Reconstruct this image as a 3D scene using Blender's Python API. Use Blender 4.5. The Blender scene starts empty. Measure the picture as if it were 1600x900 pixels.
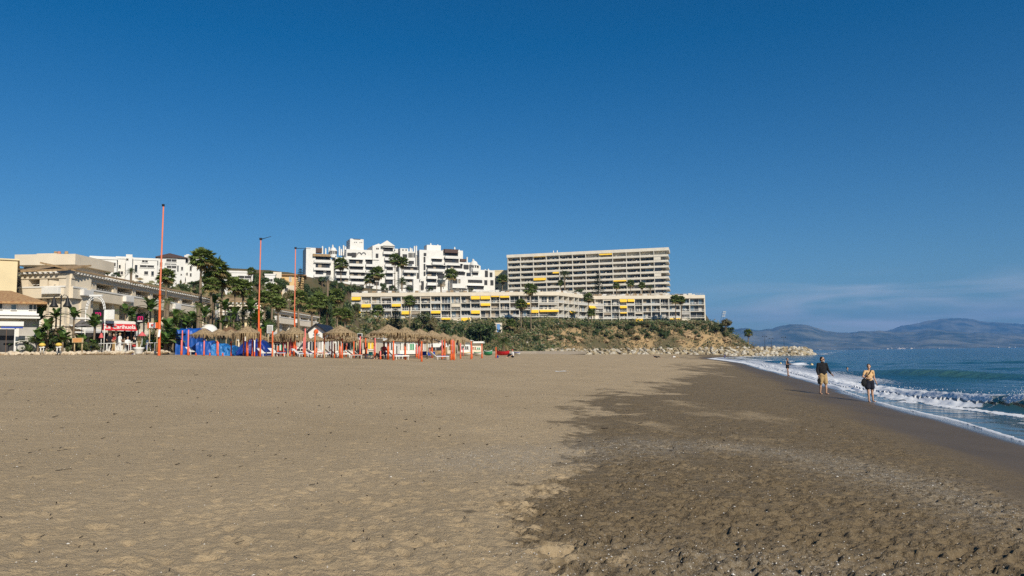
import bpy, bmesh, math, random
import numpy as np
from mathutils import Vector, Matrix, noise as mnoise
random.seed(7); RNG = np.random.default_rng(11)
rad = math.radians
C = bpy.context.scene.collection

# ------------------------------------------------------------------ camera
F = 1155.0; PITCH = rad(5.106); ROLL = rad(0.75); CAMZ = 2.3
fwd = Vector((0, math.cos(PITCH), math.sin(PITCH)))
up0 = Vector((0, -math.sin(PITCH), math.cos(PITCH))); r0 = Vector((1, 0, 0))
right = r0*math.cos(ROLL) - up0*math.sin(ROLL)
up = r0*math.sin(ROLL) + up0*math.cos(ROLL)
CAM = Vector((0, 0, CAMZ))
cd = bpy.data.cameras.new('camera'); cam = bpy.data.objects.new('camera', cd); C.objects.link(cam)
cd.lens = F/1600*36; cd.sensor_width = 36; cd.clip_start = 0.1; cd.clip_end = 60000
cam.matrix_world = Matrix(((right.x, up.x, -fwd.x, CAM.x), (right.y, up.y, -fwd.y, CAM.y), (right.z, up.z, -fwd.z, CAM.z), (0, 0, 0, 1)))
bpy.context.scene.camera = cam

# ------------------------------------------------------------------ sky, sun, exposure
SUN_EL, SUN_AZ = rad(33), rad(151)        # azimuth clockwise from +Y: over the right shoulder
sc = bpy.context.scene
sc.view_settings.view_transform = 'Standard'; sc.view_settings.look = 'None'
sc.view_settings.exposure = 0.22; sc.view_settings.gamma = 1; sc.view_settings.use_curve_mapping = False
W = bpy.data.worlds.new('World'); sc.world = W; W.use_nodes = True
wt = W.node_tree; wn = wt.nodes; wl = wt.links
for n in list(wn): wn.remove(n)
wo = wn.new('ShaderNodeOutputWorld'); bg = wn.new('ShaderNodeBackground'); sky = wn.new('ShaderNodeTexSky')
sky.sky_type = 'NISHITA'; sky.sun_disc = False; sky.sun_elevation = SUN_EL; sky.sun_rotation = SUN_AZ
sky.air_density = 1.0; sky.dust_density = 0.3; sky.ozone_density = 3.0; sky.altitude = 0
hs = wn.new('ShaderNodeHueSaturation'); hs.inputs['Saturation'].default_value = 1.12; hs.inputs['Value'].default_value = 1.0
bg.inputs['Strength'].default_value = 0.07
tn = wn.new('ShaderNodeMix'); tn.data_type = 'RGBA'; tn.blend_type = 'MULTIPLY'; tn.inputs[0].default_value = 1; tg = wn.new('ShaderNodeTexCoord'); ts_ = wn.new('ShaderNodeSeparateXYZ'); tr = wn.new('ShaderNodeMapRange'); tr.inputs[1].default_value = .0; tr.inputs[2].default_value = .46
tq = wn.new('ShaderNodeMix'); tq.data_type = 'RGBA'; tq.inputs[6].default_value = (.70, .86, .97, 1); tq.inputs[7].default_value = (.24, .64, .90, 1)
wl.new(tg.outputs['Generated'], ts_.inputs[0]); wl.new(ts_.outputs[2], tr.inputs[0]); wl.new(tr.outputs[0], tq.inputs[0]); wl.new(tq.outputs[2], tn.inputs[7])   # the deep polarised blue of a dry winter sky
wl.new(sky.outputs[0], tn.inputs[6]); wl.new(tn.outputs[2], hs.inputs['Color'])
# thin high cloud streaks low over the far coast
tc = wn.new('ShaderNodeTexCoord'); mp = wn.new('ShaderNodeMapping'); mp.inputs['Scale'].default_value = (3.2, 3.2, 26)
nz = wn.new('ShaderNodeTexNoise'); nz.inputs['Scale'].default_value = 1.6; nz.inputs['Detail'].default_value = 6; nz.inputs['Distortion'].default_value = 0.5
rp = wn.new('ShaderNodeMapRange'); rp.inputs[1].default_value = 0.40; rp.inputs[2].default_value = 0.66
sx = wn.new('ShaderNodeSeparateXYZ')
b1 = wn.new('ShaderNodeMapRange'); b1.inputs[1].default_value = 0.098; b1.inputs[2].default_value = 0.055     # fade with height
b2 = wn.new('ShaderNodeMapRange'); b2.inputs[1].default_value = 0.20; b2.inputs[2].default_value = 0.38       # only towards the bay
m1 = wn.new('ShaderNodeMath'); m1.operation = 'MULTIPLY'; m2 = wn.new('ShaderNodeMath'); m2.operation = 'MULTIPLY'
m3 = wn.new('ShaderNodeMath'); m3.operation = 'MULTIPLY'; m3.inputs[1].default_value = 0.95
mx = wn.new('ShaderNodeMix'); mx.data_type = 'RGBA'; mx.inputs[7].default_value = (7.6, 8.2, 9.2, 1)
wl.new(tc.outputs['Generated'], mp.inputs[0]); wl.new(mp.outputs[0], nz.inputs['Vector']); wl.new(nz.outputs[0], rp.inputs[0])
wl.new(tc.outputs['Generated'], sx.inputs[0]); wl.new(sx.outputs[2], b1.inputs[0]); wl.new(sx.outputs[0], b2.inputs[0])
wl.new(rp.outputs[0], m1.inputs[0]); wl.new(b1.outputs[0], m1.inputs[1]); wl.new(m1.outputs[0], m2.inputs[0]); wl.new(b2.outputs[0], m2.inputs[1])
wl.new(m2.outputs[0], m3.inputs[0]); wl.new(m3.outputs[0], mx.inputs[0]); wl.new(hs.outputs[0], mx.inputs[6])
wl.new(mx.outputs[2], bg.inputs['Color']); wl.new(bg.outputs[0], wo.inputs['Surface'])
sd = bpy.data.lights.new('sun', 'SUN'); sd.energy = 4.2; sd.angle = rad(0.5); sd.color = (1.0, 0.91, 0.76)
so = bpy.data.objects.new('sun', sd); C.objects.link(so)
SV = Vector((math.sin(SUN_AZ)*math.cos(SUN_EL), math.cos(SUN_AZ)*math.cos(SUN_EL), math.sin(SUN_EL)))
so.rotation_euler = SV.to_track_quat('Z', 'Y').to_euler(); so.location = (0, 0, 400)
sc.cycles.use_denoising = False; sc.cycles.max_bounces = 5; sc.cycles.diffuse_bounces = 3; sc.cycles.transparent_max_bounces = 6
sc.cycles.volume_bounces = 0; sc.cycles.caustics_reflective = False; sc.cycles.caustics_refractive = False

# ------------------------------------------------------------------ helpers
def Wp(px, py, D):                                   # the world point at depth D (metres ahead) seen at that place of the photo
    d = fwd + right*((px-800)/F) + up*((450-py)/F)
    return CAM + d*(D/d.y)
def hor(px): return 542.7+(1600-px)*0.0131
def Xp(px, D, py=None): return Wp(px, hor(px) if py is None else py, D).x
def Zp(px, py, D): return Wp(px, py, D).z

def tag(o, label=None, cat=None, group=None, kind=None):
    if label: o['label'] = label
    if cat: o['category'] = cat
    if group: o['group'] = group
    if kind: o['kind'] = kind
    return o
def empty(name, loc, rz=0, **k):
    o = bpy.data.objects.new(name, None); C.objects.link(o); o.location = loc; o.rotation_euler = (0, 0, rz)
    o.empty_display_size = 0.2
    return tag(o, **k)

class MB:                                            # collects shapes, links them as one mesh object
    def __init__(s): s.v = []; s.f = []; s.m = []; s.sm = []
    def poly(s, pts, m=0, sm=False):
        b = len(s.v); s.v += [tuple(p) for p in pts]; s.f.append(tuple(range(b, b+len(pts)))); s.m.append(m); s.sm.append(sm)
    def box(s, x0, x1, y0, y1, z0, z1, m=0):
        b = len(s.v)
        s.v += [(x0, y0, z0), (x1, y0, z0), (x1, y1, z0), (x0, y1, z0), (x0, y0, z1), (x1, y0, z1), (x1, y1, z1), (x0, y1, z1)]
        for f in ((0, 3, 2, 1), (4, 5, 6, 7), (0, 1, 5, 4), (1, 2, 6, 5), (2, 3, 7, 6), (3, 0, 4, 7)):
            s.f.append(tuple(b+i for i in f)); s.m.append(m); s.sm.append(False)
    def hexa(s, bot, top, m=0):                      # two quads, bottom and top
        b = len(s.v); s.v += [tuple(p) for p in bot]+[tuple(p) for p in top]
        for f in ((0, 3, 2, 1), (4, 5, 6, 7), (0, 1, 5, 4), (1, 2, 6, 5), (2, 3, 7, 6), (3, 0, 4, 7)):
            s.f.append(tuple(b+i for i in f)); s.m.append(m); s.sm.append(False)
    def prism(s, pts, z0, z1, m=0, mt=None):         # plan outline extruded up
        n = len(pts); b = len(s.v)
        s.v += [(p[0], p[1], z0) for p in pts]+[(p[0], p[1], z1) for p in pts]
        s.f.append(tuple(b+n+i for i in range(n))); s.m.append(m if mt is None else mt); s.sm.append(False)
        s.f.append(tuple(b+n-1-i for i in range(n))); s.m.append(m); s.sm.append(False)
        for i in range(n):
            j = (i+1) % n; s.f.append((b+i, b+j, b+n+j, b+n+i)); s.m.append(m); s.sm.append(False)
    def tube(s, p0, p1, r0, r1=None, n=6, m=0, sm=True, caps=True):
        r1 = r0 if r1 is None else r1
        p0 = Vector(p0); p1 = Vector(p1); d = (p1-p0)
        if d.length < 1e-6: return
        q = d.to_track_quat('Z', 'Y'); b = len(s.v)
        for p, r in ((p0, r0), (p1, r1)):
            for i in range(n):
                a = 2*math.pi*i/n; s.v.append(tuple(p+q@Vector((r*math.cos(a), r*math.sin(a), 0))))
        for i in range(n):
            j = (i+1) % n; s.f.append((b+i, b+j, b+n+j, b+n+i)); s.m.append(m); s.sm.append(sm)
        if caps:
            s.f.append(tuple(b+n+i for i in range(n))); s.m.append(m); s.sm.append(False)
            s.f.append(tuple(b+n-1-i for i in range(n))); s.m.append(m); s.sm.append(False)
    def chain(s, pts, rs, n=7, m=0):                 # a tapering tube through points
        b = len(s.v); k = len(pts)
        for i, p in enumerate(pts):
            p = Vector(p); d = Vector(pts[min(i+1, k-1)])-Vector(pts[max(i-1, 0)]); q = d.to_track_quat('Z', 'Y')
            for a in range(n):
                t = 2*math.pi*a/n; s.v.append(tuple(p+q@Vector((rs[i]*math.cos(t), rs[i]*math.sin(t), 0))))
        for i in range(k-1):
            for a in range(n):
                c = (a+1) % n
                s.f.append((b+i*n+a, b+i*n+c, b+(i+1)*n+c, b+(i+1)*n+a)); s.m.append(m); s.sm.append(True)
        s.f.append(tuple(b+(k-1)*n+i for i in range(n))); s.m.append(m); s.sm.append(False)
    def lathe(s, prof, c=(0, 0, 0), n=16, m=0, sm=True):
        b = len(s.v)
        for r, z in prof:
            for i in range(n):
                a = 2*math.pi*i/n; s.v.append((c[0]+r*math.cos(a), c[1]+r*math.sin(a), c[2]+z))
        for k in range(len(prof)-1):
            for i in range(n):
                j = (i+1) % n; s.f.append((b+k*n+i, b+k*n+j, b+(k+1)*n+j, b+(k+1)*n+i)); s.m.append(m); s.sm.append(sm)
    def ell(s, c, r, n=10, m=0, rot=None):
        b = len(s.v); h = n//2+1
        for k in range(h+1):
            t = math.pi*k/h
            for i in range(n):
                a = 2*math.pi*i/n; p = Vector((r[0]*math.sin(t)*math.cos(a), r[1]*math.sin(t)*math.sin(a), -r[2]*math.cos(t)))
                if rot: p = rot@p
                s.v.append((c[0]+p.x, c[1]+p.y, c[2]+p.z))
        for k in range(h):
            for i in range(n):
                j = (i+1) % n; s.f.append((b+k*n+i, b+k*n+j, b+(k+1)*n+j, b+(k+1)*n+i)); s.m.append(m); s.sm.append(True)
    def build(s, name, mats, parent=None, loc=None, **k):
        me = bpy.data.meshes.new(name); me.from_pydata(s.v, [], s.f)
        if not isinstance(mats, (list, tuple)): mats = [mats]
        for x in mats: me.materials.append(x)
        if s.f:
            me.polygons.foreach_set('material_index', s.m); me.polygons.foreach_set('use_smooth', s.sm)
        me.update()
        o = bpy.data.objects.new(name, me); C.objects.link(o)
        if parent is not None: o.parent = parent
        if loc is not None: o.location = loc
        return tag(o, **k)

def grid_mesh(name, X, Y, Z, mats, attrs=None, smooth=True, **k):
    nr, nc = X.shape
    me = bpy.data.meshes.new(name); co = np.stack([X, Y, Z], -1).reshape(-1, 3).astype(np.float32)
    me.vertices.add(nr*nc); me.vertices.foreach_set('co', co.ravel())
    i = np.arange(nr*nc).reshape(nr, nc)
    q = np.stack([i[:-1, :-1], i[:-1, 1:], i[1:, 1:], i[1:, :-1]], -1).reshape(-1, 4).astype(np.int32)
    me.loops.add(q.size); me.loops.foreach_set('vertex_index', q.ravel())
    me.polygons.add(len(q)); me.polygons.foreach_set('loop_start', np.arange(0, q.size, 4, dtype=np.int32))
    me.polygons.foreach_set('use_smooth', np.full(len(q), smooth))
    if not isinstance(mats, (list, tuple)): mats = [mats]
    for x in mats: me.materials.append(x)
    for an, av in (attrs or {}).items():
        a = me.attributes.new(an, 'FLOAT', 'POINT'); a.data.foreach_set('value', av.ravel().astype(np.float32))
    me.update(calc_edges=True)
    o = bpy.data.objects.new(name, me); C.objects.link(o)
    return tag(o, **k)

def copy_tree(o, parent=None, label=None):
    c = o.copy(); C.objects.link(c)
    if parent is not None: c.parent = parent
    if label: c['label'] = label
    for ch in CH.get(o.name, []):
        k = copy_tree(ch, c); KIDS.setdefault(c.name, []).append(k)
    return c
KIDS = {}
CH = {}
def reg(root):                                       # remember a thing's children so that copies need no scene walk
    for ch in root.children:
        CH.setdefault(root.name, []).append(ch); KIDS.setdefault(root.name, []).append(ch); reg(ch)
    return root

# value noise on numpy arrays
_perm = np.random.default_rng(3).random((256, 256))
def vn(x, y):
    xi = np.floor(x).astype(int); yi = np.floor(y).astype(int); fx = x-xi; fy = y-yi
    fx = fx*fx*(3-2*fx); fy = fy*fy*(3-2*fy)
    g = lambda a, b: _perm[a & 255, b & 255]
    return (g(xi, yi)*(1-fx)+g(xi+1, yi)*fx)*(1-fy)+(g(xi, yi+1)*(1-fx)+g(xi+1, yi+1)*fx)*fy
def fbm(x, y, o=4, g=0.5):
    s = 0; a = 1; t = 0
    for k in range(o):
        s = s+a*(vn(x*2**k+17.3*k, y*2**k+5.1*k)-0.5); t += a; a *= g
    return s/t*2
def sstep(a, b, x):
    t = np.clip((x-a)/(b-a), 0, 1); return t*t*(3-2*t)

# ------------------------------------------------------------------ materials
MATS = {}
def mat(name, col, rough=0.8, var=0.12, scale=3.0, bump=0.0, bscale=20.0, col2=None, spec=0.3, metal=0.0, detail=4, sss=0, emis=None, coord='Object', thr=None):
    if name in MATS: return MATS[name]
    m = bpy.data.materials.new(name); m.use_nodes = True; t = m.node_tree; n = t.nodes; l = t.links
    b = n['Principled BSDF']; b.inputs['Roughness'].default_value = rough; b.inputs['Specular IOR Level'].default_value = spec; b.inputs['Metallic'].default_value = metal
    tc = n.new('ShaderNodeTexCoord'); nz = n.new('ShaderNodeTexNoise'); nz.inputs['Scale'].default_value = scale; nz.inputs['Detail'].default_value = detail
    l.new(tc.outputs[coord], nz.inputs['Vector'])
    r = n.new('ShaderNodeMapRange'); a, bb = thr or (0.3, 0.7); r.inputs[1].default_value = a; r.inputs[2].default_value = bb; l.new(nz.outputs[0], r.inputs[0])
    mx = n.new('ShaderNodeMix'); mx.data_type = 'RGBA'
    c1 = tuple(c*(1-var) for c in col); c2 = tuple(min(1, c*(1+var)) for c in col) if col2 is None else col2
    mx.inputs[6].default_value = (*c1, 1); mx.inputs[7].default_value = (*c2, 1); l.new(r.outputs[0], mx.inputs[0]); l.new(mx.outputs[2], b.inputs['Base Color'])
    if bump:
        n2 = n.new('ShaderNodeTexNoise'); n2.inputs['Scale'].default_value = bscale; n2.inputs['Detail'].default_value = 5; l.new(tc.outputs[coord], n2.inputs['Vector'])
        bp = n.new('ShaderNodeBump'); bp.inputs['Strength'].default_value = bump; bp.inputs['Distance'].default_value = 0.05; l.new(n2.outputs[0], bp.inputs['Height']); l.new(bp.outputs[0], b.inputs['Normal'])
    MATS[name] = m; return m
# ------------------------------------------------------------------ shape of the shore
SH = np.array([(-80, 4), (-30, 7.5), (0, 9.0), (10, 10.3), (17.6, 12.2), (23.6, 14.0), (30, 15.2), (35, 16.5), (40, 17.9), (45, 19.4), (57, 22.5), (75, 27), (95, 31.8), (136, 42.4), (180, 51.5), (240, 62.6), (280, 78), (305, 93), (325, 100), (338, 128), (345, 138), (352, 139), (362, 125), (420, 128), (600, 180), (1000, 310), (3000, 950), (16000, 5000)], float)
def xs(y): return np.interp(y, SH[:, 0], SH[:, 1])
BH = np.array([(-30, -2.0), (-8, -0.85), (-3, -0.32), (0, 0.0), (3, 0.28), (6, 0.52), (10, 0.80), (15, 1.12), (22, 1.5), (30, 1.92), (40, 2.3), (52, 2.62), (65, 2.8), (90, 2.85)], float)
def hb(x, y):
    d = (xs(y)-x)*0.95
    z = np.interp(d, BH[:, 0], BH[:, 1])
    far = sstep(140, 300, y)
    return z*(1-far)+np.where(z > 0.9, 0.9+(z-0.9)*0.45, z)*far
# ridge line behind the beach: plan points of the foot of the slope, height above it
FT = np.array([(-700, 60), (-260, 90), (-120, 112), (-75, 128), (-60, 150), (-52, 195), (-48, 240), (-20, 266), (10, 284), (30, 303), (45, 316), (90, 325), (140, 331), (400, 340)], float)
def ground_h(x, y):
    f = np.interp(x, FT[:, 0], FT[:, 1]); s = y-f
    wl_ = np.interp(x, [-150, -60, 0, 30, 60, 110], [60, 50, 30, 14, 11, 10])          # width of the lower slope
    top = np.interp(x, [-400, -150, -90, -72, -50, 0, 200], [18, 18, 17, 14, 12, 12.2, 12.4])
    h1 = sstep(0, 1, s/wl_)*top
    U2 = np.interp(x, [-700, -160, -110, -85, -70, -40, 20, 60, 140], [260, 260, 262, 280, 315, 330, 332, 350, 355]); h2 = sstep(0, 26, y-U2)*17
    base = hb(x, y)
    z = np.maximum(base, np.where(x > 8, 2.95*sstep(-8.5, -3.5, s), 2.85*sstep(-25, -5, s)))+h1+h2
    z = z+fbm(x*0.05, y*0.05)*1.2*sstep(3, 25, s)
    # the headland ends and falls to the breakwater
    end = 1-sstep(88, 112, x)
    low = 3.15
    zz = low+(z-low)*end
    z = np.where((s > -6) & (x > 60), np.where(x > 88, zz, z), z)
    # sea side of the headland
    sea = sstep(-1, 5, x-xs(y)) * (y > 300)
    return z*(1-sea)+(-2.5)*sea
def H(x, y):
    a = np.array([float(x)]); b = np.array([float(y)])
    s = y-np.interp(x, FT[:, 0], FT[:, 1])
    return float(hb(a, b)[0]) if s < -25 else float(ground_h(a, b)[0])

# ------------------------------------------------------------------ sand
def sand_material():
    m = bpy.data.materials.new('sand'); m.use_nodes = True; t = m.node_tree; n = t.nodes; l = t.links; b = n['Principled BSDF']
    tc = n.new('ShaderNodeTexCoord')
    def noise(s, d=6, w=0.6, src=None, tex='ShaderNodeTexNoise'):
        x = n.new(tex); x.inputs['Scale'].default_value = s
        if tex == 'ShaderNodeTexNoise': x.inputs['Detail'].default_value = d; x.inputs['Roughness'].default_value = w
        l.new(src or tc.outputs['Object'], x.inputs['Vector']); return x
    def rng(src, a, bb, c=0, d=1):
        x = n.new('ShaderNodeMapRange'); x.inputs[1].default_value = a; x.inputs[2].default_value = bb; x.inputs[3].default_value = c; x.inputs[4].default_value = d; l.new(src, x.inputs[0]); return x.outputs[0]
    def mix(f, a, c):
        x = n.new('ShaderNodeMix'); x.data_type = 'RGBA'
        if isinstance(f, float): x.inputs[0].default_value = f
        else: l.new(f, x.inputs[0])
        for i, s in ((6, a), (7, c)):
            if isinstance(s, tuple): x.inputs[i].default_value = (*s, 1)
            else: l.new(s, x.inputs[i])
        return x.outputs[2]
    def mul(a, c):
        x = n.new('ShaderNodeMath'); x.operation = 'MULTIPLY'
        for i, s in enumerate((a, c)):
            if isinstance(s, float): x.inputs[i].default_value = s
            else: l.new(s, x.inputs[i])
        return x.outputs[0]
    def att(a): x = n.new('ShaderNodeAttribute'); x.attribute_name = a; return x.outputs['Fac']
    big = noise(0.35, 5); mid = noise(7.5, 7, .7); grain = noise(60, 3, 0.7); grain2 = noise(210, 2, 0.7)
    dry = mix(rng(big.outputs[0], .35, .65), (.425, .320, .192), (.49, .372, .228))
    dry = mix(mul(rng(mid.outputs[0], .45, .75), 0.35), dry, (.37, .275, .162))
    damp = mix(rng(mid.outputs[0], .35, .7), (.160, .117, .066), (.222, .165, .096))
    wetc = mix(rng(big.outputs[0], .35, .65), (.100, .074, .048), (.118, .088, .058))
    col = mix(att('damp'), dry, damp); col = mix(att('wet'), col, wetc)
    mt = noise(22, 4, .75); col = mix(mul(mul(rng(mt.outputs[0], .50, .66), rng(att('wet'), 0, 1, 1, 0)), rng(att('damp'), 0, 1, .22, .75)), col, (.085, .062, .038))
    # salt-and-pepper grains, light and dark
    col = mix(mul(rng(grain2.outputs[0], .56, .72), 0.35), col, (.42, .36, .29))
    col = mix(mul(rng(grain.outputs[0], .60, .75), 0.45), col, (.075, .055, .038))
    vo = noise(38, tex='ShaderNodeTexVoronoi'); l2 = rng(vo.outputs['Distance'], .22, .13)
    sparse = noise(5, 5, 0.75); col = mix(mul(mul(l2, rng(sparse.outputs[0], .46, .60)), att('shell')), col, (.56, .52, .46)); v3 = noise(85, tex='ShaderNodeTexVoronoi'); l3 = rng(v3.outputs['Distance'], .26, .18); col = mix(mul(mul(l3, .55), att('shell')), col, (.52, .48, .43))
    col = mix(mul(mul(rng(noise(17, 5, .75).outputs[0], .42, .62), .62), att('drift')), col, (.36, .32, .26))
    l.new(col, b.inputs['Base Color'])
    l.new(rng(att('wet'), 0, 1, .95, .55), b.inputs['Roughness']); b.inputs['Specular IOR Level'].default_value = 0.25
    film = att('film')
    ro = n.new('ShaderNodeMix'); l.new(film, ro.inputs[0]); l.new(rng(att('wet'), 0, 1, .95, .6), ro.inputs[2]); ro.inputs[3].default_value = 0.06; l.new(ro.outputs[0], b.inputs['Roughness'])
    sp = n.new('ShaderNodeMix'); l.new(film, sp.inputs[0]); sp.inputs[2].default_value = 0.2; sp.inputs[3].default_value = 0.9; l.new(sp.outputs[0], b.inputs['Specular IOR Level'])
    bn = n.new('ShaderNodeBump'); bn.inputs['Distance'].default_value = 0.03
    clod = noise(26, 6, 0.7); ad = n.new('ShaderNodeMath'); ad.operation = 'ADD'; l.new(clod.outputs[0], ad.inputs[0]); l.new(mul(grain.outputs[0], 0.5), ad.inputs[1])
    l.new(ad.outputs[0], bn.inputs['Height']); l.new(rng(att('wet'), 0, 1, 1.0, .10), bn.inputs['Strength'])
    l.new(bn.outputs[0], b.inputs['Normal'])
    return m
M_sand = sand_material()

BND = np.array([(0, .6), (5, .4), (7.3, -.2), (10, .7), (17, 2.2), (25, 3.9), (31, 5.6), (41, 9.4), (67, 16.5), (100, 25), (140, 37), (240, 58), (330, 100)], float)
def sand_fields(X, Y):
    d = (xs(Y)-X)*0.95
    bx = np.interp(Y, BND[:, 0], BND[:, 1]); sc_ = np.clip(Y/20, .35, 4)
    LY = np.log(np.maximum(Y, 1)); TX = X/np.maximum(Y, 4)
    wob = fbm(TX*7+3, LY*5, 6, 0.6)*.11*np.maximum(Y, 6)+fbm(TX*60, LY*26, 3)*0.018*np.maximum(Y, 6)
    wdt = .035*np.maximum(Y, 8)
    rag = fbm(TX*34+9, LY*30, 5, .7)*.085*np.maximum(Y, 7)
    damp = sstep(-wdt*.7, wdt*.7, X-bx+wob+rag*np.exp(-((X-bx+wob)/(.14*np.maximum(Y, 8)))**2)*1.6)
    patch = sstep(0.18, 0.55, fbm(X*0.35+40, LY*6, 5, .6))*sstep(4.0, 6.5, d)          # drier crust within the damp sand
    damp = damp*(1-0.75*patch)
    wet = 1-sstep(2.2, 4.2, d+fbm(X*0.8, Y*0.3)*0.9)
    film = (1-sstep(0.15, 0.9, d+fbm(X*0.6, Y*0.25)*0.5))
    s1 = np.exp(-((arc_dist(X, Y)+.5*fbm(X*.8, Y*.8, 4))/.95)**2)
    s2 = np.exp(-(((X-2.0)/1.3)**2+((Y-5.6)/0.9)**2))
    shell = np.clip(0.06+0.95*s1+0.9*s2+0.35*damp*(1-wet), 0, 1)*(1-wet)
    return d, damp, wet, film, shell, np.clip(s1+s2*.8, 0, 1)*(1-wet)

ARC = [(-.6, 10.4), (.5, 11.7), (2, 12.9), (3.5, 13.6), (4.6, 13.2), (5.4, 12.0), (5.8, 9.7), (6.1, 7.3), (6.2, 5.0)]
def arc_dist(X, Y):
    best = np.full(np.shape(X), 1e9)
    for (x0, y0), (x1, y1) in zip(ARC[:-1], ARC[1:]):
        dx, dy = x1-x0, y1-y0; t = np.clip(((X-x0)*dx+(Y-y0)*dy)/(dx*dx+dy*dy), 0, 1); best = np.minimum(best, np.hypot(X-x0-t*dx, Y-y0-t*dy))
    return best
# near part is finely meshed, the far part coarsely
ys_ = [2.2]
while ys_[-1] < 335: ys_.append(ys_[-1]*(1.0027 if ys_[-1] < 26 else 1.0045 if ys_[-1] < 45 else 1.012))
ys_ = np.array(ys_); ts = np.concatenate([np.linspace(-1.5, -0.78, 60, endpoint=False), np.linspace(-0.78, 0.78, 430), np.linspace(0.78, 1.5, 61)[1:]])
Yb = np.repeat(ys_[:, None], len(ts), 1); Xb = Yb*ts[None, :]
Xb = np.minimum(Xb, xs(Yb)+6); Xb = np.maximum(Xb, -170)
Zb = hb(Xb, Yb)
d_, damp_, wet_, film_, shell_, drift_ = sand_fields(Xb, Yb)
rough_ = (1-wet_)
Zb += fbm(Xb*0.35, Yb*0.35, 3)*0.05*rough_*sstep(3, 8, d_)
Zb += (fbm(Xb*1.6, Yb*1.6, 4, .55)*(0.008+.016*damp_)+fbm(Xb*5, Yb*5, 4, .65)*(0.006+.012*damp_)+fbm(Xb*14, Yb*11, 2, .6)*.008)*rough_
# prints: oval hollows with a raised rim
rn = np.random.default_rng(5)
def dimple(cx, cy, r, dep, ang, asp, sharp):
    i0 = np.searchsorted(ys_, cy-2.2*r*1.2); i1 = np.searchsorted(ys_, cy+2.2*r*1.2)
    if i1-i0 < 1: return
    t0 = (cx-2.4*r)/max(cy-r*2, .5); t1 = (cx+2.4*r)/max(cy-r*2, .5)
    t0 = min(t0, (cx-2.4*r)/(cy+2*r)); t1 = max(t1, (cx+2.4*r)/(cy+2*r))
    j0 = np.searchsorted(ts, t0); j1 = np.searchsorted(ts, t1)
    if j1-j0 < 1: return
    x = Xb[i0:i1, j0:j1]-cx; y = Yb[i0:i1, j0:j1]-cy
    u = (x*math.cos(ang)+y*math.sin(ang))/r; v = (-x*math.sin(ang)+y*math.cos(ang))/(r*asp)
    q = u*u+v*v
    Zb[i0:i1, j0:j1] += dep*(-np.exp(-q**sharp)+0.42*np.exp(-((np.sqrt(q)-1.45)/.38)**2))
for k in range(30000):
    cy = math.exp(rn.uniform(math.log(3.5), math.log(46))); cx = rn.uniform(-.8, .8)*cy
    d = (xs(cy)-cx)*.95
    if d < 3.6: continue
    bx = np.interp(cy, BND[:, 0], BND[:, 1]); side = cx-bx
    if side < 0:                                     # dry, soft prints, fewer to the far left
        if rn.random() > max(0.10, 1+side/5.0)*.42: continue
        dimple(cx, cy, rn.uniform(.045, .10), rn.uniform(.006, .018), rn.uniform(0, 3.1), rn.uniform(.6, .9), 1.0)
    else:
        if rn.random() > 0.75: continue
        dimple(cx, cy, rn.uniform(.035, .095)*(1.5 if rn.random() < .10 else 1), rn.uniform(.014, .046), rn.uniform(-.35, .7), rn.choice([.22, .3, .42, .7]), 1.8)
grid_mesh('sand', Xb, Yb, Zb, M_sand, dict(damp=damp_, wet=wet_, film=film_, shell=shell_, drift=drift_), kind='structure', label='tan sand beach, damp and dark towards the water')

# ------------------------------------------------------------------ ground sheet under and behind everything
M_earth = mat('dry_earth', (.17, .125, .07), .95, .2, .25, .6, 2.0, col2=(.075, .075, .035))
def ground_material():
    m = M_earth.copy(); m.name = 'ground'; t = m.node_tree; n = t.nodes; l = t.links; b = n['Principled BSDF']
    mix = n.new('ShaderNodeMix'); mix.data_type = 'RGBA'; a = n.new('ShaderNodeAttribute'); a.attribute_name = 'slope_land'
    src = b.inputs['Base Color'].links[0].from_socket; mr = n.new('ShaderNodeMix'); mr.data_type = 'RGBA'; ar = n.new('ShaderNodeAttribute'); ar.attribute_name = 'bare'; mr.inputs[7].default_value = (.37, .255, .13, 1); l.new(ar.outputs['Fac'], mr.inputs[0]); l.new(src, mr.inputs[6]); src = mr.outputs[2]; mix.inputs[6].default_value = (.32, .255, .18, 1); l.new(src, mix.inputs[7]); l.new(a.outputs['Fac'], mix.inputs[0]); l.new(mix.outputs[2], b.inputs['Base Color'])
    return m
gx = np.concatenate([np.array([-9000, -5000, -3000, -1800, -1200, -850]), np.arange(-650, -200, 12), np.arange(-200, 150, 2.0), np.arange(150, 260, 12)])
gy = np.concatenate([np.array([-3000, -1200, -500, -200, -90]), np.arange(-60, 100, 8), np.arange(100, 420, 2.0), np.arange(420, 800, 15), np.array([850, 1000, 1400, 2200, 4000, 9000])])
GX, GY = np.meshgrid(gx, gy); GZ = ground_h(GX, GY)
fs = GY-np.interp(GX, FT[:, 0], FT[:, 1])
GZ = np.where(fs < -14, GZ-0.12, GZ)
GZ = np.where(GX > xs(GY)+3, np.minimum(GZ, -2.5), GZ)
grid_mesh('ground', GX, GY, GZ, ground_material(), dict(slope_land=sstep(-12, 0, fs), bare=sstep(0, .3, fbm(GX*.09, GY*.09+GZ*.2, 4)+.12)*(1-sstep(10, 17, GZ))*sstep(-5, 20, GX)), kind='structure', label='sandy ground rising to the planted hillside')
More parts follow.
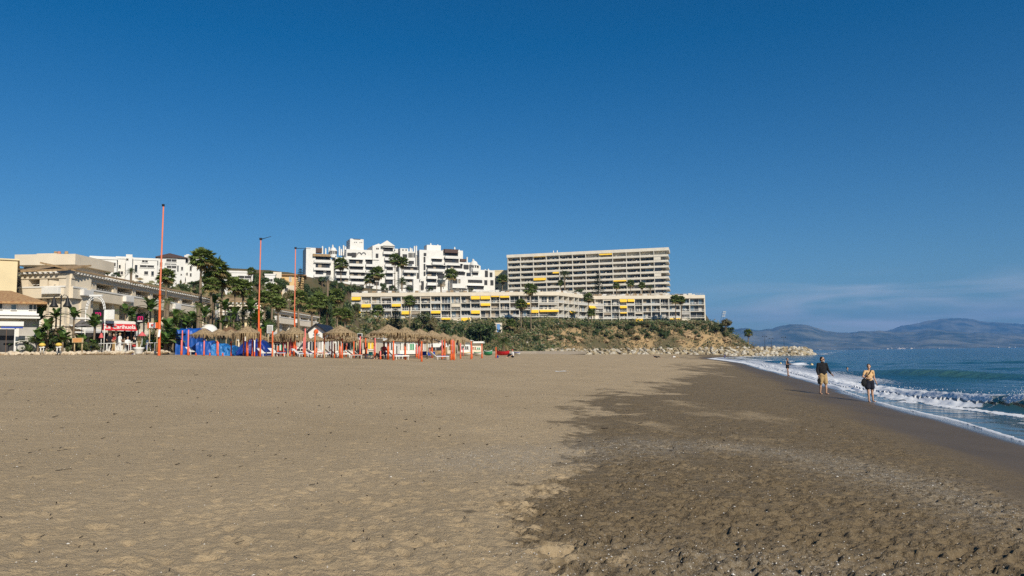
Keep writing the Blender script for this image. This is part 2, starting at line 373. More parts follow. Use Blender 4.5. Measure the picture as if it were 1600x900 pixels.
# paved promenade behind the beach
M_pave = mat('paving', (.36, .31, .25), .85, .1, 2.0, .2, 8)
b_ = MB()
prom = [(-76, 71), (-37.5, 78), (-34, 100), (-26, 128), (-12, 150), (6, 190), (22, 250), (30, 300)]
pin = [(-140, 74), (-50, 128), (-50, 140), (-40, 158), (-18, 185), (0, 215), (8, 262), (14, 300)]
for i in range(len(prom)-1):
    a, c = prom[i], prom[i+1]; e, f = pin[i], pin[i+1]
    za = 2.98; b_.hexa([(a[0], a[1], 2.0), (c[0], c[1], 2.0), (f[0], f[1], 2.0), (e[0], e[1], 2.0)], [(a[0], a[1], za), (c[0], c[1], za), (f[0], f[1], za), (e[0], e[1], za)])
b_.build('promenade', M_pave, kind='structure', label='paved seafront promenade behind the sand')
PZ = 2.98

# ------------------------------------------------------------------ sea
def sea_material():
    m = bpy.data.materials.new('sea_water'); m.use_nodes = True; t = m.node_tree; n = t.nodes; l = t.links; b = n['Principled BSDF']
    tc = n.new('ShaderNodeTexCoord')
    def att(a): x = n.new('ShaderNodeAttribute'); x.attribute_name = a; return x.outputs['Fac']
    def noise(sc3, s, d=5, w=.6):
        mp = n.new('ShaderNodeMapping'); mp.inputs['Scale'].default_value = sc3; mp.inputs['Rotation'].default_value = (0, 0, rad(-18)); l.new(tc.outputs['Object'], mp.inputs[0])
        x = n.new('ShaderNodeTexNoise'); x.inputs['Scale'].default_value = s; x.inputs['Detail'].default_value = d; x.inputs['Roughness'].default_value = w; l.new(mp.outputs[0], x.inputs['Vector']); return x.outputs[0]
    def rng(src, a, bb, c=0, d=1):
        x = n.new('ShaderNodeMapRange'); x.inputs[1].default_value = a; x.inputs[2].default_value = bb; x.inputs[3].default_value = c; x.inputs[4].default_value = d; l.new(src, x.inputs[0]); return x.outputs[0]
    def mix(f, a, c):
        x = n.new('ShaderNodeMix'); x.data_type = 'RGBA'; l.new(f, x.inputs[0])
        for i, s in ((6, a), (7, c)):
            if isinstance(s, tuple): x.inputs[i].default_value = (*s, 1)
            else: l.new(s, x.inputs[i])
        return x.outputs[2]
    def op(o, a, c):
        x = n.new('ShaderNodeMath'); x.operation = o
        for i, s in enumerate((a, c)):
            if isinstance(s, float): x.inputs[i].default_value = s
            else: l.new(s, x.inputs[i])
        return x.outputs[0]
    patch = noise((1, 1, 1), .05, 3)
    deep = mix(rng(patch, .35, .65), (.010, .066, .118), (.014, .082, .135))
    col = mix(att('shallow'), deep, (.085, .095, .075))
    col = mix(att('face'), col, (.09, .185, .115))  # green of light through the thin wave face, put into the colour
    # foam: lacy threshold driven by the foam attribute
    f1 = noise((1, 1, 1), 3.2, 6, .7); f2 = noise((2.6, .7, 1), 2.2, 5, .65)
    cells = n.new('ShaderNodeTexVoronoi'); cells.feature = 'DISTANCE_TO_EDGE'; cells.inputs['Scale'].default_value = 2.4; l.new(tc.outputs['Object'], cells.inputs['Vector'])
    lace = op('ADD', op('MULTIPLY', f1, .55), op('MULTIPLY', f2, .45))
    thr = op('SUBTRACT', 1.0, att('foam'))
    fo = op('SUBTRACT', lace, op('ADD', op('MULTIPLY', thr, .50), .16)); foam = rng(fo, .0, .07)
    col = mix(foam, col, (.86, .87, .88)); l.new(col, b.inputs['Base Color'])
    ro = n.new('ShaderNodeMix'); l.new(foam, ro.inputs[0]); ro.inputs[2].default_value = .10; ro.inputs[3].default_value = .7; l.new(ro.outputs[0], b.inputs['Roughness'])
    b.inputs['IOR'].default_value = 1.33; b.inputs['Specular IOR Level'].default_value = .5
    near = noise((2.2, .8, 1), 2.2, 5, .6); far_ = noise((.5, 1.4, 1), .35, 6, .62); vfar = noise((.25, 1.0, 1), .035, 6, .65)
    h = op('ADD', op('MULTIPLY', near, .09), op('MULTIPLY', far_, .75)); h = op('ADD', h, op('MULTIPLY', vfar, 4.5))
    h = op('MULTIPLY', h, att('rough')); h = op('ADD', h, op('MULTIPLY', foam, .05))
    bp = n.new('ShaderNodeBump'); bp.inputs['Strength'].default_value = .9; bp.inputs['Distance'].default_value = 1.0; l.new(h, bp.inputs['Height']); l.new(bp.outputs[0], b.inputs['Normal'])
    return m
yr = [-60, -30, -12, -4, 2, 6, 9]
while yr[-1] < 150: yr.append(yr[-1]*(1.0062 if yr[-1] > 14 else 1.02))
while yr[-1] < 16500: yr.append(yr[-1]*1.05)
yr = np.array(yr, float); ur = [-0.6, -.3, -.1]
while ur[-1] < 70: ur.append(ur[-1]+max(.07, min(.6, .02*max(ur[-1], 0)+.05)))
while ur[-1] < 26000: ur.append(ur[-1]*1.14)
ur = np.array(ur); UY = np.repeat(yr[:, None], len(ur), 1); UU = np.repeat(ur[None, :], len(yr), 0)
SX = xs(UY)+UU; SY = UY; U = UU*.95
off = sstep(2, 16, U)
# ripples and chop
Zs = off*(0.045*np.sin((SX*.55+SY*.20)*2.2+2*fbm(SX*.1, SY*.1))+.05*fbm(SX*.7, SY*.35, 4)+.10*fbm(SX*.22+9, SY*.10, 3))
Zs = np.where(SY < 400, Zs, Zs*np.exp(-(SY-400)/300))
Zs += (1-off)*.012*fbm(SX*2, SY*1.2)
foam = np.zeros_like(Zs); face = np.zeros_like(Zs)
# wave A breaking along the shore
def waveline(pts): p = np.array(pts, float); return np.interp(SY, p[:, 0], p[:, 1])
uA = SX-(waveline([(-60, 12), (10, 18.2), (20, 18.0), (25, 17.9), (28.6, 17.9), (33, 18.2), (37.4, 18.9), (45.5, 20.4), (57, 23.6), (75, 28.4), (95, 33.4), (136, 44.4), (180, 54), (240, 66), (280, 82), (340, 140), (20000, 9000)])+.25*fbm(SY*.25, SY*.1, 3))
hA = np.interp(SY, [0, 20, 26, 29, 34, 40, 48, 60, 100, 200, 300], [.75, .72, .62, .46, .34, .26, .19, .14, .18, .22, .1])
ridge = np.where(uA < 0, np.exp(-(uA/.75)**2), np.exp(-(uA/1.7)**2))
Zs += hA*ridge
brk = sstep(26.0, 28.6, SY+1.2*fbm(SX*.8, SY*.8))     # broken beyond, still green this side
fA = np.where(uA < 0, sstep(-1.35+.5*fbm(SX*.9, SY*.9, 3), -.85, uA), 1-sstep(.2, 1.5+.8*fbm(SX*.5, SY*.5, 3), uA))*brk*(1-sstep(110, 260, SY)*.4)
spl = np.exp(-((SY-26.2)/.8)**2)*np.exp(-((uA+.1)/.55)**2)*.9
foam = np.maximum(foam, np.maximum(fA*1.1, spl))
foam = np.maximum(foam, (1-brk)*np.clip(.30+.45*fbm(SX*1.5, SY*1.0, 4)+.25*np.exp(-((uA-.1)/.3)**2), 0, 1)*sstep(-1.3, -.2, uA)*(1-sstep(.6, 1.4, uA)))
foam = np.maximum(foam, (SY < 33)*.8*np.exp(-((uA+1.25)/.18)**2)*sstep(-.2, .2, fbm(SX*.7, SY*.7, 3)+.15))
face = np.maximum(face, (1-brk)*np.exp(-((uA+.35)/.55)**2))
# foam sheet on the swash and a bright line at the water's edge
lacy = sstep(.05, .45, fbm(SX*1.3+.6*SY, SY*.35, 4))
infront = (uA < -.3)&(U > 0)
foam = np.where(infront, np.maximum(foam, .50*lacy*sstep(.5, 2.0, U)*(1-.7*brk)), foam)
edge = (1-sstep(.04, .16, np.abs(U-.05)*1.6))*(.72+.5*fbm(SY*.5, SX*.3))
foam = np.maximum(foam, edge*.95)
mid_ = sstep(40, 60, SY)*(1-sstep(300, 340, SY))
foam = np.maximum(foam, mid_*np.clip(.72-.06*np.abs(U-1.8)*1.6+.25*fbm(SX*.25, SY*.08, 4), 0, 1)*(1-sstep(4.5, 7.5, U)))
foam = np.maximum(foam, mid_*sstep(60, 110, SY)*.75*np.exp(-((U-9.5-3*fbm(SY*.02, SY*.01))/1.3)**2)*sstep(-.1, .4, fbm(SY*.06, SY*.02, 2)))
# wave B, an unbroken green swell further out
xB = waveline([(20, 95), (38, 70), (45, 56), (50, 46), (55, 39.5), (60, 35.5), (68, 32.8), (80, 29.5), (100, 24), (200, 0)])
uB = (SX-xB)*.62
hB = .66*np.exp(-((SX-34.2)/4.6)**2)*np.exp(-((SY-60)/12)**2)
rB = np.where(uB < 0, np.exp(-(uB/.9)**2), np.exp(-(uB/2.6)**2))
Zs += hB*rB; face = np.maximum(face, .45*np.clip(hB*1.4, 0, 1)*np.exp(-((uB+.6)/.9)**2))
for (cx, cy, hh, wx, wy) in ((52, 150, .3, 9, 10), (40, 100, .28, 7, 7), (75, 110, .3, 16, 6), (60, 75, .25, 14, 5), (90, 180, .3, 20, 9), (48, 120, .3, 5, 12)):
    q = hh*np.exp(-((SX-cx)/wx)**2-((SY-cy+.25*(SX-cx))/1.3)**2); Zs += q; face = np.maximum(face, q*.6)
# lumps in the foam
Zs += np.clip(foam-.35, 0, 1)*(U > .6)*(fbm(SX*3.4, SY*3.4, 4, .65)*.17+.05)*(SY < 120)
for (cx, cy, r) in ((101, 312, 8), (136, 338, 8), (120, 336, 5)):      # surf against the rocks
    foam = np.maximum(foam, .95*np.exp(-(((SX-cx)/r)**2+((SY-cy)/5)**2)))
shallow = 1-sstep(.3, 3.2, U+np.where(uA < 0, 0, 1.5))
roughn = sstep(1.0, 7, U)*.9+.1; roughn = np.where(uA < -.6, .025, roughn); roughn = np.where(SY > 900, 1, roughn)
edge0 = hb(SX, SY); Zs = np.where(U < 0, np.minimum(Zs, edge0-.03), Zs+.018)
grid_mesh('sea', SX, SY, Zs, sea_material(), dict(foam=np.clip(foam, 0, 1.1), face=face, shallow=shallow, rough=roughn), kind='structure', label='blue sea with low waves breaking on the sand')
# spray thrown up by the breaking wave
M_foam = mat('foam', (.80, .81, .82), .6, .04, 3)
s = MB(); rn = np.random.default_rng(8)
for k in range(900):
    y = rn.normal(26.2, .55); cx = 18.0+rn.normal(0, .25); z = .30+abs(rn.normal(0, .32))*math.exp(-((y-26.2)/.7)**2); r = rn.uniform(.004, .017)*(1.25-min(z, 1)*.5)
    s.ell((cx, y, z), (r, r, r*1.2), 5)
for k in range(260):
    y = rn.uniform(27, 44); cx = float(np.interp(y, [25, 28.6, 33, 37.4, 45.5], [17.9, 17.9, 18.2, 18.9, 20.4]))+rn.normal(0, .3); z = float(np.interp(y, [27, 34, 44], [.55, .4, .25]))+rn.uniform(-.05, .14); r = rn.uniform(.006, .018)
    s.ell((cx, y, z), (r, r, r), 5)
s.build('spray', M_foam, kind='stuff', label='white spray thrown up by the breaking wave')

# ------------------------------------------------------------------ far coast
M_mtn = mat('mountain_scrub', (.06, .085, .05), .95, .3, .0028, 0, 1, col2=(.21, .20, .14), detail=11, thr=(.38, .62))
def ridge(name, prof, D0, D1, depth, seed, kind_label, rough, zmin=-5):
    p = np.array(prof, float); az = np.linspace(.24, 1.15, 420); px = 800+az*F
    v = np.linspace(0, 1, 60); AZ, V = np.meshgrid(az, v)
    py = np.interp(px, p[:, 0], p[:, 1]); Dm = D1
    top = np.array([Zp(a, b, Dm) for a, b in zip(px, py)])+fbm(px*.06+seed, px*0+seed, 5, .6)*Dm*.0022
    D = D0+(D1+depth-D0)*V
    k = (D1-D0)/(D1+depth-D0)
    prof_ = np.where(V < k, (V/k)**1.15, 1-((V-k)/(1-k))**1.5*.9)
    X = AZ*D; Y = D
    nz_ = fbm(X*.0011+seed, Y*.0011, 6, .55)
    Z = top[None, :]*prof_*(1+.0*nz_)+nz_*rough*np.sin(np.pi*np.clip(V/k, 0, 1))*top[None, :]*(1+.8*np.abs(fbm(X*.003, Y*.003+seed, 4)))
    Z = Z+zmin*(V < .01)
    return grid_mesh(name, X, Y, Z, M_mtn, kind='structure', label=kind_label)
ridge('mountain', [(1060, 518), (1140, 514.5), (1164, 512.7), (1184, 516), (1202, 514), (1218, 510), (1234, 506.8), (1250, 506.3), (1262, 508.5), (1272, 512), (1290, 517.4), (1301, 518.6), (1327, 519.5), (1345, 517.5), (1370, 516.4), (1384, 518.5), (1427, 518), (1456, 515), (1480, 516.5), (1499, 519), (1550, 520), (1600, 522), (1700, 520), (1850, 524), (2200, 528)], 9500, 12500, 2500, 4.2, 'blue hazy hills along the far shore of the bay', .34)
ridge('mountain_range', [(1060, 530), (1300, 522), (1340, 519), (1384, 516.5), (1413, 508.5), (1450, 500.2), (1468, 499), (1485, 496.4), (1500, 497), (1514, 499), (1557, 504), (1600, 506), (1700, 504), (1850, 512), (2200, 520)], 14500, 17000, 2500, 9.7, 'paler high mountain far behind the coastal hills', .22)
M_town = mat('town_white', (.55, .48, .40), .8, .35, .004)
s = MB(); rn = np.random.default_rng(12)
for k in range(620):
    a = rn.uniform(.30, .80); u = abs(rn.normal(0, 1)); D = 9530+u*900; x = a*D
    v = (D-9500)/5500*1.0; kk = 3000/5500
    zz = max(1, 210*(v/kk)**1.15*.55)
    w = rn.uniform(8, 26); h = rn.uniform(4, 10)
    s.box(x, x+w, D, D+20, zz-30, zz+h)
s.build('town', M_town, kind='stuff', label='white houses of the far town along the foot of the hills')
# air
hz = MB(); hz.box(-11000, 21500, -260, 21500, -14, 1010)
hm = bpy.data.materials.new('haze'); hm.use_nodes = True; t = hm.node_tree
t.nodes.remove(t.nodes['Principled BSDF']); pv = t.nodes.new('ShaderNodeVolumePrincipled'); pv.inputs['Color'].default_value = (.15, .45, 1.0, 1); pv.inputs['Density'].default_value = 6.0e-5; pv.inputs['Anisotropy'].default_value = 0.0
t.links.new(pv.outputs[0], t.nodes['Material Output'].inputs['Volume'])
hz.build('haze', hm, kind='stuff', label='blue haze over the bay')
# ------------------------------------------------------------------ building materials
M_white = mat('white_render', (.72, .70, .66), .85, .05, .6)
M_cream = mat('cream_render', (.70, .62, .50), .88, .07, .5)
M_beige = mat('beige_render', (.66, .575, .45), .9, .08, .4)
M_tallc = mat('pale_concrete', (.72, .66, .56), .9, .08, .5)
M_yellow = mat('yellow_render', (.70, .58, .36), .9, .07, .6)
M_dark = mat('dark_recess_shade', (.035, .034, .036), .6, .3, 1.5)  # near-black colour stands in for shade in recesses and openings
M_glassA = mat('window_glass', (.03, .034, .042), .2, .4, .8, spec=.4)
M_glassB = mat('window_glass_blue', (.10, .15, .20), .15, .3, .8, spec=.6)
M_glassC = mat('window_curtain', (.42, .40, .37), .6, .15, 1.2)
M_glassD = mat('window_shutter', (.33, .27, .20), .7, .15, 1.2)
M_frame = mat('window_frame', (.68, .64, .56), .6, .06, 2)
M_brownf = mat('brown_frame', (.12, .07, .045), .7, .2, 3)
M_rail = mat('balcony_glass_rail', (.50, .49, .46), .5, .1, 2)
M_awn = mat('yellow_canvas', (.83, .52, .05), .85, .08, 2)
M_awng = mat('green_canvas', (.03, .28, .17), .85, .1, 2)
M_tile = mat('terracotta_tile', (.42, .20, .10), .9, .3, 6, .8, 12, col2=(.52, .34, .16))
M_tiled = mat('weathered_tile', (.30, .19, .10), .9, .25, 3, .6, 10, col2=(.44, .31, .17))
M_dkroof = mat('dark_tile', (.10, .065, .055), .9, .25, 5)
M_rooft = mat('roof_terrace', (.34, .27, .22), .9, .15, 1)
def gl(r=random):
    return r.choice([M_glassA, M_glassA, M_glassA, M_glassB, M_glassC, M_glassC, M_glassD])

def bay_window(root, x0, x1, y, z0, z1, rn, name='window', frame=M_frame, panes=None, into=None, dark=False):
    """a glazed opening: frame, panes standing slightly back, sometimes a drawn curtain or shutter"""
    s = into or MB(); n = panes or rn.choice([2, 3, 3, 4]); w = (x1-x0)/n
    s.box(x0, x1, y, y+.10, z1-.10, z1, 0); s.box(x0, x1, y, y+.10, z0, z0+.08, 0)
    for i in range(n+1):
        xx = x0+i*w; s.box(max(x0, xx-.05), min(x1, xx+.05), y-.004, y+.098, z0+.004, z1-.004, 0)
    for i in range(n):
        k = rn.choice([1, 1, 1, 1, 2, 1, 4] if dark else [1, 1, 1, 1, 1, 2, 3, 4])
        s.box(x0+i*w+.05, x0+(i+1)*w-.05, y+.05, y+.07, z0+.08, z1-.10, k)
    if rn.random() < (.12 if dark else .25):
        zz = z1-(z1-z0)*rn.uniform(.25, .8); s.box(x0+.1, x1-.1, y-.03, y-.008, zz, z1-.02, 4 if rn.random() < .5 else 3)
    if into is None: return s.build(name, [frame, M_glassA, M_glassB, M_glassC, M_glassD], root)

def clutter(root, x0, x1, y0, y1, z, rn):            # chair, table or plant standing on a balcony: one small shape
    k = rn.random(); s = MB(); x = rn.uniform(x0+.5, x1-.8); y = rn.uniform(y0, y1)
    if k < .5:
        s.box(x, x+.5, y, y+.5, z+.4, z+.46); s.box(x, x+.5, y+.45, y+.5, z+.46, z+1.0)
        for a in (.02, .44): s.box(x+a, x+a+.04, y, y+.04, z, z+.4); s.box(x+a, x+a+.04, y+.45, y+.49, z, z+.4)
        return s, M_white
    s.box(x, x+.9, y, y+.6, z+.7, z+.75); s.box(x+.4, x+.5, y+.25, y+.35, z, z+.7)
    return s, M_white

# ------------------------------------------------------------------ long low block on the cliff
def facade_root(px0, D0, px1, D1, z, name, label, cat, pyref=500):
    a = Vector((Xp(px0, D0, pyref), D0, 0)); b = Vector((Xp(px1, D1, pyref), D1, 0)); d = b-a
    r = empty(name, (a.x, a.y, z), math.atan2(d.y, d.x), label=label, cat=cat)
    return r, d.length
def plane_x(root, px, pyref=480, yoff=0.0):          # local x where the sight line through px meets the facade plane
    rz = root.rotation_euler.z; e = Vector((math.cos(rz), math.sin(rz), 0)); n = Vector((-math.sin(rz), math.cos(rz), 0))
    d = fwd+right*((px-800)/F)+up*((450-pyref)/F); d = Vector((d.x, d.y, 0)); o = Vector((root.location.x, root.location.y, 0))+n*yoff
    t = o.dot(n)/d.dot(n); return (d*t-o).dot(e), t
def plane_z(root, px, py, yoff=0.0):
    rz = root.rotation_euler.z; n = Vector((-math.sin(rz), math.cos(rz), 0)); d = fwd+right*((px-800)/F)+up*((450-py)/F)
    o = Vector((root.location.x, root.location.y, 0))+n*yoff; t = o.dot(n)/Vector((d.x, d.y, 0)).dot(n)
    return CAMZ+d.z*t-root.location.z

LOW = empty('apartment_block', (Xp(549, 312, 480), 312, 15.0), 0, label='long cream four-storey apartment block with yellow awnings, curving along the cliff top', cat='apartment building')
edgesA = [549, 564.3, 580, 595.4, 611.7, 626.9, 642, 657, 673, 689, 704.5, 720, 735.5, 750.5, 766.7, 781, 796.7, 811.8, 829, 842, 873]
edgesB = [873, 881, 889, 898, 904.5, 919, 930, 943, 955.6, 968, 980, 992, 1004.5, 1018, 1032, 1045.5, 1063, 1078, 1101.5]
def Dlow(px): return float(np.interp(px, [549, 842, 873, 905, 930, 1102], [310, 316, 318, 333, 343, 346]))
awn = {0: {'y': [0, 11.5, 12.5, 14.3]}, }
AW = {(550, 0): 1, (564, 1): 1, (550, 2): .8, (626.9, 2): 1, (673, 2): .8, (611.7, 1): .8, (595.4, 3): .5, (564, 3): .3, (735.5, 0): 1, (750.5, 0): 1, (750.5, 1): .8, (735.5, 2): 1, (720, 3): 1,
      (781, 0): .5, (689, 3): .5, (766.7, 0): .2, (829, 2): .9, (842, 2): .6, (811.8, 1): .4, (889, 2): .6, (919, 1): .9, (968, 0): 1, (980, 0): .9, (968, 1): .8, (968, 2): .3, (992, 3): 1.2, (626.9, 3): .3, (1045.5, 3): .3}
AWG = {(580, 3): .8}
rb = random.Random(21)
def low_pt(px): D = Dlow(px); return Vector((Xp(px, D, 485), D))
allE = edgesA+edgesB[1:]; SH_ = 3.05; FL = 4; zr = SH_*FL
fr = MB(); roofm = MB(); rest = MB(); nwin = 0
loc = LOW.location
P = [low_pt(p)-Vector((loc.x, loc.y)) for p in allE]
nrm = []
for i in range(len(P)):
    t = (P[min(i+1, len(P)-1)]-P[max(i-1, 0)]).normalized(); nrm.append(Vector((-t.y, t.x)))
REC = 1.7
rails = [MB() for _ in range(FL)]
awn_parts = []
for i in range(len(P)-1):
    a, c = P[i], P[i+1]; na, nc = nrm[i], nrm[i+1]
    q = lambda off0, off1: [(a.x+na.x*off0, a.y+na.y*off0), (c.x+nc.x*off0, c.y+nc.y*off0), (c.x+nc.x*off1, c.y+nc.y*off1), (a.x+na.x*off1, a.y+na.y*off1)]
    fr.prism(q(REC, 13), -9, zr+1.45, 0)                                   # body behind the balconies
    fr.prism(q(-.25, REC-.004), zr, zr+1.55, 0)                            # deep cream fascia
    for f in range(FL+1):
        if f < FL: fr.prism(q(-.12, REC-.003), f*SH_-.13, f*SH_+.13, 1)
    fr.prism(q(0, REC-.003), -9, -.135, 0)
    e = (c-a); L = e.length; e.normalize(); n0 = Vector((-e.y, e.x))
    # cross wall at the bay's left edge
    w = .16; fr.prism([(a.x-e.x*w, a.y-e.y*w), (a.x+e.x*w, a.y+e.y*w), (a.x+e.x*w+n0.x*(REC+.3), a.y+e.y*w+n0.y*(REC+.3)), (a.x-e.x*w+n0.x*(REC+.3), a.y-e.y*w+n0.y*(REC+.3))], -.1, zr+.02, 1)
    sub = [(a, c)] if L < 7.5 else [(a, (a+c)/2), ((a+c)/2, c)]
    for f in range(FL):
        row = FL-1-f; z0 = f*SH_+.13; z1 = (f+1)*SH_-.13
        for (g, h) in sub:
            ee = (h-g); LL = ee.length; rz = math.atan2(ee.y, ee.x)
            s = MB(); bay_window(None, .35, LL-.3, REC-.14, z0+.05, z1-.15, rb, into=s)
            if nwin < 100 and row < 3:
                o = s.build('window', [M_frame, M_glassA, M_glassB, M_glassC, M_glassD], LOW, loc=(g.x, g.y, 0)); o.rotation_euler.z = rz; nwin += 1
            else:
                R = Matrix.Translation((g.x, g.y, 0))@Matrix.Rotation(rz, 4, 'Z'); b0 = len(rest.v)
                rest.v += [tuple(R@Vector(p)) for p in s.v]; rest.f += [tuple(b0+k for k in ff) for ff in s.f]; rest.m += s.m; rest.sm += s.sm
        # parapet: solid low wall or pale rail
        hgt = .95; rr = rails[f]
        rr.prism([(a.x+e.x*.16-n0.x*.06, a.y+e.y*.16-n0.y*.06), (c.x-e.x*.16-n0.x*.06, c.y-e.y*.16-n0.y*.06), (c.x-e.x*.16, c.y-e.y*.16), (a.x+e.x*.16, a.y+e.y*.16)], z0+.75, z0+.84, 1)
        if rb.random() < .38: rr.prism([(a.x+e.x*.2-n0.x*.04, a.y+e.y*.2-n0.y*.04), (c.x-e.x*.2-n0.x*.04, c.y-e.y*.2-n0.y*.04), (c.x-e.x*.2-n0.x*.01, c.y-e.y*.2-n0.y*.01), (a.x+e.x*.2-n0.x*.01, a.y+e.y*.2-n0.y*.01)], z0+.02, z0+.75, 0)
        else:
            nn = int(L/.45)
            for k in range(1, nn):
                x = a+e*(L*k/nn); rr.box(x.x-.03, x.x+.03, x.y-.05, x.y-.01, z0, z0+.75, 1)
        for k in range(rb.choice([0, 1, 2])):
            u = rb.uniform(.8, max(.9, L-1.2)); x = a+e*u+n0*rb.uniform(.5, .9)
            rest_c = rr; rest_c.box(x.x-.3, x.x+.3, x.y-.25, x.y+.25, z0+.4, z0+.5, 0); rest_c.box(x.x-.3, x.x+.3, x.y+.2, x.y+.25, z0+.5, z0+1.1, 0)
        if rb.random() < .16 and not any(kr == row and abs(kp-allE[i]) < 1.2 for (kp, kr) in list(AW)+list(AWG)):
            s = MB(); o0 = a+e*.25; o1 = c-e*.25; dz = rb.uniform(.5, 1.5); s.prism([(o0.x+n0.x*.12, o0.y+n0.y*.12), (o1.x+n0.x*.12, o1.y+n0.y*.12), (o1.x+n0.x*.18, o1.y+n0.y*.18), (o0.x+n0.x*.18, o0.y+n0.y*.18)], z1-dz, z1+.02); s.build('blind', rb.choice([M_cream, M_glassC, M_glassD]), LOW)
        for src, mm in ((AW, M_awn), (AWG, M_awng)):
            for (kp, kr), hh in src.items():
                if kr == row and abs(kp-allE[i]) < 1.2:
                    s = MB(); o0 = a+e*.2; o1 = c-e*.2; zt = z1+.1; dz = 1.25*hh; out = .35+.5*hh
                    p = [(o0.x, o0.y, zt), (o1.x, o1.y, zt), (o1.x-n0.x*out, o1.y-n0.y*out, zt-dz), (o0.x-n0.x*out, o0.y-n0.y*out, zt-dz)]
                    s.hexa([(x[0], x[1]-.03, x[2]-.05) for x in p], [(x[0], x[1]-.05, x[2]) for x in p])
                    s.box(min(p[3][0], p[2][0]), max(p[3][0], p[2][0]), min(p[2][1], p[3][1])-.06, max(p[2][1], p[3][1]), zt-dz-.28, zt-dz-.052)
                    s.build('awning', mm, LOW, label='green awning' if mm is M_awng else None)
# right end wall
a = P[-1]; n0 = nrm[-1]; e = Vector((n0.y, -n0.x)); w = .25
fr.prism([(a.x-e.x*w, a.y-e.y*w), (a.x+e.x*w, a.y+e.y*w), (a.x+e.x*w+n0.x*13, a.y+e.y*w+n0.y*13), (a.x-e.x*w+n0.x*13, a.y-e.y*w+n0.y*13)], -9, zr+1.56, 0)
fr.build('wall', [M_cream, M_frame], LOW)
for f in range(FL): rails[f].build('balcony_railing', [M_rail, M_white], LOW)
if rest.v: rest.build('lower_window', [M_frame, M_glassA, M_glassB, M_glassC, M_glassD], LOW, kind='stuff')
rl = MB()                                            # railing round the roof terrace
for i in range(len(P)-1):
    a, c = P[i], P[i+1]; L = (c-a).length; nn = max(1, int(L/1.6)); e = (c-a).normalized()
    for k in range(nn):
        x = a+e*(L*k/nn); rl.box(x.x-.03, x.x+.03, x.y+.06, x.y+.12, zr+1.55, zr+2.45)
    for zz in (1.95, 2.40): rl.tube((a.x, a.y+.09, zr+zz), (c.x, c.y+.09, zr+zz), .035, n=4)
rl.build('roof_railing', M_rail, LOW)
pil = MB(); pil.box(-.6, .6, -.4, .4, 0, 2.2)        # planters and low walls on the roof terrace, seen as a ragged line
rt = MB(); rr_ = random.Random(4)
for i in range(0, len(P)-1):
    a, c = P[i], P[i+1]
    for k in range(2):
        x = a.lerp(c, rr_.random()); hgt = rr_.uniform(.3, 1.1); rt.box(x.x-.8, x.x+.8, x.y+1.0, x.y+1.6, zr+1.46, zr+1.5+hgt, rr_.choice([0, 0, 1]))
rt.build('terrace_planter', [M_white, M_tiled], LOW, kind='stuff')

# ------------------------------------------------------------------ tall slab block behind it
TALL, LT = facade_root(793.5, 380, 1044.5, 360, 28.5, 'tall_apartment_block', 'tall pale concrete slab block of stacked balconies standing behind the low cream block', 'apartment building', 425)
NB, NF, FH = 12, 8, 2.72; bw = LT/NB; ZR = 25.0; zb = ZR-1.55-NF*FH
tf = MB()
tf.box(0, LT-1.4, 2.0, 14, -3, ZR-.02, 0)
tf.box(-.5, LT+.5, -.35, 15, ZR-1.5, ZR, 0)
tf.box(-.3, .0, 0, 15, -3, ZR-1.504, 0)
for f in range(NF+1):
    z = zb+f*FH
    if f < NF:
        tf.box(0, LT+.15, -.25, 2.0-.003, z-.14, z+.12, 1); tf.box(LT-1.404, LT+.15, 2.0-.003, 15, z-.14, z+.12, 1)
for i in range(NB):
    tf.box(i*bw-.13 if i else 0, i*bw+.13, -.36, 1.99, zb, ZR-1.504, 1)
tf.build('wall', [M_tallc, M_frame], TALL)
rb = random.Random(5); nwin = 0
TAW = {(2, 4): 1, (3, 3): .6, (7, 0): .55, (8, 5): .5, (2, 0): .15}
restt = MB()
for f in range(NF):
    row = NF-1-f; z = zb+f*FH
    pr = MB(); pr.box(.1, LT+.1, -.30, -.22, z+.12, z+.86, 0); pr.box(LT+.02, LT+.1, -.22, 14.9, z+.12, z+.86, 0)
    for k in range(26):
        x = rb.uniform(.5, LT-1); pr.box(x, x+rb.uniform(.3, .7), -.2, .2, z+1.0, z+1.0+rb.uniform(.05, .35), 0)
    pr.build('balcony_parapet', [M_tallc], TALL)
    for i in range(NB):
        s = MB(); bay_window(None, i*bw+.25, (i+1)*bw-.25 if i < NB-1 else LT-1.5, 1.82, z+.15, z+FH-.25, rb, panes=rb.choice([3, 4, 5]), into=s, dark=True)
        if i in (11,) : s.box(i*bw+.2, i*bw+3.2, -.1, 1.6, z+1.0, z+FH-.2, 0 if row in (0, 1, 4) else 1)
        if nwin < 90 and row < 8: s.build('window', [M_tallc, M_glassA, M_glassB, M_glassC, M_glassD], TALL); nwin += 1
        if (i, row) in TAW:
            s = MB(); hh = TAW[(i, row)]; x0, x1 = i*bw+.2, (i+1)*bw-.2
            if hh == .6: x0 += 3.2
            s.hexa([(x0, -.32, z+FH-.2), (x1, -.32, z+FH-.2), (x1, -.36, z+FH-.16), (x0, -.36, z+FH-.16)], [(x0, -1.0, z+FH-.2-1.35*hh), (x1, -1.0, z+FH-.2-1.35*hh), (x1, -1.04, z+FH-.2-1.3*hh), (x0, -1.04, z+FH-.2-1.3*hh)])
            s.build('awning', M_awn, TALL)
s = MB()
for x in (23, 25, 9): s.tube((x, 6, ZR), (x, 6, ZR+(1.9 if x > 20 else .8)), .25, n=6)
s.build('chimney', M_white, TALL)

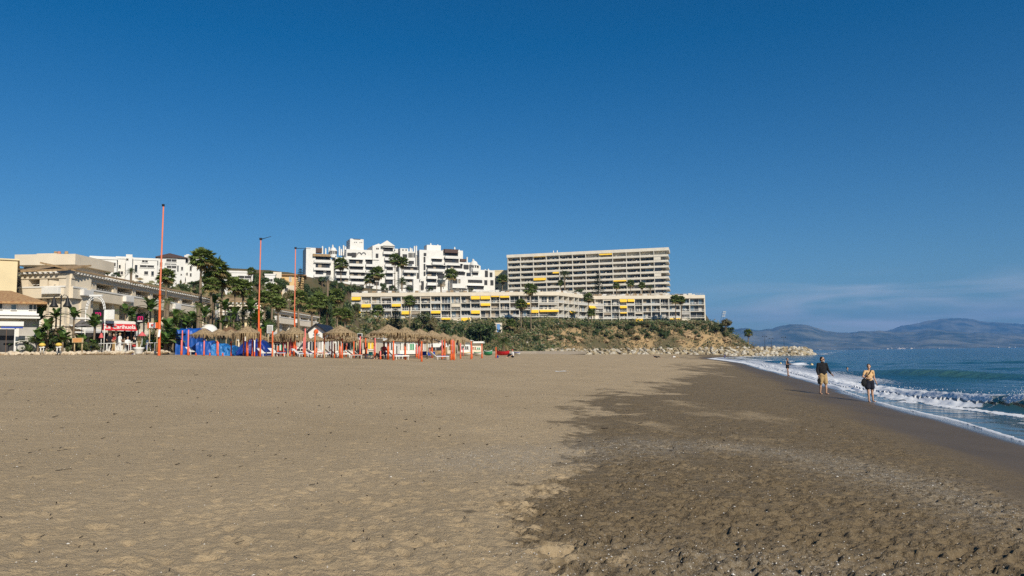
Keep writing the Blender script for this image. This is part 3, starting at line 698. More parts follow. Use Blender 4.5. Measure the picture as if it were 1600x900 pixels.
# ------------------------------------------------------------------ stepped white apartment complex
WR, LW = facade_root(477, 348, 776, 388, 30.0, 'white_apartment_complex', 'stepped white apartment complex with terraces, domed turrets and chimneys on the hilltop', 'apartment building', 420)
rw = random.Random(9)
def ublk(px0, px1, pyt, pyb, off=0, depth=10, m=0, s=None, name='wall'):
    x0, _ = plane_x(WR, px0, 420, off); x1, _ = plane_x(WR, px1, 420, off); zt = plane_z(WR, (px0+px1)/2, pyt, off); zb_ = plane_z(WR, (px0+px1)/2, pyb, off)
    s.box(x0, x1, off, off+depth, zb_, zt, m); return x0, x1, zb_, zt
body = MB()
# name: px left, px right, top y, bottom y, how far the front stands back
BL = [(478, 493, 387, 466, 1.5), (486.5, 517, 400, 466, 2.2), (470, 492, 434, 466, -3), (524, 545.5, 402, 466, .5), (541, 583, 390, 466, 1.2), (582, 594.5, 384, 466, .2), (594, 616, 384, 466, 2.6),
      (614, 622, 388.5, 466, 1.4), (625.5, 638, 388, 440, -.6), (637.5, 649, 393, 440, .8), (624, 650, 417, 466, -1.2), (646, 655, 436, 466, -4), (655.5, 692, 391, 466, 2.2),
      (667, 689, 383, 394, 7), (692, 716, 391, 466, 3.6), (715, 723.5, 391.5, 432, 5), (716, 737, 410, 466, 3.2), (707, 727, 431, 450, -2.5), (736, 751, 415, 466, 1.6), (727, 756, 432, 451, -1.2), (749, 773, 422, 466, 2.4), (493, 526, 405, 466, 3.5), (650, 660, 400, 466, 6)]
for (a_, b_2, t_, bo, off) in BL: ublk(a_, b_2, t_, bo, off, 12-off if off > 0 else 8, 0, body)
ublk(546.7, 568, 373.5, 392, 3, 9, 0, body)
ublk(472, 776, 456, 470, -5.5, 7, 0, body)
body.build('wall', M_white, WR)
# gabled top and hip roofs
def px_gable(px0, px1, pya, pyb, off, depth, m, name):
    x0, _ = plane_x(WR, px0, 420, off); x1, _ = plane_x(WR, px1, 420, off); zt = plane_z(WR, (px0+px1)/2, pya, off); zb_ = plane_z(WR, (px0+px1)/2, pyb, off); xm = (x0+x1)/2
    s = MB(); f = [(x0, off, zb_), (x1, off, zb_), (xm, off, zt)]; b = [(x, off+depth, z) for x, _, z in f]
    s.poly(f); s.poly(b[::-1]); s.poly([f[0], f[2], b[2], b[0]][::-1]); s.poly([f[1], b[1], b[2], f[2]][::-1]); s.poly([f[0], b[0], b[1], f[1]]); return s.build(name, m, WR)
px_gable(592, 617.5, 375.5, 383.8, 1.2, 9, M_white, 'gable')
px_gable(583, 600, 380.5, 384.2, .6, 6, M_white, 'gable')
# bands: dark raised block paints the balcony shade, some panes on it, pale parapet
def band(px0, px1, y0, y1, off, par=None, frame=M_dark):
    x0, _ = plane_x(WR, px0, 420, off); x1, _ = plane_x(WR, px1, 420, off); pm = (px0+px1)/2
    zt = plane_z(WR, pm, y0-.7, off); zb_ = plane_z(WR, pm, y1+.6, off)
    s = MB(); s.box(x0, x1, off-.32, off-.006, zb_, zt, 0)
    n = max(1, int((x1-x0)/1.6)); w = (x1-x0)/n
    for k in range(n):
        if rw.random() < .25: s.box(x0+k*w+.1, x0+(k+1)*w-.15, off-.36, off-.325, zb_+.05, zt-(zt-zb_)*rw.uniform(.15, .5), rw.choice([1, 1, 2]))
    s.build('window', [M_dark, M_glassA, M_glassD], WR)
    if par:
        out = par; pz = plane_z(WR, pm, y1+4.6, off)
        s = MB(); s.box(x0-.35, x1+.35, off-out, off-out+.22, pz, zb_+.02, 0); s.box(x0-.35, x1+.35, off-out+.222, off-.33, pz, pz+.25, 0)
        s.box(x0-.35, x0-.15, off-out+.22, off-.33, pz+.25, zb_, 0); s.box(x1+.15, x1+.35, off-out+.22, off-.33, pz+.25, zb_, 0)
        s.box(x0-.4, x1+.4, off-1.5, off-.004, zt+.0, zt+.22, 0)
        s.build('balcony', M_white, WR)
BD = [(626, 634, 441, 445, -1.2, 1), (657.5, 662, 440, 452, 1.8, None), (572, 590, 417.5, 422, 1.2, 1.6), (574, 592, 428, 432.5, 1.2, 1.6), (584, 592, 441, 445, .2, None), (547, 560, 447, 451.5, -1, 1.2), (527, 540, 446, 450, -.5, 1.4), (667, 681, 447, 452, 1.0, 1.4), (499, 508, 442, 447, 1.5, 1.4), (683, 694, 428, 434, 2.1, None), (683, 695, 438, 447, 2.1, None), (619, 624, 396, 402, 1.2, None), (619, 624, 407, 412, 1.2, None), (619, 624, 418, 423, 1.2, None), (491, 516, 400.8, 406.2, 2.2, 1.8), (490.5, 515, 412.5, 418.3, 2.2, 1.8), (491, 505, 422.8, 429, 2.2, 2.4), (495, 512, 433, 437.3, 2.2, 3), (510, 517, 420.5, 428, 1.9, None),
      (475, 490, 441.5, 446, -3, 1.2), (525.5, 541, 425, 430.2, .5, 1.8), (526, 544, 436, 440, .5, 2),
      (542.5, 557, 396, 399.3, 1.2, None), (545.5, 566, 406.8, 412, 1.2, 1.8), (547, 567, 416.5, 421.5, 1.2, 1.8), (547, 570, 427, 431, 1.2, 1.8), (549, 568, 436.8, 440.3, 1.2, 2.2),
      (549.5, 556, 395.5, 401, 1.0, None), (572, 590, 407, 412.8, 1.2, 1.6), (573, 582, 438.8, 442.5, 1.2, 2),
      (587, 591, 397, 402, .2, None), (599, 614.5, 388, 393, 2.6, 1.6), (601.5, 616, 397.8, 402.3, 2.6, 1.4), (602, 615.5, 408, 412.4, 2.6, 1.6), (604, 616, 418.3, 422.5, 2.6, 1.6), (603, 616, 428, 432.4, 2.6, 1.6), (601.5, 618, 438.8, 443, 2.6, None), (608, 628, 447, 453, 2.0, None),
      (638.3, 640, 396, 401.5, .8, None), (640.8, 642.3, 396, 401.5, .8, None), (643, 644.6, 396, 401.5, .8, None), (646, 648, 396, 401.5, .8, None), (629, 636, 398, 401.5, -.6, None), (638.5, 646.5, 408.3, 412.2, -1.2, None), (630.5, 651, 418, 422, -1.2, 2), (631, 646, 428, 432, -1.2, 2), (634, 656, 437.5, 441, -1.2, 1.2), (636, 649.5, 448.3, 453.5, -3, None),
      (662, 666, 396, 399, 2.2, None), (675, 690, 405.6, 409.6, 2.2, 2), (667, 695.5, 415.8, 420.3, 2.2, 2.4), (667, 681, 426.3, 431.6, 2.2, 2), (667, 681, 436.5, 441.5, 2.2, 2.2), (662, 664.5, 402, 409, 2.1, None), (662, 664.5, 413, 421, 2.1, None), (662, 664.5, 425, 430, 2.1, None), (660, 700, 393.5, 397.5, 5, 1.2),
      (695.5, 715.5, 395.5, 400, 3.4, 1.4), (695, 716.5, 403.8, 410.5, 3.4, 1.6), (699, 722, 413, 419.5, 3.2, 2), (711, 726, 425.8, 430.3, 3.2, 1.6), (707, 714.5, 436.5, 442, -2.5, None), (716, 719, 437, 441.5, -2.5, None), (707, 727, 447, 451.5, -1.5, None), (724.5, 732, 414.5, 419.5, 3.0, None), (729, 735.5, 427, 431, 3.0, None),
      (738, 746.5, 416, 419.8, 1.6, 1.6), (738, 746.5, 426.5, 430.3, 1.6, 1.4), (731, 753, 438, 441, -1.2, None), (730, 755, 447.5, 452, -1, 1.2), (756.5, 761, 438.5, 444.5, 2.4, None), (766, 770.5, 438.5, 445, 2.4, None), (757.5, 762, 423.5, 432, 2.4, None), (765, 769, 426.5, 432, 2.4, None), (519, 525, 400.5, 405, 3.0, None)]
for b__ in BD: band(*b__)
# turrets with little domes, chimneys
def turret(px, pyt, pyb, off, r):
    x, _ = plane_x(WR, px, 420, off); zt = plane_z(WR, px, pyt, off); z0 = plane_z(WR, px, pyb, off)
    s = MB(); s.lathe([(r*.96, z0), (r*.96, zt-.25*r)], (x, off+r, 0), 14); s.lathe([(r*1.08, zt-.25*r), (r*1.08, zt), (r*.92, zt+.02), (r*.8, zt+r*.45), (r*.5, zt+r*.75), (r*.12, zt+r*.9), (.1, zt+r*1.25), (0.01, zt+r*1.3)], (x, off+r, 0), 14)
    s.build('turret', M_white, WR)
    s = MB()
    for k in range(5):
        a = math.pi*(1.15+.7*k/4); s.box(x+r*math.cos(a)-.28, x+r*math.cos(a)+.28, off+r+r*math.sin(a)-.1, off+r+r*math.sin(a)+.1, zt-1.9, zt-.45)
    s.build('window', M_dark, WR)
turret(521.5, 390.5, 402, 2.4, 1.7); turret(743, 412.5, 424, .2, 2.2)
for (px, y0, y1, off) in [(503.5, 384.5, 396, 6), (508.5, 388, 396, 6), (514, 386, 396, 6), (519.5, 382.5, 389, 5), (530, 385, 396, 6), (533, 389, 396, 6), (536.5, 383, 396, 6), (539.5, 385, 392, 6), (549, 372.8, 376, 4), (579.3, 388, 391, 5), (641, 387, 396, 4), (643.5, 388, 396, 4), (647.5, 384.5, 396, 4), (650.5, 384, 396, 4), (673, 380, 385, 9), (684, 382, 386, 9), (710.5, 386, 394, 7), (717.5, 390, 393, 7), (729.8, 401.5, 413, 6), (739, 404.5, 410, 4), (758, 420.5, 424, 5), (763, 420, 424, 5)]:
    x, _ = plane_x(WR, px, 420, off); zt = plane_z(WR, px, y0, off); z0 = plane_z(WR, px, y1, off)
    s = MB(); s.box(x-.32, x+.32, off-.32, off+.32, z0-1, zt-.5); s.box(x-.42, x+.42, off-.42, off+.42, zt-.5, zt-.35); s.box(x-.2, x+.2, off-.2, off+.2, zt-.35, zt)
    s.build('chimney', M_white, WR)
# brown pergolas, maroon roof, small dark openings on the tower
for (a_, b_2, y0, y1, off, m_) in [(489, 516, 396.8, 400.6, .2, M_tiled), (695, 716, 389.3, 395, 1.6, M_dkroof), (493, 503, 387.5, 394.5, 2.5, M_dkroof), (720, 729, 404.5, 408.5, 3.6, M_dkroof), (552, 563, 373.2, 374.2, 2.9, M_dkroof)]:
    s = MB(); ublk(a_, b_2, y0, y1, off, 3.2, 0, s); s.build('roof', m_, WR)
s = MB()
for (p, y) in ((554, 378.7), (556.8, 378.7), (562.3, 379), (565, 379)): ublk(p-.6, p+.6, y-.6, y+.6, 2.9, .09, 0, s)
for (p, y) in ((629.7, 390.6), (634.6, 390.6), (588.7, 388.5), (591, 388.5), (616.7, 391)): ublk(p-.9, p+.9, y-1.2, y+1.2, -.7 if p > 620 else .1, .09, 0, s)
s.build('vent', M_dark, WR, kind='stuff')
# arches over the mid terrace
s = MB()
for p in (561.5, 568.3):
    x, _ = plane_x(WR, p, 420, .8); z = plane_z(WR, p, 397.5, .8)
    for k in range(8):
        a0, a1 = math.pi*k/8, math.pi*(k+1)/8; s.tube((x+.95*math.cos(a0), .8, z+.95*math.sin(a0)), (x+.95*math.cos(a1), .8, z+.95*math.sin(a1)), .14, n=4)
s.build('arch', M_dark, WR)

# small yellow block between the white complex and the slab block
def simple_house(name, label, px0, px1, pyt, pyb, D, depth, wallm, wins, cat='house', roof=None, D1=None, zb_=None, parapet=0.0):
    z = Zp((px0+px1)/2, pyb, D)-0.0 if zb_ is None else zb_
    if D1 is None and px1 < 500:                     # these houses look out to the sea, turned away from the street
        kR, kL = (800-px1)/F, (800-px0)/F; D1 = D*(1+kR*kL)/(1+kR*kR)
    r, L = facade_root(px0, D, px1, D1 or D, z, name, label, cat, pyt)
    zt = plane_z(r, (px0+px1)/2, pyt); s = MB(); s.box(0, L, 0, depth, min(0, H(r.location.x, r.location.y)-z)-1.5, zt, 0); s.build('wall', wallm, r)
    for (a_, b_2, y0, y1, mm) in wins:
        x0, _ = plane_x(r, a_, pyt); x1, _ = plane_x(r, b_2, pyt); za = plane_z(r, (a_+b_2)/2, y1); zc = plane_z(r, (a_+b_2)/2, y0)
        s = MB(); s.box(x0, x1, -.03, .06, za, zc, 0)
        fw = min(.14, (x1-x0)*.12); s.box(x0-fw, x1+fw, -.10, -.032, zc, zc+fw, 1); s.box(x0-fw, x1+fw, -.16, -.032, za-fw, za, 1); s.box(x0-fw, x0, -.08, -.032, za, zc, 1); s.box(x1, x1+fw, -.08, -.032, za, zc, 1)
        if x1-x0 > .9: s.box((x0+x1)/2-.04, (x0+x1)/2+.04, -.07, -.032, za, zc, 1)
        s.build('window', [mm, M_frame if wallm is not M_white else M_white], r)
    if roof:
        kind, rpx0, rpx1, rpy, mm, ov = roof
        s = MB(); x0, x1 = -ov, L+ov; y0, y1 = -ov, depth+ov; zr_ = plane_z(r, (px0+px1)/2, rpy); th = .18
        if kind == 'hip':
            xa, _ = plane_x(r, rpx0, pyt); xb, _ = plane_x(r, rpx1, pyt); ym = depth/2; A, B_ = (xa, ym, zr_), (xb, ym, zr_)
            c = [(x0, y0, zt), (x1, y0, zt), (x1, y1, zt), (x0, y1, zt)]
            s.poly([c[0], c[1], B_, A]); s.poly([c[1], c[2], B_]); s.poly([c[2], c[3], A, B_]); s.poly([c[3], c[0], A]); s.box(x0, x1, y0, y1, zt-th, zt-.003)
        else:
            s.poly([(x0, y0, zt), (x1, y0, zt), (x1, y1, zr_), (x0, y1, zr_)]); s.box(x0, x1, y0, y1, zt-th, zt-.003)
            s.poly([(x0, y1, zt), (x0, y0, zt), (x0, y1, zr_)]); s.poly([(x1, y0, zt), (x1, y1, zt), (x1, y1, zr_)]); s.poly([(x1, y1, zt), (x0, y1, zt), (x0, y1, zr_), (x1, y1, zr_)])
        s.build('roof', mm, r)
    if parapet:
        s = MB(); s.box(-.15, L+.15, -.15, .15, zt-.02, zt+parapet); s.box(-.15, .15, .152, depth, zt-.02, zt+parapet); s.box(L-.15, L+.15, .152, depth, zt-.02, zt+parapet); s.build('parapet', wallm, r)
    return r
simple_house('yellow_apartment_block', 'narrow yellow apartment block between the white complex and the tall slab block', 772, 794, 423.5, 458, 398, 12, M_yellow,
    [(774, 778, 431, 434.5, M_dark), (774, 778, 440, 444, M_dark), (774, 778, 449, 452.5, M_dark), (781, 783, 430, 433.5, M_glassA), (786, 789, 430, 433.5, M_glassA), (786, 789, 440, 443.5, M_glassA)], 'apartment building', zb_=28, parapet=.5)

# ------------------------------------------------------------------ hotel strip behind the promenade
HOT = empty('beige_hotel', (-47, 77, PZ), 0, label='long beige three-storey hotel with tiled eaves and pergola terraces behind the palms', cat='hotel')
def seg(name, p0, p1, ztop, nb, depth, rn, first=0.0, yellow=False, shops=True, zb0=0.0, parts=True):
    """one straight run: shops, a floor of balconies, a parapet band, a pergola floor, a tiled eave. p0 -> p1 seen from outside, left to right"""
    a = Vector(p0); b = Vector(p1); d = b-a; L = d.length
    g = empty(name, (a.x, a.y, 0), math.atan2(d.y, d.x)); g.parent = HOT
    g.location = (a.x-HOT.location.x, a.y-HOT.location.y, 0)
    bw_ = L/nb; s = MB()
    zA, zB = 3.1, 6.15                                # floor levels
    s.box(first, L, 2.2, depth, zb0-1, ztop-.35, 0)
    s.box(0, L, .0, 2.197, zA-.25, zA, 0)
    s.box(0, L, -.35, 2.197, zB-.30, zB+.95, 0)        # broad plain band
    s.box(-.1, L+.1, -.42, -.352, zB+.80, zB+.97, 1)
    s.box(0, L, -.2, 2.197, ztop-.95, ztop-.45, 0)     # beam
    for i in range(nb+1):
        x = min(max(i*bw_, .45), L-.45)
        s.box(x-.45, x+.45, -.1, 2.196, zB+.954, ztop-.954, 0)
        s.hexa([(x-.4, -.102, zB+.96), (x+.4, -.102, zB+.96), (x+.4, 1.2, zB+.96), (x-.4, 1.2, zB+.96)], [(x-.4, -.101, zB+1.2), (x+.4, -.101, zB+1.2), (x+.4, 1.2, zB+1.9), (x-.4, 1.2, zB+1.9)], 0)
        s.box(x-.22, x+.22, .1, 2.196, zA, zB-.304, 0)
        if shops: s.box(x-.3, x+.3, .1, 2.196, zb0-.5, zA-.254, 0)
    s.build('wall', [M_beige if not yellow else M_cream, M_white], g)
    e = MB(); e.hexa([(-.4, -.75, ztop-.25), (L+.4, -.75, ztop-.25), (L+.4, 3.0, ztop+.62), (-.4, 3.0, ztop+.62)], [(-.4, -.75, ztop-.1), (L+.4, -.75, ztop-.1), (L+.4, 3.0, ztop+.8), (-.4, 3.0, ztop+.8)])
    e.build('tiled_eave', M_tiled, g)
    jo = MB()
    for k in range(int(L/.62)):
        x = .3+k*.62; jo.box(x-.11, x+.11, -.72, -.2, ztop-.47, ztop-.3)
    jo.build('eave_joist', M_white, g, kind='stuff')
    for i in range(nb):
        x0, x1 = i*bw_+.45, (i+1)*bw_-.45
        bay_window(g, x0, x1, 2.05, zB+1.0, ztop-1.0, rn, frame=M_brownf, panes=3, dark=True)
        pg = MB()                                     # sloping pergola slats over the terrace
        for k in range(int((x1-x0)/.55)):
            xx = x0+.25+k*.55; pg.hexa([(xx-.07, -.05, zB+1.15), (xx+.07, -.05, zB+1.15), (xx+.07, .05, zB+1.15), (xx-.07, .05, zB+1.15)], [(xx-.07, 1.85, ztop-1.02), (xx+.07, 1.85, ztop-1.02), (xx+.07, 1.95, ztop-1.02), (xx-.07, 1.95, ztop-1.02)])
        pg.build('pergola', M_white, g)
        x0, x1 = i*bw_+.22, (i+1)*bw_-.22; mid = (x0+x1)/2
        bay_window(g, x0+.1, x1-.1, 1.9, zA+.02, zB-.4, rn, panes=3)
        bl = MB(); bl.box(x0+.05, mid-.1, .45, .5, zA+(.9 if rn.random() < .6 else .3), zB-.35, 0 if rn.random() < .6 else 1); bl.build('blind', [M_yellow, M_glassC], g)
        rr = MB(); rr.box(x0, x1, .02, .12, zA, zA+.95); rr.build('balcony_parapet', M_white if rn.random() < .4 else M_beige, g)
        if rn.random() < .5:
            ac = MB(); ac.box(mid-1.0, mid+1.0, -.75, -.355, zB+.1, zB+.75); ac.box(mid-.9, mid+.9, -.77, -.752, zB+.16, zB+.7); ac.build('flower_box', M_white, g)
        if shops:
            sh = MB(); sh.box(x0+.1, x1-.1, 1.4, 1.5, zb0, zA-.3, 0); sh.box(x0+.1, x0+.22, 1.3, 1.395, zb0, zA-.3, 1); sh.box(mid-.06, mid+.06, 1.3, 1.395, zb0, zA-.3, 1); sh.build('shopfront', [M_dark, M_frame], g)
            if rn.random() < .6:
                aw = MB(); aw.hexa([(x0-.1, -1.6, zA-.75), (x1+.1, -1.6, zA-.75), (x1+.1, .0, zA-.12), (x0-.1, .0, zA-.12)], [(x0-.1, -1.6, zA-.70), (x1+.1, -1.6, zA-.70), (x1+.1, .0, zA-.06), (x0-.1, .0, zA-.06)]); aw.box(x0-.1, x1+.1, -1.63, -1.605, zA-.98, zA-.7)
                aw.build('shop_awning', rn.choice([M_white, M_white, mat('cream_canvas', (.72, .66, .52), .85)]), g)
    return g
rh = random.Random(33)
hA = (Xp(28, 78.6), 78.6); hC = (Xp(100, 77.8), 77.8); 
seg('front_wing', hA, hC, 8.9, 2, 3.6, rh, zb0=0)
seg('side_wing', (hC[0]+.1, hC[1]+.35), (-48.2, 120), 8.9, 9, 12, rh, first=2.6)
WC = seg('yellow_wing', (Xp(340, 124), 124), (Xp(406, 127), 127), 8.9, 2, 10, rh, yellow=True)
seg('rear_wing', (Xp(418, 137), 137), (Xp(494, 168), 168), 8.6, 5, 10, rh, yellow=True)
# upper storey set back on the front wing with water tanks
up_ = MB(); x0 = Xp(30, 90)-HOT.location.x; x1 = Xp(84, 90)-HOT.location.x
zt = Zp(80, 398.5, 90)-PZ; up_.box(x0, x1+2, 13, 20, 7, zt-1.3, 0); up_.box(x0-.6, x1+2.6, 12.2, 21, zt-1.3, zt, 0)
up_.box(x1-3.3, x1-.8, 14, 16, zt, zt+.35, 0); up_.box(x1-5.2, x1-4.4, 14, 15, zt, zt+.2, 0)
up_.build('penthouse', M_beige, HOT)
for (px, m_) in ((80, M_tiled), (85.5, mat('red_pot', (.45, .20, .14), .9)), (97, M_tiled)):
    s = MB(); x = Xp(px, 92)-HOT.location.x; s.lathe([(.18, zt), (.22, zt+.4), (.21, zt+.68), (.14, zt+.74), (.01, zt+.75)], (x, 15, 0), 10); s.build('chimney_pot', m_, HOT)
s = MB()
for (a_, b_2) in ((12, 44), (44, 76)): pass
x = Xp(32, 90)-HOT.location.x; s.box(x, x+1.6, 12.9, 12.98, zt-2.6, zt-1.5); s.box(x+4, x+6.2, 12.9, 12.98, zt-2.4, zt-1.45); s.build('window', M_glassA, HOT)

# blank yellow wall at the left edge and the tile-roofed house in front of it
simple_house('yellow_building', 'plain windowless yellow-cream block at the end of the beach strip', -110, 28, 403.5, 556, 70, 12, M_yellow, [], 'building', zb_=PZ, parapet=.12)
TH = simple_house('tile_roof_house', 'white restaurant house with a terracotta tiled roof and dark open front', -120, 58, 470.5, 556, 60, 9, M_white,
    [(-2, 4, 474, 483, M_glassA), (18, 26, 476, 484, M_glassB), (46, 51, 476, 484, M_glassA), (53, 57, 476, 484, M_glassA)], 'restaurant', roof=('hip', -60, 14, 446.5, M_tile, .75), zb_=PZ)
def on(root, px0, px1, y0, y1, off, thick, m, name, **k):
    x0, _ = plane_x(root, px0, 510, off); x1, _ = plane_x(root, px1, 510, off); za = plane_z(root, (px0+px1)/2, y1, off); zc = plane_z(root, (px0+px1)/2, y0, off)
    s = MB(); s.box(x0, x1, off, off+thick, za, zc); return s.build(name, m, root, **k)
M_blue = mat('blue_canvas', (.03, .07, .35), .8, .15, 2)
on(TH, -60, 60, 489, 492, -.5, .498, M_white, 'ledge'); on(TH, -60, 62, 494, 497, -1.2, 1.198, M_white, 'canopy')
on(TH, -60, 37, 502, 509, -1.9, .05, M_white, 'valance'); on(TH, 2, 36, 510.5, 513, -2.2, .06, M_blue, 'valance', label='blue valance')
on(TH, -100, 23, 514, 552, -.12, .1, M_dark, 'open_front_shade'); on(TH, 23, 25, 512, 553, -2.1, .12, M_white, 'post'); on(TH, 10, 11, 514, 553, -2.1, .1, M_brownf, 'post')  # flat dark panel paints the shade behind the open front
on(TH, -60, 34, 551.5, 555, -3.0, 2.8, M_tiled, 'step')
on(TH, 30, 60, 500, 556, -.1, .096, M_glassC, 'shopfront')

# ------------------------------------------------------------------ small houses and villas on the hillside
simple_house('terraced_villa', 'low white villa row with a shallow gable and shaded terrace above the hotel roof', 112, 141, 403.5, 430, 150, 10, M_white, [(122, 140, 409.5, 414, M_dark), (114, 121, 412, 415, M_dark), (125, 131, 418, 422, M_glassA)], 'villa', roof=('hip', 124, 134, 397, M_white, .2), zb_=16)
simple_house('white_terrace_house', 'long white terrace house with a dark shaded loggia', 141, 183, 405, 432, 156, 10, M_white, [(146, 181, 410, 415.5, M_dark)], 'villa', zb_=16, parapet=.6)
simple_house('white_villa', 'white villa with a stepped bell gable above its roof', 182, 207, 404.5, 436, 165, 9, M_white, [(196, 203, 412, 425, M_glassA), (186, 189, 414, 419, M_glassA), (185, 193, 424, 429, M_dark)], 'villa', zb_=17, parapet=.5)
r = simple_house('white_bell_gable', 'tall white curved gable tower among the villas', 197, 207, 397.5, 412, 163, 3, M_white, [(197.5, 201, 404, 406.5, M_dark)], 'villa', zb_=19)
simple_house('white_villa_with_garage', 'white villa with chimneys and a wide dark garage opening', 207, 246, 406.5, 436, 172, 10, M_white, [(211, 215, 414, 425, M_glassA), (219, 241, 414.5, 418, M_dark), (222, 231, 406.8, 410, M_dark), (226, 232, 424, 429, M_dark), (237, 241, 424, 431, M_glassA), (212, 217, 430, 434, M_dark)], 'villa', zb_=17, parapet=.5)
r = simple_house('white_tower_block', 'white block of flats with a brown pyramid roof among villas', 246, 290, 402, 446, 200, 14, M_white,
    [(260, 276, 405, 409, M_dark), (258, 276, 412, 413.5, M_dark), (283.5, 286.5, 417, 422, M_dark), (277.5, 279.5, 415, 424, M_glassA), (261, 276, 415.5, 419, M_dark), (262, 275, 422, 425, M_dark), (263, 275, 430, 433, M_dark), (250, 254, 410, 416, M_dark), (250, 254, 421, 427, M_glassA), (251, 256, 433, 437, M_dark), (283, 285, 428, 430, M_dark), (291, 291.5, 427, 430, M_dark)], 'apartment building', roof=('hip', 263.8, 264.2, 390.5, M_dkroof, .5), zb_=18)
simple_house('white_flats', 'white flats with arched windows and roof chimneys beside the pyramid-roofed block', 289, 319, 402.5, 446, 204, 12, M_white,
    [(282, 283, 403, 411, M_dark), (285.5, 294.5, 403.5, 411, M_dark), (297, 306, 406, 412, M_dark), (292, 294, 426, 430, M_dark), (297, 300, 416, 423, M_dark), (297.5, 300, 427, 432, M_dark), (290, 291.5, 435, 440, M_dark)], 'apartment building', zb_=18, parapet=.6)
for (px, py0, py1, D) in ((286.8, 397, 403, 206), (290.5, 399, 403, 206), (294, 399, 403, 206), (297, 399, 403, 206), (222, 404, 408, 174), (224, 403.5, 408, 174), (226.5, 404, 408, 174), (165, 402, 406, 158), (110, 399, 404, 150)):
    s = MB(); z0 = Zp(px, py1, D)-1; z1 = Zp(px, py0, D); s.box(-.3, .3, -.3, .3, 0, z1-z0-.3); s.box(-.4, .4, -.4, .4, z1-z0-.3, z1-z0)
    h_ = [o for o in C.objects if o.get('category') in ('villa', 'apartment building') and o.name.startswith(('white_', 'terraced'))]
    o = s.build('chimney', M_white, None)
    host = min((q for q in h_ if q is not WR), key=lambda q: abs(q.location.y-D)+abs(q.location.x-Xp(px, D))*.3)
    o.parent = host; w = Vector((Xp(px, D), D+1.0, z0))-host.location; c_, s_ = math.cos(-host.rotation_euler.z), math.sin(-host.rotation_euler.z)
    o.location = (w.x*c_-w.y*s_, w.x*s_+w.y*c_, w.z)
simple_house('white_roofed_row', 'low white terrace row half hidden by palm crowns', 350, 395, 426, 448, 205, 9, M_white, [(358, 366, 432, 437, M_dark), (372, 392, 431, 435, M_dark)], 'house', zb_=22, parapet=.5)
simple_house('white_bungalow', 'small white bungalow between dark pine crowns', 414, 430, 430, 462, 220, 9, M_white, [(418, 426, 436, 440, M_dark), (417, 427, 447, 451, M_dark)], 'house', zb_=22, parapet=.4)
simple_house('stone_house', 'small stone-coloured house with a flat roof peak beside the red roof', 427, 440, 425, 460, 232, 10, M_cream, [(430, 432, 428, 430, M_dark)], 'house', zb_=22)
simple_house('red_roof_house', 'ochre house with a red tiled roof behind the tall poles', 438, 475, 429.5, 466, 236, 12, mat('ochre_render', (.66, .45, .22), .9), [(452, 455.5, 433, 440, M_glassC), (466, 469, 433, 440, M_glassC)], 'house', roof=('hip', 450, 466, 425.3, M_tile, .8), zb_=22)
simple_house('long_stone_wall_house', 'low stone terrace building below the ochre house', 441, 460, 446, 466, 215, 6, M_beige, [(445, 450, 450, 455, M_dark)], 'house', zb_=18)
# ------------------------------------------------------------------ plants
def leafmat(name, c, c2, rough=.55, scale=1.4):
    m = mat(name, c, rough, .1, scale, col2=c2, spec=.35); b = m.node_tree.nodes['Principled BSDF']; return m
M_palm = leafmat('palm_leaf', (.10, .145, .034), (.18, .22, .06))
M_palmd = leafmat('palm_leaf_dark', (.055, .088, .028), (.12, .15, .05))
M_palmb = leafmat('dry_palm_leaf', (.20, .145, .06), (.30, .23, .10))
M_grey = leafmat('grey_palm_leaf', (.12, .16, .16), (.20, .25, .26))
M_ban = leafmat('banana_leaf', (.055, .12, .025), (.14, .22, .05))
M_bush = leafmat('bush_leaf', (.040, .075, .020), (.09, .125, .035))
M_bushy = leafmat('olive_leaf', (.085, .092, .030), (.16, .15, .06))
M_bushb = leafmat('dry_scrub', (.15, .11, .05), (.23, .18, .09))
M_dark2 = leafmat('pine_needle', (.018, .038, .014), (.045, .070, .022))
M_trunk = mat('palm_trunk', (.22, .165, .11), .95, .25, 3, .8, 14)
M_wood = mat('bark', (.15, .11, .075), .95, .25, 3, .8, 14)

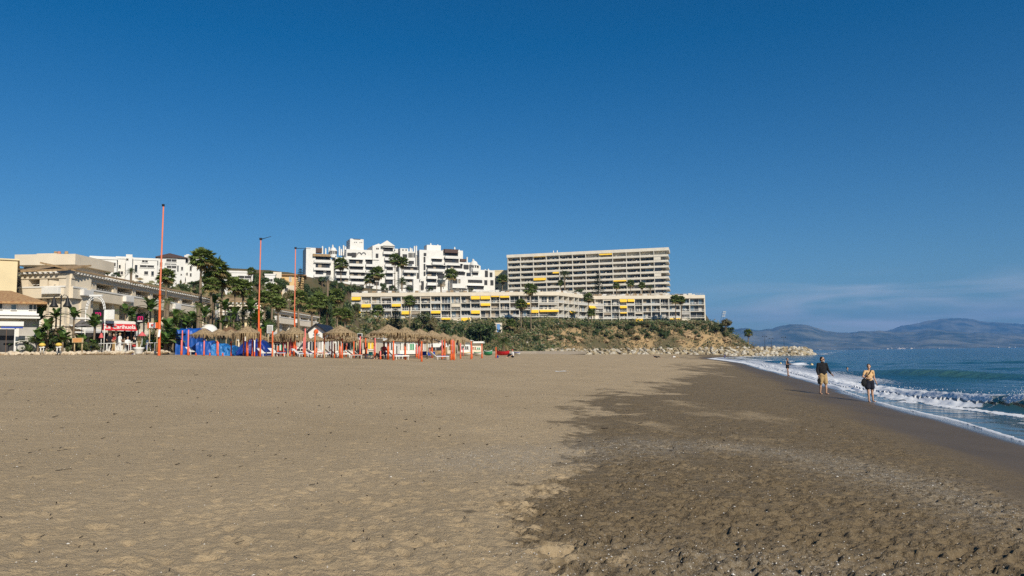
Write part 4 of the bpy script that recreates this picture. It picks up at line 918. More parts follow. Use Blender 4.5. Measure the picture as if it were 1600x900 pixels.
def frond_fan(s, base, d, L, rnd, m=0, nb=11):       # stalk and a folded fan of pointed blades
    d = d.normalized(); side = d.cross(Vector((0, 0, 1)));
    if side.length < .1: side = Vector((1, 0, 0))
    side.normalize(); upv = side.cross(d).normalized()
    tip = base+d*L*.45+Vector((0, 0, -.05*L)); s.tube(base, tip, .02, .012, n=3, m=m, caps=False)
    for k in range(nb):
        a = (k/(nb-1)-.5)*2.7; dd = (d*math.cos(a)+side*math.sin(a)).normalized(); ll = L*.62*(1-.22*abs(a)/1.35)*rnd.uniform(.85, 1.1)
        w = .085*L; p = side*math.cos(a)*w-d*math.sin(a)*w
        mid = tip+dd*ll*.55-Vector((0, 0, .02)); end = tip+dd*ll+Vector((0, 0, -.30*ll*rnd.uniform(.5, 1.3)))
        s.poly([tip, mid+p+upv*.03, end, mid-p], m)
def frond_pin(s, base, d, L, rnd, m=0, drop=.55, n=9, w=.34):   # feather frond, arching
    d = d.normalized(); side = d.cross(Vector((0, 0, 1)))
    if side.length < .1: side = Vector((1, 0, 0))
    side.normalize(); pts = []
    for i in range(n+1):
        t = i/n; pts.append(base+d*L*t+Vector((0, 0, -drop*L*t*t)))
    for i in range(n):
        s.poly([pts[i]-side*.02, pts[i]+side*.02, pts[i+1]+side*.012, pts[i+1]-side*.012], m)
        ax = (pts[i+1]-pts[i]).normalized()
        for sg in (-1, 1):
            for j in range(2):
                b = pts[i].lerp(pts[i+1], j*.5); ll = w*L*math.sin(math.pi*min(.97, (i+j*.5+1.1)/(n+1.2)))**.6
                e = b+(side*sg*.85+ax*.55+Vector((0, 0, -.30))).normalized()*ll*rnd.uniform(.85, 1.1)
                s.poly([b-ax*.03*L*.4, b+ax*.03*L*.5, e], m)
def make_fan_palm(seed, dead=True, mats=(M_palm, M_palmb), R=1.5):
    rnd = random.Random(seed); r = empty('fan_palm', (0, 0, 0)); s = MB()
    n = 46
    for k in range(n):
        el = rad(78-118*(k/n)**.85+rnd.uniform(-8, 8)); az = k*2.399+rnd.uniform(-.3, .3); d = Vector((math.cos(az)*math.cos(el), math.sin(az)*math.cos(el), math.sin(el)))
        frond_fan(s, Vector((0, 0, 0)), d, R*rnd.uniform(.85, 1.1)*(1.0 if el > 0 else .92), rnd, 0 if k < n*.88 else 1)
    s.build('crown', list(mats), r, loc=(0, 0, 1))
    t = MB(); pts = [(0.06*math.sin(k*.8+seed), .06*math.cos(k*.7+seed), k/8) for k in range(9)]; pts[-1] = (0, 0, 1.0)
    t.chain(pts, [.26, .17, .155, .15, .145, .14, .14, .15, .19], 8); t.build('trunk', M_trunk, r)
    if dead:
        q = MB()
        for k in range(16):
            az = k*2.399; d = Vector((math.cos(az)*.35, math.sin(az)*.35, -1)); frond_fan(q, Vector((0, 0, -.05)), d, R*.8*rnd.uniform(.7, 1), rnd, 0, 5)
        q.build('dead_skirt', M_palmb, r, loc=(0, 0, 1))
    r.location = (0, -500, -50); return r
def make_feather_palm(seed, mats=(M_palmd, M_palmb), R=2.4, n=44, drop=.55, w=.26, name='date_palm'):
    rnd = random.Random(seed); r = empty(name, (0, -500, -50)); s = MB()
    for k in range(n):
        el = rad(80-95*(k/n)**.9+rnd.uniform(-6, 6)); az = k*2.399; d = Vector((math.cos(az)*math.cos(el), math.sin(az)*math.cos(el), math.sin(el)))
        frond_pin(s, Vector((0, 0, 0)), d, R*rnd.uniform(.85, 1.08), rnd, 0 if k < n*.93 else 1, drop, 8, w)
    s.build('crown', list(mats), r, loc=(0, 0, 1))
    t = MB(); t.chain([(0, 0, k/6) for k in range(7)], [.36, .27, .25, .24, .24, .26, .34], 9); t.build('trunk', M_trunk, r)
    return r
def make_banana(seed, n=19, L=2.4, mats=(M_ban, M_palmb)):
    rnd = random.Random(seed); r = empty('banana_plant', (0, -500, -50)); s = MB()
    for k in range(n):
        az = k*2.399+rnd.uniform(-.3, .3); el = rad(rnd.uniform(12, 82)); d = Vector((math.cos(az)*math.cos(el), math.sin(az)*math.cos(el), math.sin(el)))
        side = d.cross(Vector((0, 0, 1))).normalized(); p = []; ll = L*rnd.uniform(.8, 1.15)
        for i in range(7):
            t = i/6; c = d*ll*t+Vector((0, 0, -.42*ll*t*t-(.5 if k % 3 == 0 else 0))); w = .33*math.sin(math.pi*min(1, max(.06, t*.93+.05)))**.7*(0.1 if t < .15 else 1); p.append((c-side*w+Vector((0, 0, .05)), c, c+side*w+Vector((0, 0, .05))))
        for i in range(6):
            m = 0 if rnd.random() < .93 else 1
            s.poly([p[i][0], p[i][1], p[i+1][1], p[i+1][0]], m); s.poly([p[i][1], p[i][2], p[i+1][2], p[i+1][1]], m)
    s.build('crown', list(mats), r, loc=(0, 0, 1))
    t = MB(); t.chain([(0, 0, 0), (.02, 0, .5), (0, 0, 1.05)], [.17, .13, .10], 8); t.build('trunk', M_trunk, r)
    return r
def crown_leaves(s, blobs, n, size, rnd, nm=2, flat=1.0):     # leaf faces through the volume of several lobes
    for k in range(n):
        c, rr = rnd.choice(blobs); v = Vector((rnd.gauss(0, 1), rnd.gauss(0, 1), rnd.gauss(0, 1))).normalized(); q = rnd.random()**.45
        p = Vector(c)+Vector((v.x*rr[0], v.y*rr[1], v.z*rr[2]))*q
        a = Vector((rnd.uniform(-1, 1), rnd.uniform(-1, 1), rnd.uniform(-.6, .6)*flat)).normalized(); b = a.cross(v+Vector((0, 0, .3))).normalized(); z = size*rnd.uniform(.6, 1.3)
        s.poly([p-a*z, p-b*z*.45, p+a*z, p+b*z*.45], rnd.randrange(nm))
def make_tree(seed, kind, mats, R=1.0, h=1.0, nleaf=1500, size=.075, name='tree', flat=.55, trunkr=.035):
    """unit tree: overall height h, crown radius R, lobed crown on a forked trunk"""
    rnd = random.Random(seed); r = empty(name, (0, -500, -50)); bl = []; t = MB()
    cz = h*(.62 if kind != 'bush' else .45)
    for k in range(9 if kind != 'bush' else 8):
        a = k*2.399; q = rnd.uniform(.15, .75)*R; z = cz+rnd.uniform(-.18, .28)*h*(1 if kind != 'pine' else .5)
        rr = R*rnd.uniform(.30, .48); bl.append(((q*math.cos(a), q*math.sin(a), z), (rr, rr, rr*flat)))
        t.chain([(0, 0, h*.05), (q*.25*math.cos(a), q*.25*math.sin(a), cz*.55), (q*math.cos(a), q*math.sin(a), z)], [trunkr*1.2, trunkr*.7, trunkr*.25], 5)
    t.chain([(0, 0, -.1*h), (.01, 0, h*.2), (0, .01, cz*.8)], [trunkr*1.7, trunkr*1.2, trunkr*.7], 7)
    s = MB(); crown_leaves(s, bl, nleaf, size, rnd, len(mats))
    s.build('crown', list(mats), r); t.build('trunk', M_wood, r); return r
def make_norfolk(seed):
    rnd = random.Random(seed); r = empty('norfolk_pine', (0, -500, -50)); t = MB(); t.chain([(0, 0, 0), (0, 0, .5), (0, 0, 1)], [.018, .012, .003], 6); t.build('trunk', M_wood, r); s = MB()
    for i in range(13):
        z = .16+.80*i/13; L = .30*(1-.9*i/13)+.02
        for k in range(7):
            a = k*2*math.pi/7+i; d = Vector((math.cos(a), math.sin(a), .12)).normalized(); side = Vector((-math.sin(a), math.cos(a), 0)); p0 = Vector((0, 0, z))
            for j in range(7):
                b = p0+d*L*(.12+.88*j/7); w = .045*(1.15-j/7)+.014
                for sg in (-1, 1): s.poly([b, b+d*L*.16, b+side*sg*w+d*.03+Vector((0, 0, rnd.uniform(-.014, .02)))], 0)
                s.poly([b-side*.012, b+side*.012, b+Vector((0, 0, -.03))+d*.02], 0)
    s.build('crown', M_dark2, r); return r

FAN = [reg(make_fan_palm(s_, True)) for s_ in (1, 2, 3)]; FAN2 = [reg(make_fan_palm(s_, False)) for s_ in (4, 5)]
DATE = [reg(make_feather_palm(s_)) for s_ in (1, 2)]; COCO = [reg(make_feather_palm(7, (M_palm, M_palmb), 1.9, 22, .75, .30, 'feather_palm'))]
GREYP = reg(make_feather_palm(9, (M_grey, M_palmb), 1.9, 30, .35, .30, 'blue_palm'))
BAN = [reg(make_banana(s_)) for s_ in (1, 2, 3)]
BUSH = [reg(make_tree(s_, 'bush', ms, 1.0, 1.5, 1900, .085, 'bush', .75, .03)) for s_, ms in ((1, (M_bush, M_dark2)), (2, (M_bush, M_bushy)), (3, (M_bushy, M_bushb)), (4, (M_dark2, M_bush)))]
PINE = [reg(make_tree(s_, 'pine', (M_dark2, M_bush), 1.0, 1.7, 2200, .075, 'pine_tree', .42, .05)) for s_ in (1, 2)]
NORF = reg(make_norfolk(3))
PROTO = set()
for p in FAN+FAN2+DATE+COCO+[GREYP]+BAN+BUSH+PINE+[NORF]: PROTO.add(p)
used = set()
def inst(proto):
    """the proto itself the first time, then copies of it and its parts"""
    if proto.name in used: return copy_tree(proto)
    used.add(proto.name); return proto
rv = random.Random(77)
BASE = {590: 507, 640: 520, 829: 521, 814: 519, 798: 524, 919: 507, 924: 508, 524: 520, 512: 522, 499: 520}
def kids(o): return KIDS.get(o.name, [])
def zground(x, y): return max(H(x, y), PZ if y < 112 and x < -32 else -9)
def Dfor(px, py, d0=120, d1=346):
    for D in np.arange(d0, d1, 2.0):
        p = Wp(px, py, D)
        if H(p.x, p.y) >= p.z: return float(D)
    return float(d1-6)
def palm(px, pyc, D, rpx, proto, label, cat='palm tree', group='palm trees along the seafront', zg=None, R0=None, pyb=None):
    """crown centre at that place of the photo, standing on the ground below it"""
    if px in BASE: D = Dfor(px, BASE[px]); pyb = BASE[px]
    x = Xp(px, D, pyc); z1 = Zp(px, pyc, D); zg = (H(x, D) if zg is None else zg)
    if pyb is not None: zg = Zp(px, pyb, D)
    zg = min(zg, H(x, D)+.2) if pyb is None else zg
    o = inst(proto); sc_ = rpx*D/F/(R0 or 1.5)*(1.32 if R0 is None else 1.25); hh = max(.3, z1-zg)
    o.location = (x, D, zg); o.rotation_euler = (0, 0, rv.uniform(0, 6.28))
    for ch in kids(o):
        if ch.name.startswith('trunk'): ch.scale = (max(.7, min(1.3, sc_)), max(.7, min(1.3, sc_)), hh)
        else: ch.location = (0, 0, hh); ch.scale = (sc_, sc_, sc_)
    return tag(o, label, cat, group)
def tree(px, pyt, pyb, D, rpx, proto, label, cat='bush', group=None, h0=1.5, zg=None):
    if D == 0 or 480 < px < 760 and D < 240: D = Dfor(px, pyb)
    x = Xp(px, D, pyb); z0 = Zp(px, pyb, D) if zg is None else zg; z1 = Zp(px, pyt, D); o = inst(proto)
    o.location = (x, D, z0); o.rotation_euler = (0, 0, rv.uniform(0, 6.28)); R = rpx*D/F; o.scale = (R, R, (z1-z0)/h0*1.02)
    return tag(o, label, cat, group)

G1 = 'tall palms behind the thatched umbrellas'
FP = [  # px, crown y, D, radius px, proto, label
 (259.5, 432, 84, 13, FAN[0], 'tall fan palm just beside the tallest orange mast, above the beige hotel eave'),
 (315, 404, 84, 18, FAN[1], 'tallest fan palm with a ragged green crown against the sky'),
 (336, 420, 87, 19, FAN[2], 'broad fan palm overlapping the tallest palm in the clump before the yellow wing'),
 (347, 437, 90, 15, FAN[0], 'lower fan palm of the clump, its trunk dark and slender'),
 (330, 446, 82, 13, FAN2[0], 'low young fan palm under the tallest palm crown'),
 (368, 446, 96, 14, FAN[1], 'fan palm with yellowing lower leaves before the yellow hotel wing'),
 (381, 450, 98, 14, FAN[2], 'fan palm beside the middle orange mast, crown level with the tiled eave'),
 (392.5, 424, 185, 6.5, FAN2[1], 'thin distant fan palm standing alone on the hill against the sky'),
 (413, 466, 112, 13, FAN2[0], 'leafy fan palm between the two thinner orange masts'),
 (425, 455, 118, 14, FAN[0], 'tall fan palm between the thinner masts with a pale trunk'),
 (435, 474, 110, 12, FAN[1], 'fan palm with a hanging dead skirt near the third mast'),
 (467, 466, 130, 13, FAN2[1], 'fan palm right behind the third orange mast'),
 (487, 476, 140, 12, FAN2[0], 'fan palm in front of the rear hotel wing'),
 (499, 470, 150, 14, FAN[2], 'tall fan palm at the start of the dark grove beside the cream block'),
 (512, 474, 146, 12, FAN[0], 'fan palm in the middle of the dark grove'),
 (524, 464, 156, 14, FAN[1], 'fan palm of the grove with a long bare trunk'),
 (539, 492, 140, 11, FAN2[1], 'short fan palm at the end of the grove beside the yellow awnings'),
 (527, 489, 138, 8, FAN2[0], 'small fan palm low in the grove'),
 (590, 486, 215, 9.5, FAN2[1], 'fan palm in front of the green awning of the cream block'),
 (640, 470, 205, 9, FAN[2], 'slender tall palm before the upper row of the cream block'),
 (589, 427, 322, 11, FAN[0], 'fan palm on the roof terrace before the white complex, thick crown'),
 (578, 436, 324, 9, FAN2[0], 'shorter palm beside the thick-crowned palm on the roof terrace'),
 (617, 405, 322, 9, FAN2[1], 'high palm before the gabled part of the white complex'),
 (628, 410, 324, 9.5, FAN[1], 'high palm with a spread crown right of the gable of the white complex'),
 (533, 412, 322, 10.5, FAN[2], 'lone tall palm before the terraces of the white complex'),
 (704.5, 429, 322, 10, FAN2[0], 'palm rising before the maroon-roofed part of the white complex'),
 (785, 436, 345, 8, FAN[1], 'leafy palm in front of the narrow yellow block'),
 (829, 452, 262, 10, FAN[0], 'tallest palm before the cream block, rising above its roof line'),
 (814, 476, 255, 9, FAN2[1], 'palm standing beside the tallest palm before the cream block'),
 (798, 506, 225, 8, FAN2[0], 'low palm beside the blue door of the slope'),
 (919, 465, 328, 7.5, FAN[2], 'upper palm where the cream block bends'),
 (924, 489, 322, 6.5, FAN2[1], 'lower palm where the cream block bends'),
 (1055, 468, 333, 7.5, FAN2[0], 'first of two twin palms before the far end of the cream block'),
 (1064, 469, 333, 7, FAN[1], 'second of two twin palms, nearer the sea, before the far end of the cream block'),
 (985, 443, 352, 6, FAN2[1], 'palm on the terrace before the middle of the slab block'),
 (1003, 446, 352, 5.5, FAN[0], 'small palm on the terrace before the slab block, second from its sea end'),
 (963, 447, 352, 5.5, FAN2[0], 'small palm beside the terrace pine before the slab block'),
 (876, 442, 352, 5, FAN[2], 'small dark palm beside the feathery palm before the slab block'),
 (1169, 520, 335, 6.2, FAN[2], 'lone dark palm on the breakwater root against the hazy hills'),
]
for f in FP: palm(*f)
DP = [(380, 492, 92, 15, DATE[0], 'arching date palm under the middle mast'), (282, 490, 72, 20, COCO[0], 'feathery palm behind the blue tarpaulin'), (628, 440, 318, 11, DATE[1], 'date palm with drooping fronds low before the gable of the white complex'),
      (882, 428, 350, 10, DATE[0], 'feathery date palm with spread fronds before the slab block'), (787, 535, 128, 15, DATE[1], 'low stubby date palm at the foot of the slope behind the red boat'), (310, 478, 78, 17, COCO[0], 'feathery palm below the tall fan palms'),
      (262, 470, 76, 15, COCO[0], 'feathery palm beside the tallest orange mast'), (1016, 449, 352, 6, DATE[0], 'date palm on the terrace nearest the sea end of the slab block'), (205, 424, 140, 9, DATE[1], 'dark palm before the white curved gable villa'), (150, 425, 135, 9, DATE[0], 'dark palm above the hotel eave before the loggia house')]
for (px, py, D, r_, pr, lb) in DP: palm(px, py, D, r_, pr, lb, R0=2.3)
palm(512, 437, 318, 9, GREYP, 'grey-blue palm low before the white complex', R0=1.8); palm(689, 443, 318, 10, reg(GREYP) if False else GREYP, 'grey-blue palm before the arched windows of the white complex', R0=1.8)
# big-leaved plants of the front bed
BP = [(60, 496, 66, 13), (75, 512, 64, 12), (88, 492, 68, 9), (116, 492, 66, 10), (42, 520, 65, 11), (148, 506, 67, 12), (98, 530, 64, 12), (128, 536, 65, 11), (60, 530, 63, 12), (36, 536, 64, 9), (146, 540, 66, 8), (196, 486, 74, 9), (206, 492, 75, 10), (235, 480, 74, 12), (225, 500, 75, 9), (243, 512, 72, 9), (262, 512, 70, 14), (275, 500, 72, 13),
      (290, 506, 74, 13), (258, 532, 69, 13), (270, 528, 70, 12), (300, 500, 78, 11), (320, 490, 80, 11), (352, 480, 84, 10), (365, 495, 86, 12), (392, 480, 90, 12), (402, 500, 90, 12), (415, 512, 92, 10), (238, 540, 68, 8), (215, 545, 68, 6), (350, 505, 84, 9), (335, 470, 84, 9)]
BL_ = ['with a clear sky-lit crown', 'with split leaves', 'with upright young leaves', 'with a yellowing leaf']
places = ['beside the white house awning', 'under the double bell lamp', 'behind the bell lamp post', 'beneath the hotel corner', 'by the dark restaurant front', 'in front of the pink-lettered sign', 'behind the second yellow figure', 'beside the wooden board', 'behind the first yellow figure', 'at the end of the rock edging', 'beside the red awning', 'above the red awning',
          'over the red awning corner', 'behind the orange-framed sign', 'under the second pink-lettered sign', 'tight against the tallest mast', 'right behind the tallest mast', 'over the blue tarpaulin corner', 'behind the tall blue tarpaulin', 'at the foot of the tallest mast', 'low beside the blue tarpaulin edge', 'behind the white dome', 'below the tall palms',
          'in front of the yellow wing wall', 'before the bell lamps of the yellow wing', 'beside the middle mast', 'behind the navy tarpaulin', 'beside the blank white board', 'beside the white planter bowl', 'low by the restaurant terrace', 'between the lamps and the yellow wing', 'before the hotel balconies']
for i, (px, py, D, r_) in enumerate(BP):
    x = Xp(px, D, py); palm(px, py, D, r_*1.6, BAN[i % 3], 'banana plant '+places[i], 'banana plant', 'banana plants of the promenade bed', zg=PZ, R0=2.0)
# spiky agaves
def make_agave(seed, n=34):
    rnd = random.Random(seed); s = MB()
    for k in range(n):
        az = k*2.399; el = rad(12+70*(k/n)); d = Vector((math.cos(az)*math.cos(el), math.sin(az)*math.cos(el), math.sin(el))); sd_ = Vector((-math.sin(az), math.cos(az), 0)); L = rnd.uniform(.85, 1.1)
        s.poly([-sd_*.05, sd_*.05, d*L*.5+sd_*.06, d*L, d*L*.5-sd_*.06], 0 if rnd.random() < .85 else 1)
    o = s.build('agave', [M_palmd, M_bushy]); o.location = (0, -500, -50); return o
AG = [make_agave(1), make_agave(2)]; CH['agave'] = []
for i, (px, py, D, r_, lb) in enumerate([(45, 548, 62, 16, 'spiky dark agave at the near end of the rock edging'), (28, 545, 61.5, 8, 'small agave beside the restaurant step'), (75, 545, 62.5, 8, 'small spiky agave between the two yellow figures'), (108, 547, 62.5, 12, 'spiky agave behind the rocks below the wooden board'), (232, 549, 66, 7, 'agave beside the white planter bowl'), (150, 549, 64, 8, 'agave under the pink-lettered sign'), (222, 548, 66.5, 6, 'tiny agave at the orange-framed sign')]):
    o = inst(AG[i % 2]); z = PZ-.1; o.location = (Xp(px, D, py), D, z); R = r_*D/F; o.scale = (R, R, R); o.rotation_euler.z = i; tag(o, lb, 'agave', 'agaves of the promenade bed')
# dark trees, bushes and pines
TB = [(322, 428, 452, 160, 13, PINE[0], 'round dark tree below the white flats', 'tree', 1.7), (303, 437, 452, 150, 12, PINE[1], 'low spreading tree above the hotel eave', 'tree', 1.7),
 (404, 427, 470, 190, 15, PINE[1], 'dark spreading pine beside the middle orange mast', 'tree', 1.7), (438, 427, 472, 195, 14, PINE[0], 'round-headed dark pine before the ochre house', 'tree', 1.7), (452, 449, 480, 180, 12, BUSH[2], 'reddish brown shrub crown below the ochre house', 'tree', 1.5),
 (545, 443, 470, 262, 12, PINE[1], 'flat-topped dark pine above the end of the cream block', 'tree', 1.7), (518, 449, 480, 250, 11, PINE[0], 'flat dark pine in the grove', 'tree', 1.7), (498, 443, 490, 240, 8, BUSH[1], 'slim green tree left of the flat pines', 'tree', 1.5),
 (510, 462, 520, 200, 14, BUSH[0], 'dense dark tree filling the grove', 'tree', 1.5), (535, 460, 525, 205, 14, BUSH[3], 'dense dark tree at the end of the grove by the cream block', 'tree', 1.5), (488, 458, 520, 190, 12, BUSH[1], 'mid green tree filling the start of the grove', 'tree', 1.5), (470, 460, 500, 170, 10, BUSH[0], 'dark tree behind the third mast', 'tree', 1.5), (398, 455, 510, 130, 14, BUSH[1], 'leafy tree behind the middle mast', 'tree', 1.5), (420, 470, 530, 125, 12, BUSH[0], 'leafy dark tree between the two thinner masts', 'tree', 1.5),
 (657, 483, 524, 200, 17, BUSH[1], 'big leafy green tree before the cream block', 'tree', 1.5), (678, 490, 526, 190, 10, BUSH[2], 'yellow-green tree beside the big leafy tree', 'tree', 1.5), (697, 502, 526, 200, 12, BUSH[0], 'dark rounded shrub under the yellow awning', 'tree', 1.5), (715, 504, 528, 198, 12, BUSH[3], 'dark rounded shrub left of the great dark tree', 'tree', 1.5),
 (752, 499, 540, 150, 26, BUSH[3], 'great dark rounded tree behind the beach huts', 'tree', 1.5), (743, 506, 538, 146, 17, BUSH[0], 'lower lobe tree joined to the great dark tree', 'tree', 1.5), (585, 502, 522, 210, 11, BUSH[1], 'green shrub above the thatched umbrellas', 'bush', 1.5), (568, 505, 520, 214, 9, BUSH[0], 'low shrub at the corner of the cream block', 'bush', 1.5),
 (905, 450, 462, 352, 9, PINE[0], 'spreading pine on the terrace before the slab block', 'tree', 1.7), (600, 440, 456, 330, 8, BUSH[0], 'dark shrub on the terrace under the palms', 'bush', 1.5), (168, 420, 432, 140, 8, BUSH[1], 'shrub above the hotel eave', 'bush', 1.5), (182, 424, 434, 142, 8, BUSH[0], 'dark shrub above the hotel eave beside the villa', 'bush', 1.5), (250, 516, 552, 71, 8, BUSH[1], 'shrub growing at the foot of the tallest mast', 'bush', 1.5), (275, 530, 552, 73, 9, BUSH[2], 'dry shrub between the mast and the blue tarpaulin', 'bush', 1.5)]
TB += [(503, 428, 452, 0, 9, PINE[0], 'dark tree before the lowest terraces of the white complex', 'tree', 1.7), (518, 434, 458, 0, 9, BUSH[3], 'dark tree on the upper slope beside the flat pines', 'tree', 1.5), (534, 438, 460, 0, 9, BUSH[0], 'green tree on the upper slope beside the flat pines', 'tree', 1.5), (548, 441, 462, 0, 8, BUSH[1], 'light green tree on the upper slope near the cream roof', 'tree', 1.5), (562, 446, 460, 0, 7, BUSH[3], 'small dark tree at the cream roof end', 'tree', 1.5), (416, 420, 444, 222, 9, PINE[1], 'dark skyline pine between the two thinner masts', 'tree', 1.7),
 (484, 452, 480, 0, 11, BUSH[0], 'dark slope tree behind the grove start', 'tree', 1.5), (556, 470, 500, 0, 9, BUSH[1], 'green tree against the end wall of the cream block', 'tree', 1.5), (560, 446, 457, 333, 7, BUSH[1], 'terrace shrub below the square tower', 'bush', 1.5), (615, 444, 457, 333, 7, BUSH[0], 'terrace shrub below the gable', 'bush', 1.5), (640, 446, 457, 333, 6, BUSH[3], 'terrace shrub between the gable and the slits', 'bush', 1.5), (672, 447, 457, 333, 6, BUSH[0], 'terrace shrub below the wide balconies', 'bush', 1.5), (735, 449, 458, 333, 6, BUSH[1], 'terrace shrub below the domed turret', 'bush', 1.5),
 (374, 427, 446, 214, 9, PINE[0], 'dark tree behind the low white terrace row', 'tree', 1.7), (400, 424, 448, 222, 8, BUSH[0], 'dark shrub tree on the skyline beside the middle mast', 'tree', 1.5), (446, 434, 460, 222, 8, BUSH[3], 'dark shrub tree below the stone house', 'tree', 1.5), (480, 440, 470, 0, 10, BUSH[0], 'dark tree at the foot of the white complex terraces', 'tree', 1.5), (496, 446, 474, 0, 11, BUSH[1], 'green tree under the lowest white terrace', 'tree', 1.5),
 (531, 448, 474, 0, 10, BUSH[3], 'dark tree above the grove, beside the cream block', 'tree', 1.5), (553, 447, 470, 0, 9, BUSH[0], 'dark tree touching the corner of the cream block', 'tree', 1.5), (474, 462, 492, 0, 11, BUSH[1], 'green tree on the brown slope behind the third mast', 'tree', 1.5), (455, 470, 500, 0, 12, BUSH[3], 'dark tree low on the brown slope', 'tree', 1.5), (514, 470, 500, 0, 13, BUSH[1], 'green tree in the thick of the grove', 'tree', 1.5), (543, 480, 510, 0, 11, BUSH[0], 'dark tree under the corner of the cream block', 'tree', 1.5), (430, 448, 480, 0, 11, BUSH[0], 'dark tree under the round-headed pine', 'tree', 1.5), (388, 448, 480, 0, 11, BUSH[3], 'dark tree between the palms of the yellow wing', 'tree', 1.5), (310, 440, 462, 175, 11, BUSH[0], 'dark shrub mass below the white flats', 'tree', 1.5), (288, 440, 460, 170, 9, BUSH[3], 'dark shrub at the foot of the pyramid-roofed block', 'tree', 1.5), (460, 478, 512, 0, 11, BUSH[1], 'mid green tree above the rear hotel wing', 'tree', 1.5)]
for (px, yt, yb, D, r_, pr, lb, ct, h0) in TB: tree(px, yt, yb, D, r_, pr, lb, ct, 'trees and shrubs of the slope', h0)
for (px, yt, yb, D, lb) in ((618, 479, 522, Dfor(618, 522), 'dark norfolk pine before the cream block'), (469, 416, 462, 225, 'small norfolk pine beside the ochre house'), (935, 423, 464, 352, 'norfolk pine on the terrace before the slab block')):
    o = inst(NORF); x = Xp(px, D, yb); z0 = Zp(px, yb, D); hh = Zp(px, yt, D)-z0; o.location = (x, D, z0); w = hh*(1.35 if px == 618 else .9); o.scale = (w, w, hh); tag(o, lb, 'norfolk pine', 'norfolk pines')
# the planted slope: individual bushes over a ground cover of scrub
rs = random.Random(41)
def slope_pts(n, x0, x1, smin, smax):
    out = []
    while len(out) < n:
        x = rs.uniform(x0, x1); s_ = rs.uniform(smin, smax); y = float(np.interp(x, FT[:, 0], FT[:, 1]))+s_; out.append((x, y, H(x, y)))
    return out
s = MB(); rr = random.Random(3); SEL = [0, 1, 1, 2, 3]
def scrub(n, x0, x1, smin, smax, size):
    for (x, y, z) in slope_pts(n, x0, x1, smin, smax):
        m = rr.choice(SEL); q = size*rr.uniform(.5, 1.2)
        for k in range(13):
            p = Vector((x+rr.gauss(0, q*.55), y+rr.gauss(0, q*.5), z+abs(rr.gauss(0, q*.5)))); a = Vector((rr.uniform(-1, 1), rr.uniform(-.6, .6), rr.uniform(-.7, .9))).normalized(); b = a.cross(Vector((rr.uniform(-1, 1), -1, .4))).normalized(); w = q*.34
            s.poly([p-a*w, p-b*w*.45, p+a*w, p+b*w*.45], m)
scrub(2500, -60, 20, -1, 34, 1.6); scrub(1500, 20, 108, 6, 30, 1.4); SEL = [2, 2, 1, 2, 3]; scrub(650, 5, 106, -1, 8, 1.1); SEL = [0, 1, 1, 2, 3]; scrub(1300, -130, -40, 0, 110, 2.2)
s.build('undergrowth', [M_bush, M_bushy, M_bushb, M_dark2], kind='stuff', label='dry green and straw coloured scrub covering the slope')
ORD = 'first second third fourth fifth sixth seventh eighth ninth tenth eleventh twelfth thirteenth fourteenth fifteenth sixteenth seventeenth eighteenth nineteenth twentieth'.split()
ORD += ['twenty-'+w for w in ORD[:9]]+['thirtieth']+['thirty-'+w for w in ORD[:9]]+['fortieth']+['forty-'+w for w in ORD[:9]]+['fiftieth']+['fifty-'+w for w in ORD[:9]]
places2 = ['x']
names = ['dark green', 'grey green', 'straw tinted', 'deep green']
for i, px in enumerate(np.arange(800, 1148, 8.5)):
    px = float(px)+rs.uniform(-3, 3)
    for j in range(2):
        yb = rs.uniform(514, 535) if j else rs.uniform(509, 515); hpx = rs.uniform(7, 13) if j else rs.uniform(6, 10)
        if px > 1090 and not j: yb += 0
        # depth where the slope passes through this sight line
        d = None
        for D in np.arange(285, 345, 1.5):
            p = Wp(px, yb, D)
            if H(p.x, p.y) >= p.z: d = D; break
        if d is None: d = 336
        if px > 1120 and j == 0: yb = 512+(px-1120)*.5
        k = rs.randrange(4); pr = BUSH[k]; hh = ['round', 'low', 'ragged', 'leaning'][(i+j) % 4]; Q = places2[i % len(places2)]
        tree(px, yb-hpx, yb+1.5, d, rs.uniform(6, 10), pr, '%s %s bush, %s towards the sea in the %s of the cliff slope' % (hh, names[k], ORD[i], ('upper row' if j == 0 else 'lower row')), 'bush', 'bushes on the cliff slope', 1.5)
tree(1134, 496, 517, 330, 12, BUSH[2], 'yellowish bush crowning the end of the headland', 'bush', 'bushes on the cliff slope', 1.5)
tree(1120, 503, 520, 331, 11, BUSH[1], 'green bush beside the yellowish one at the end of the headland', 'bush', 'bushes on the cliff slope', 1.5)

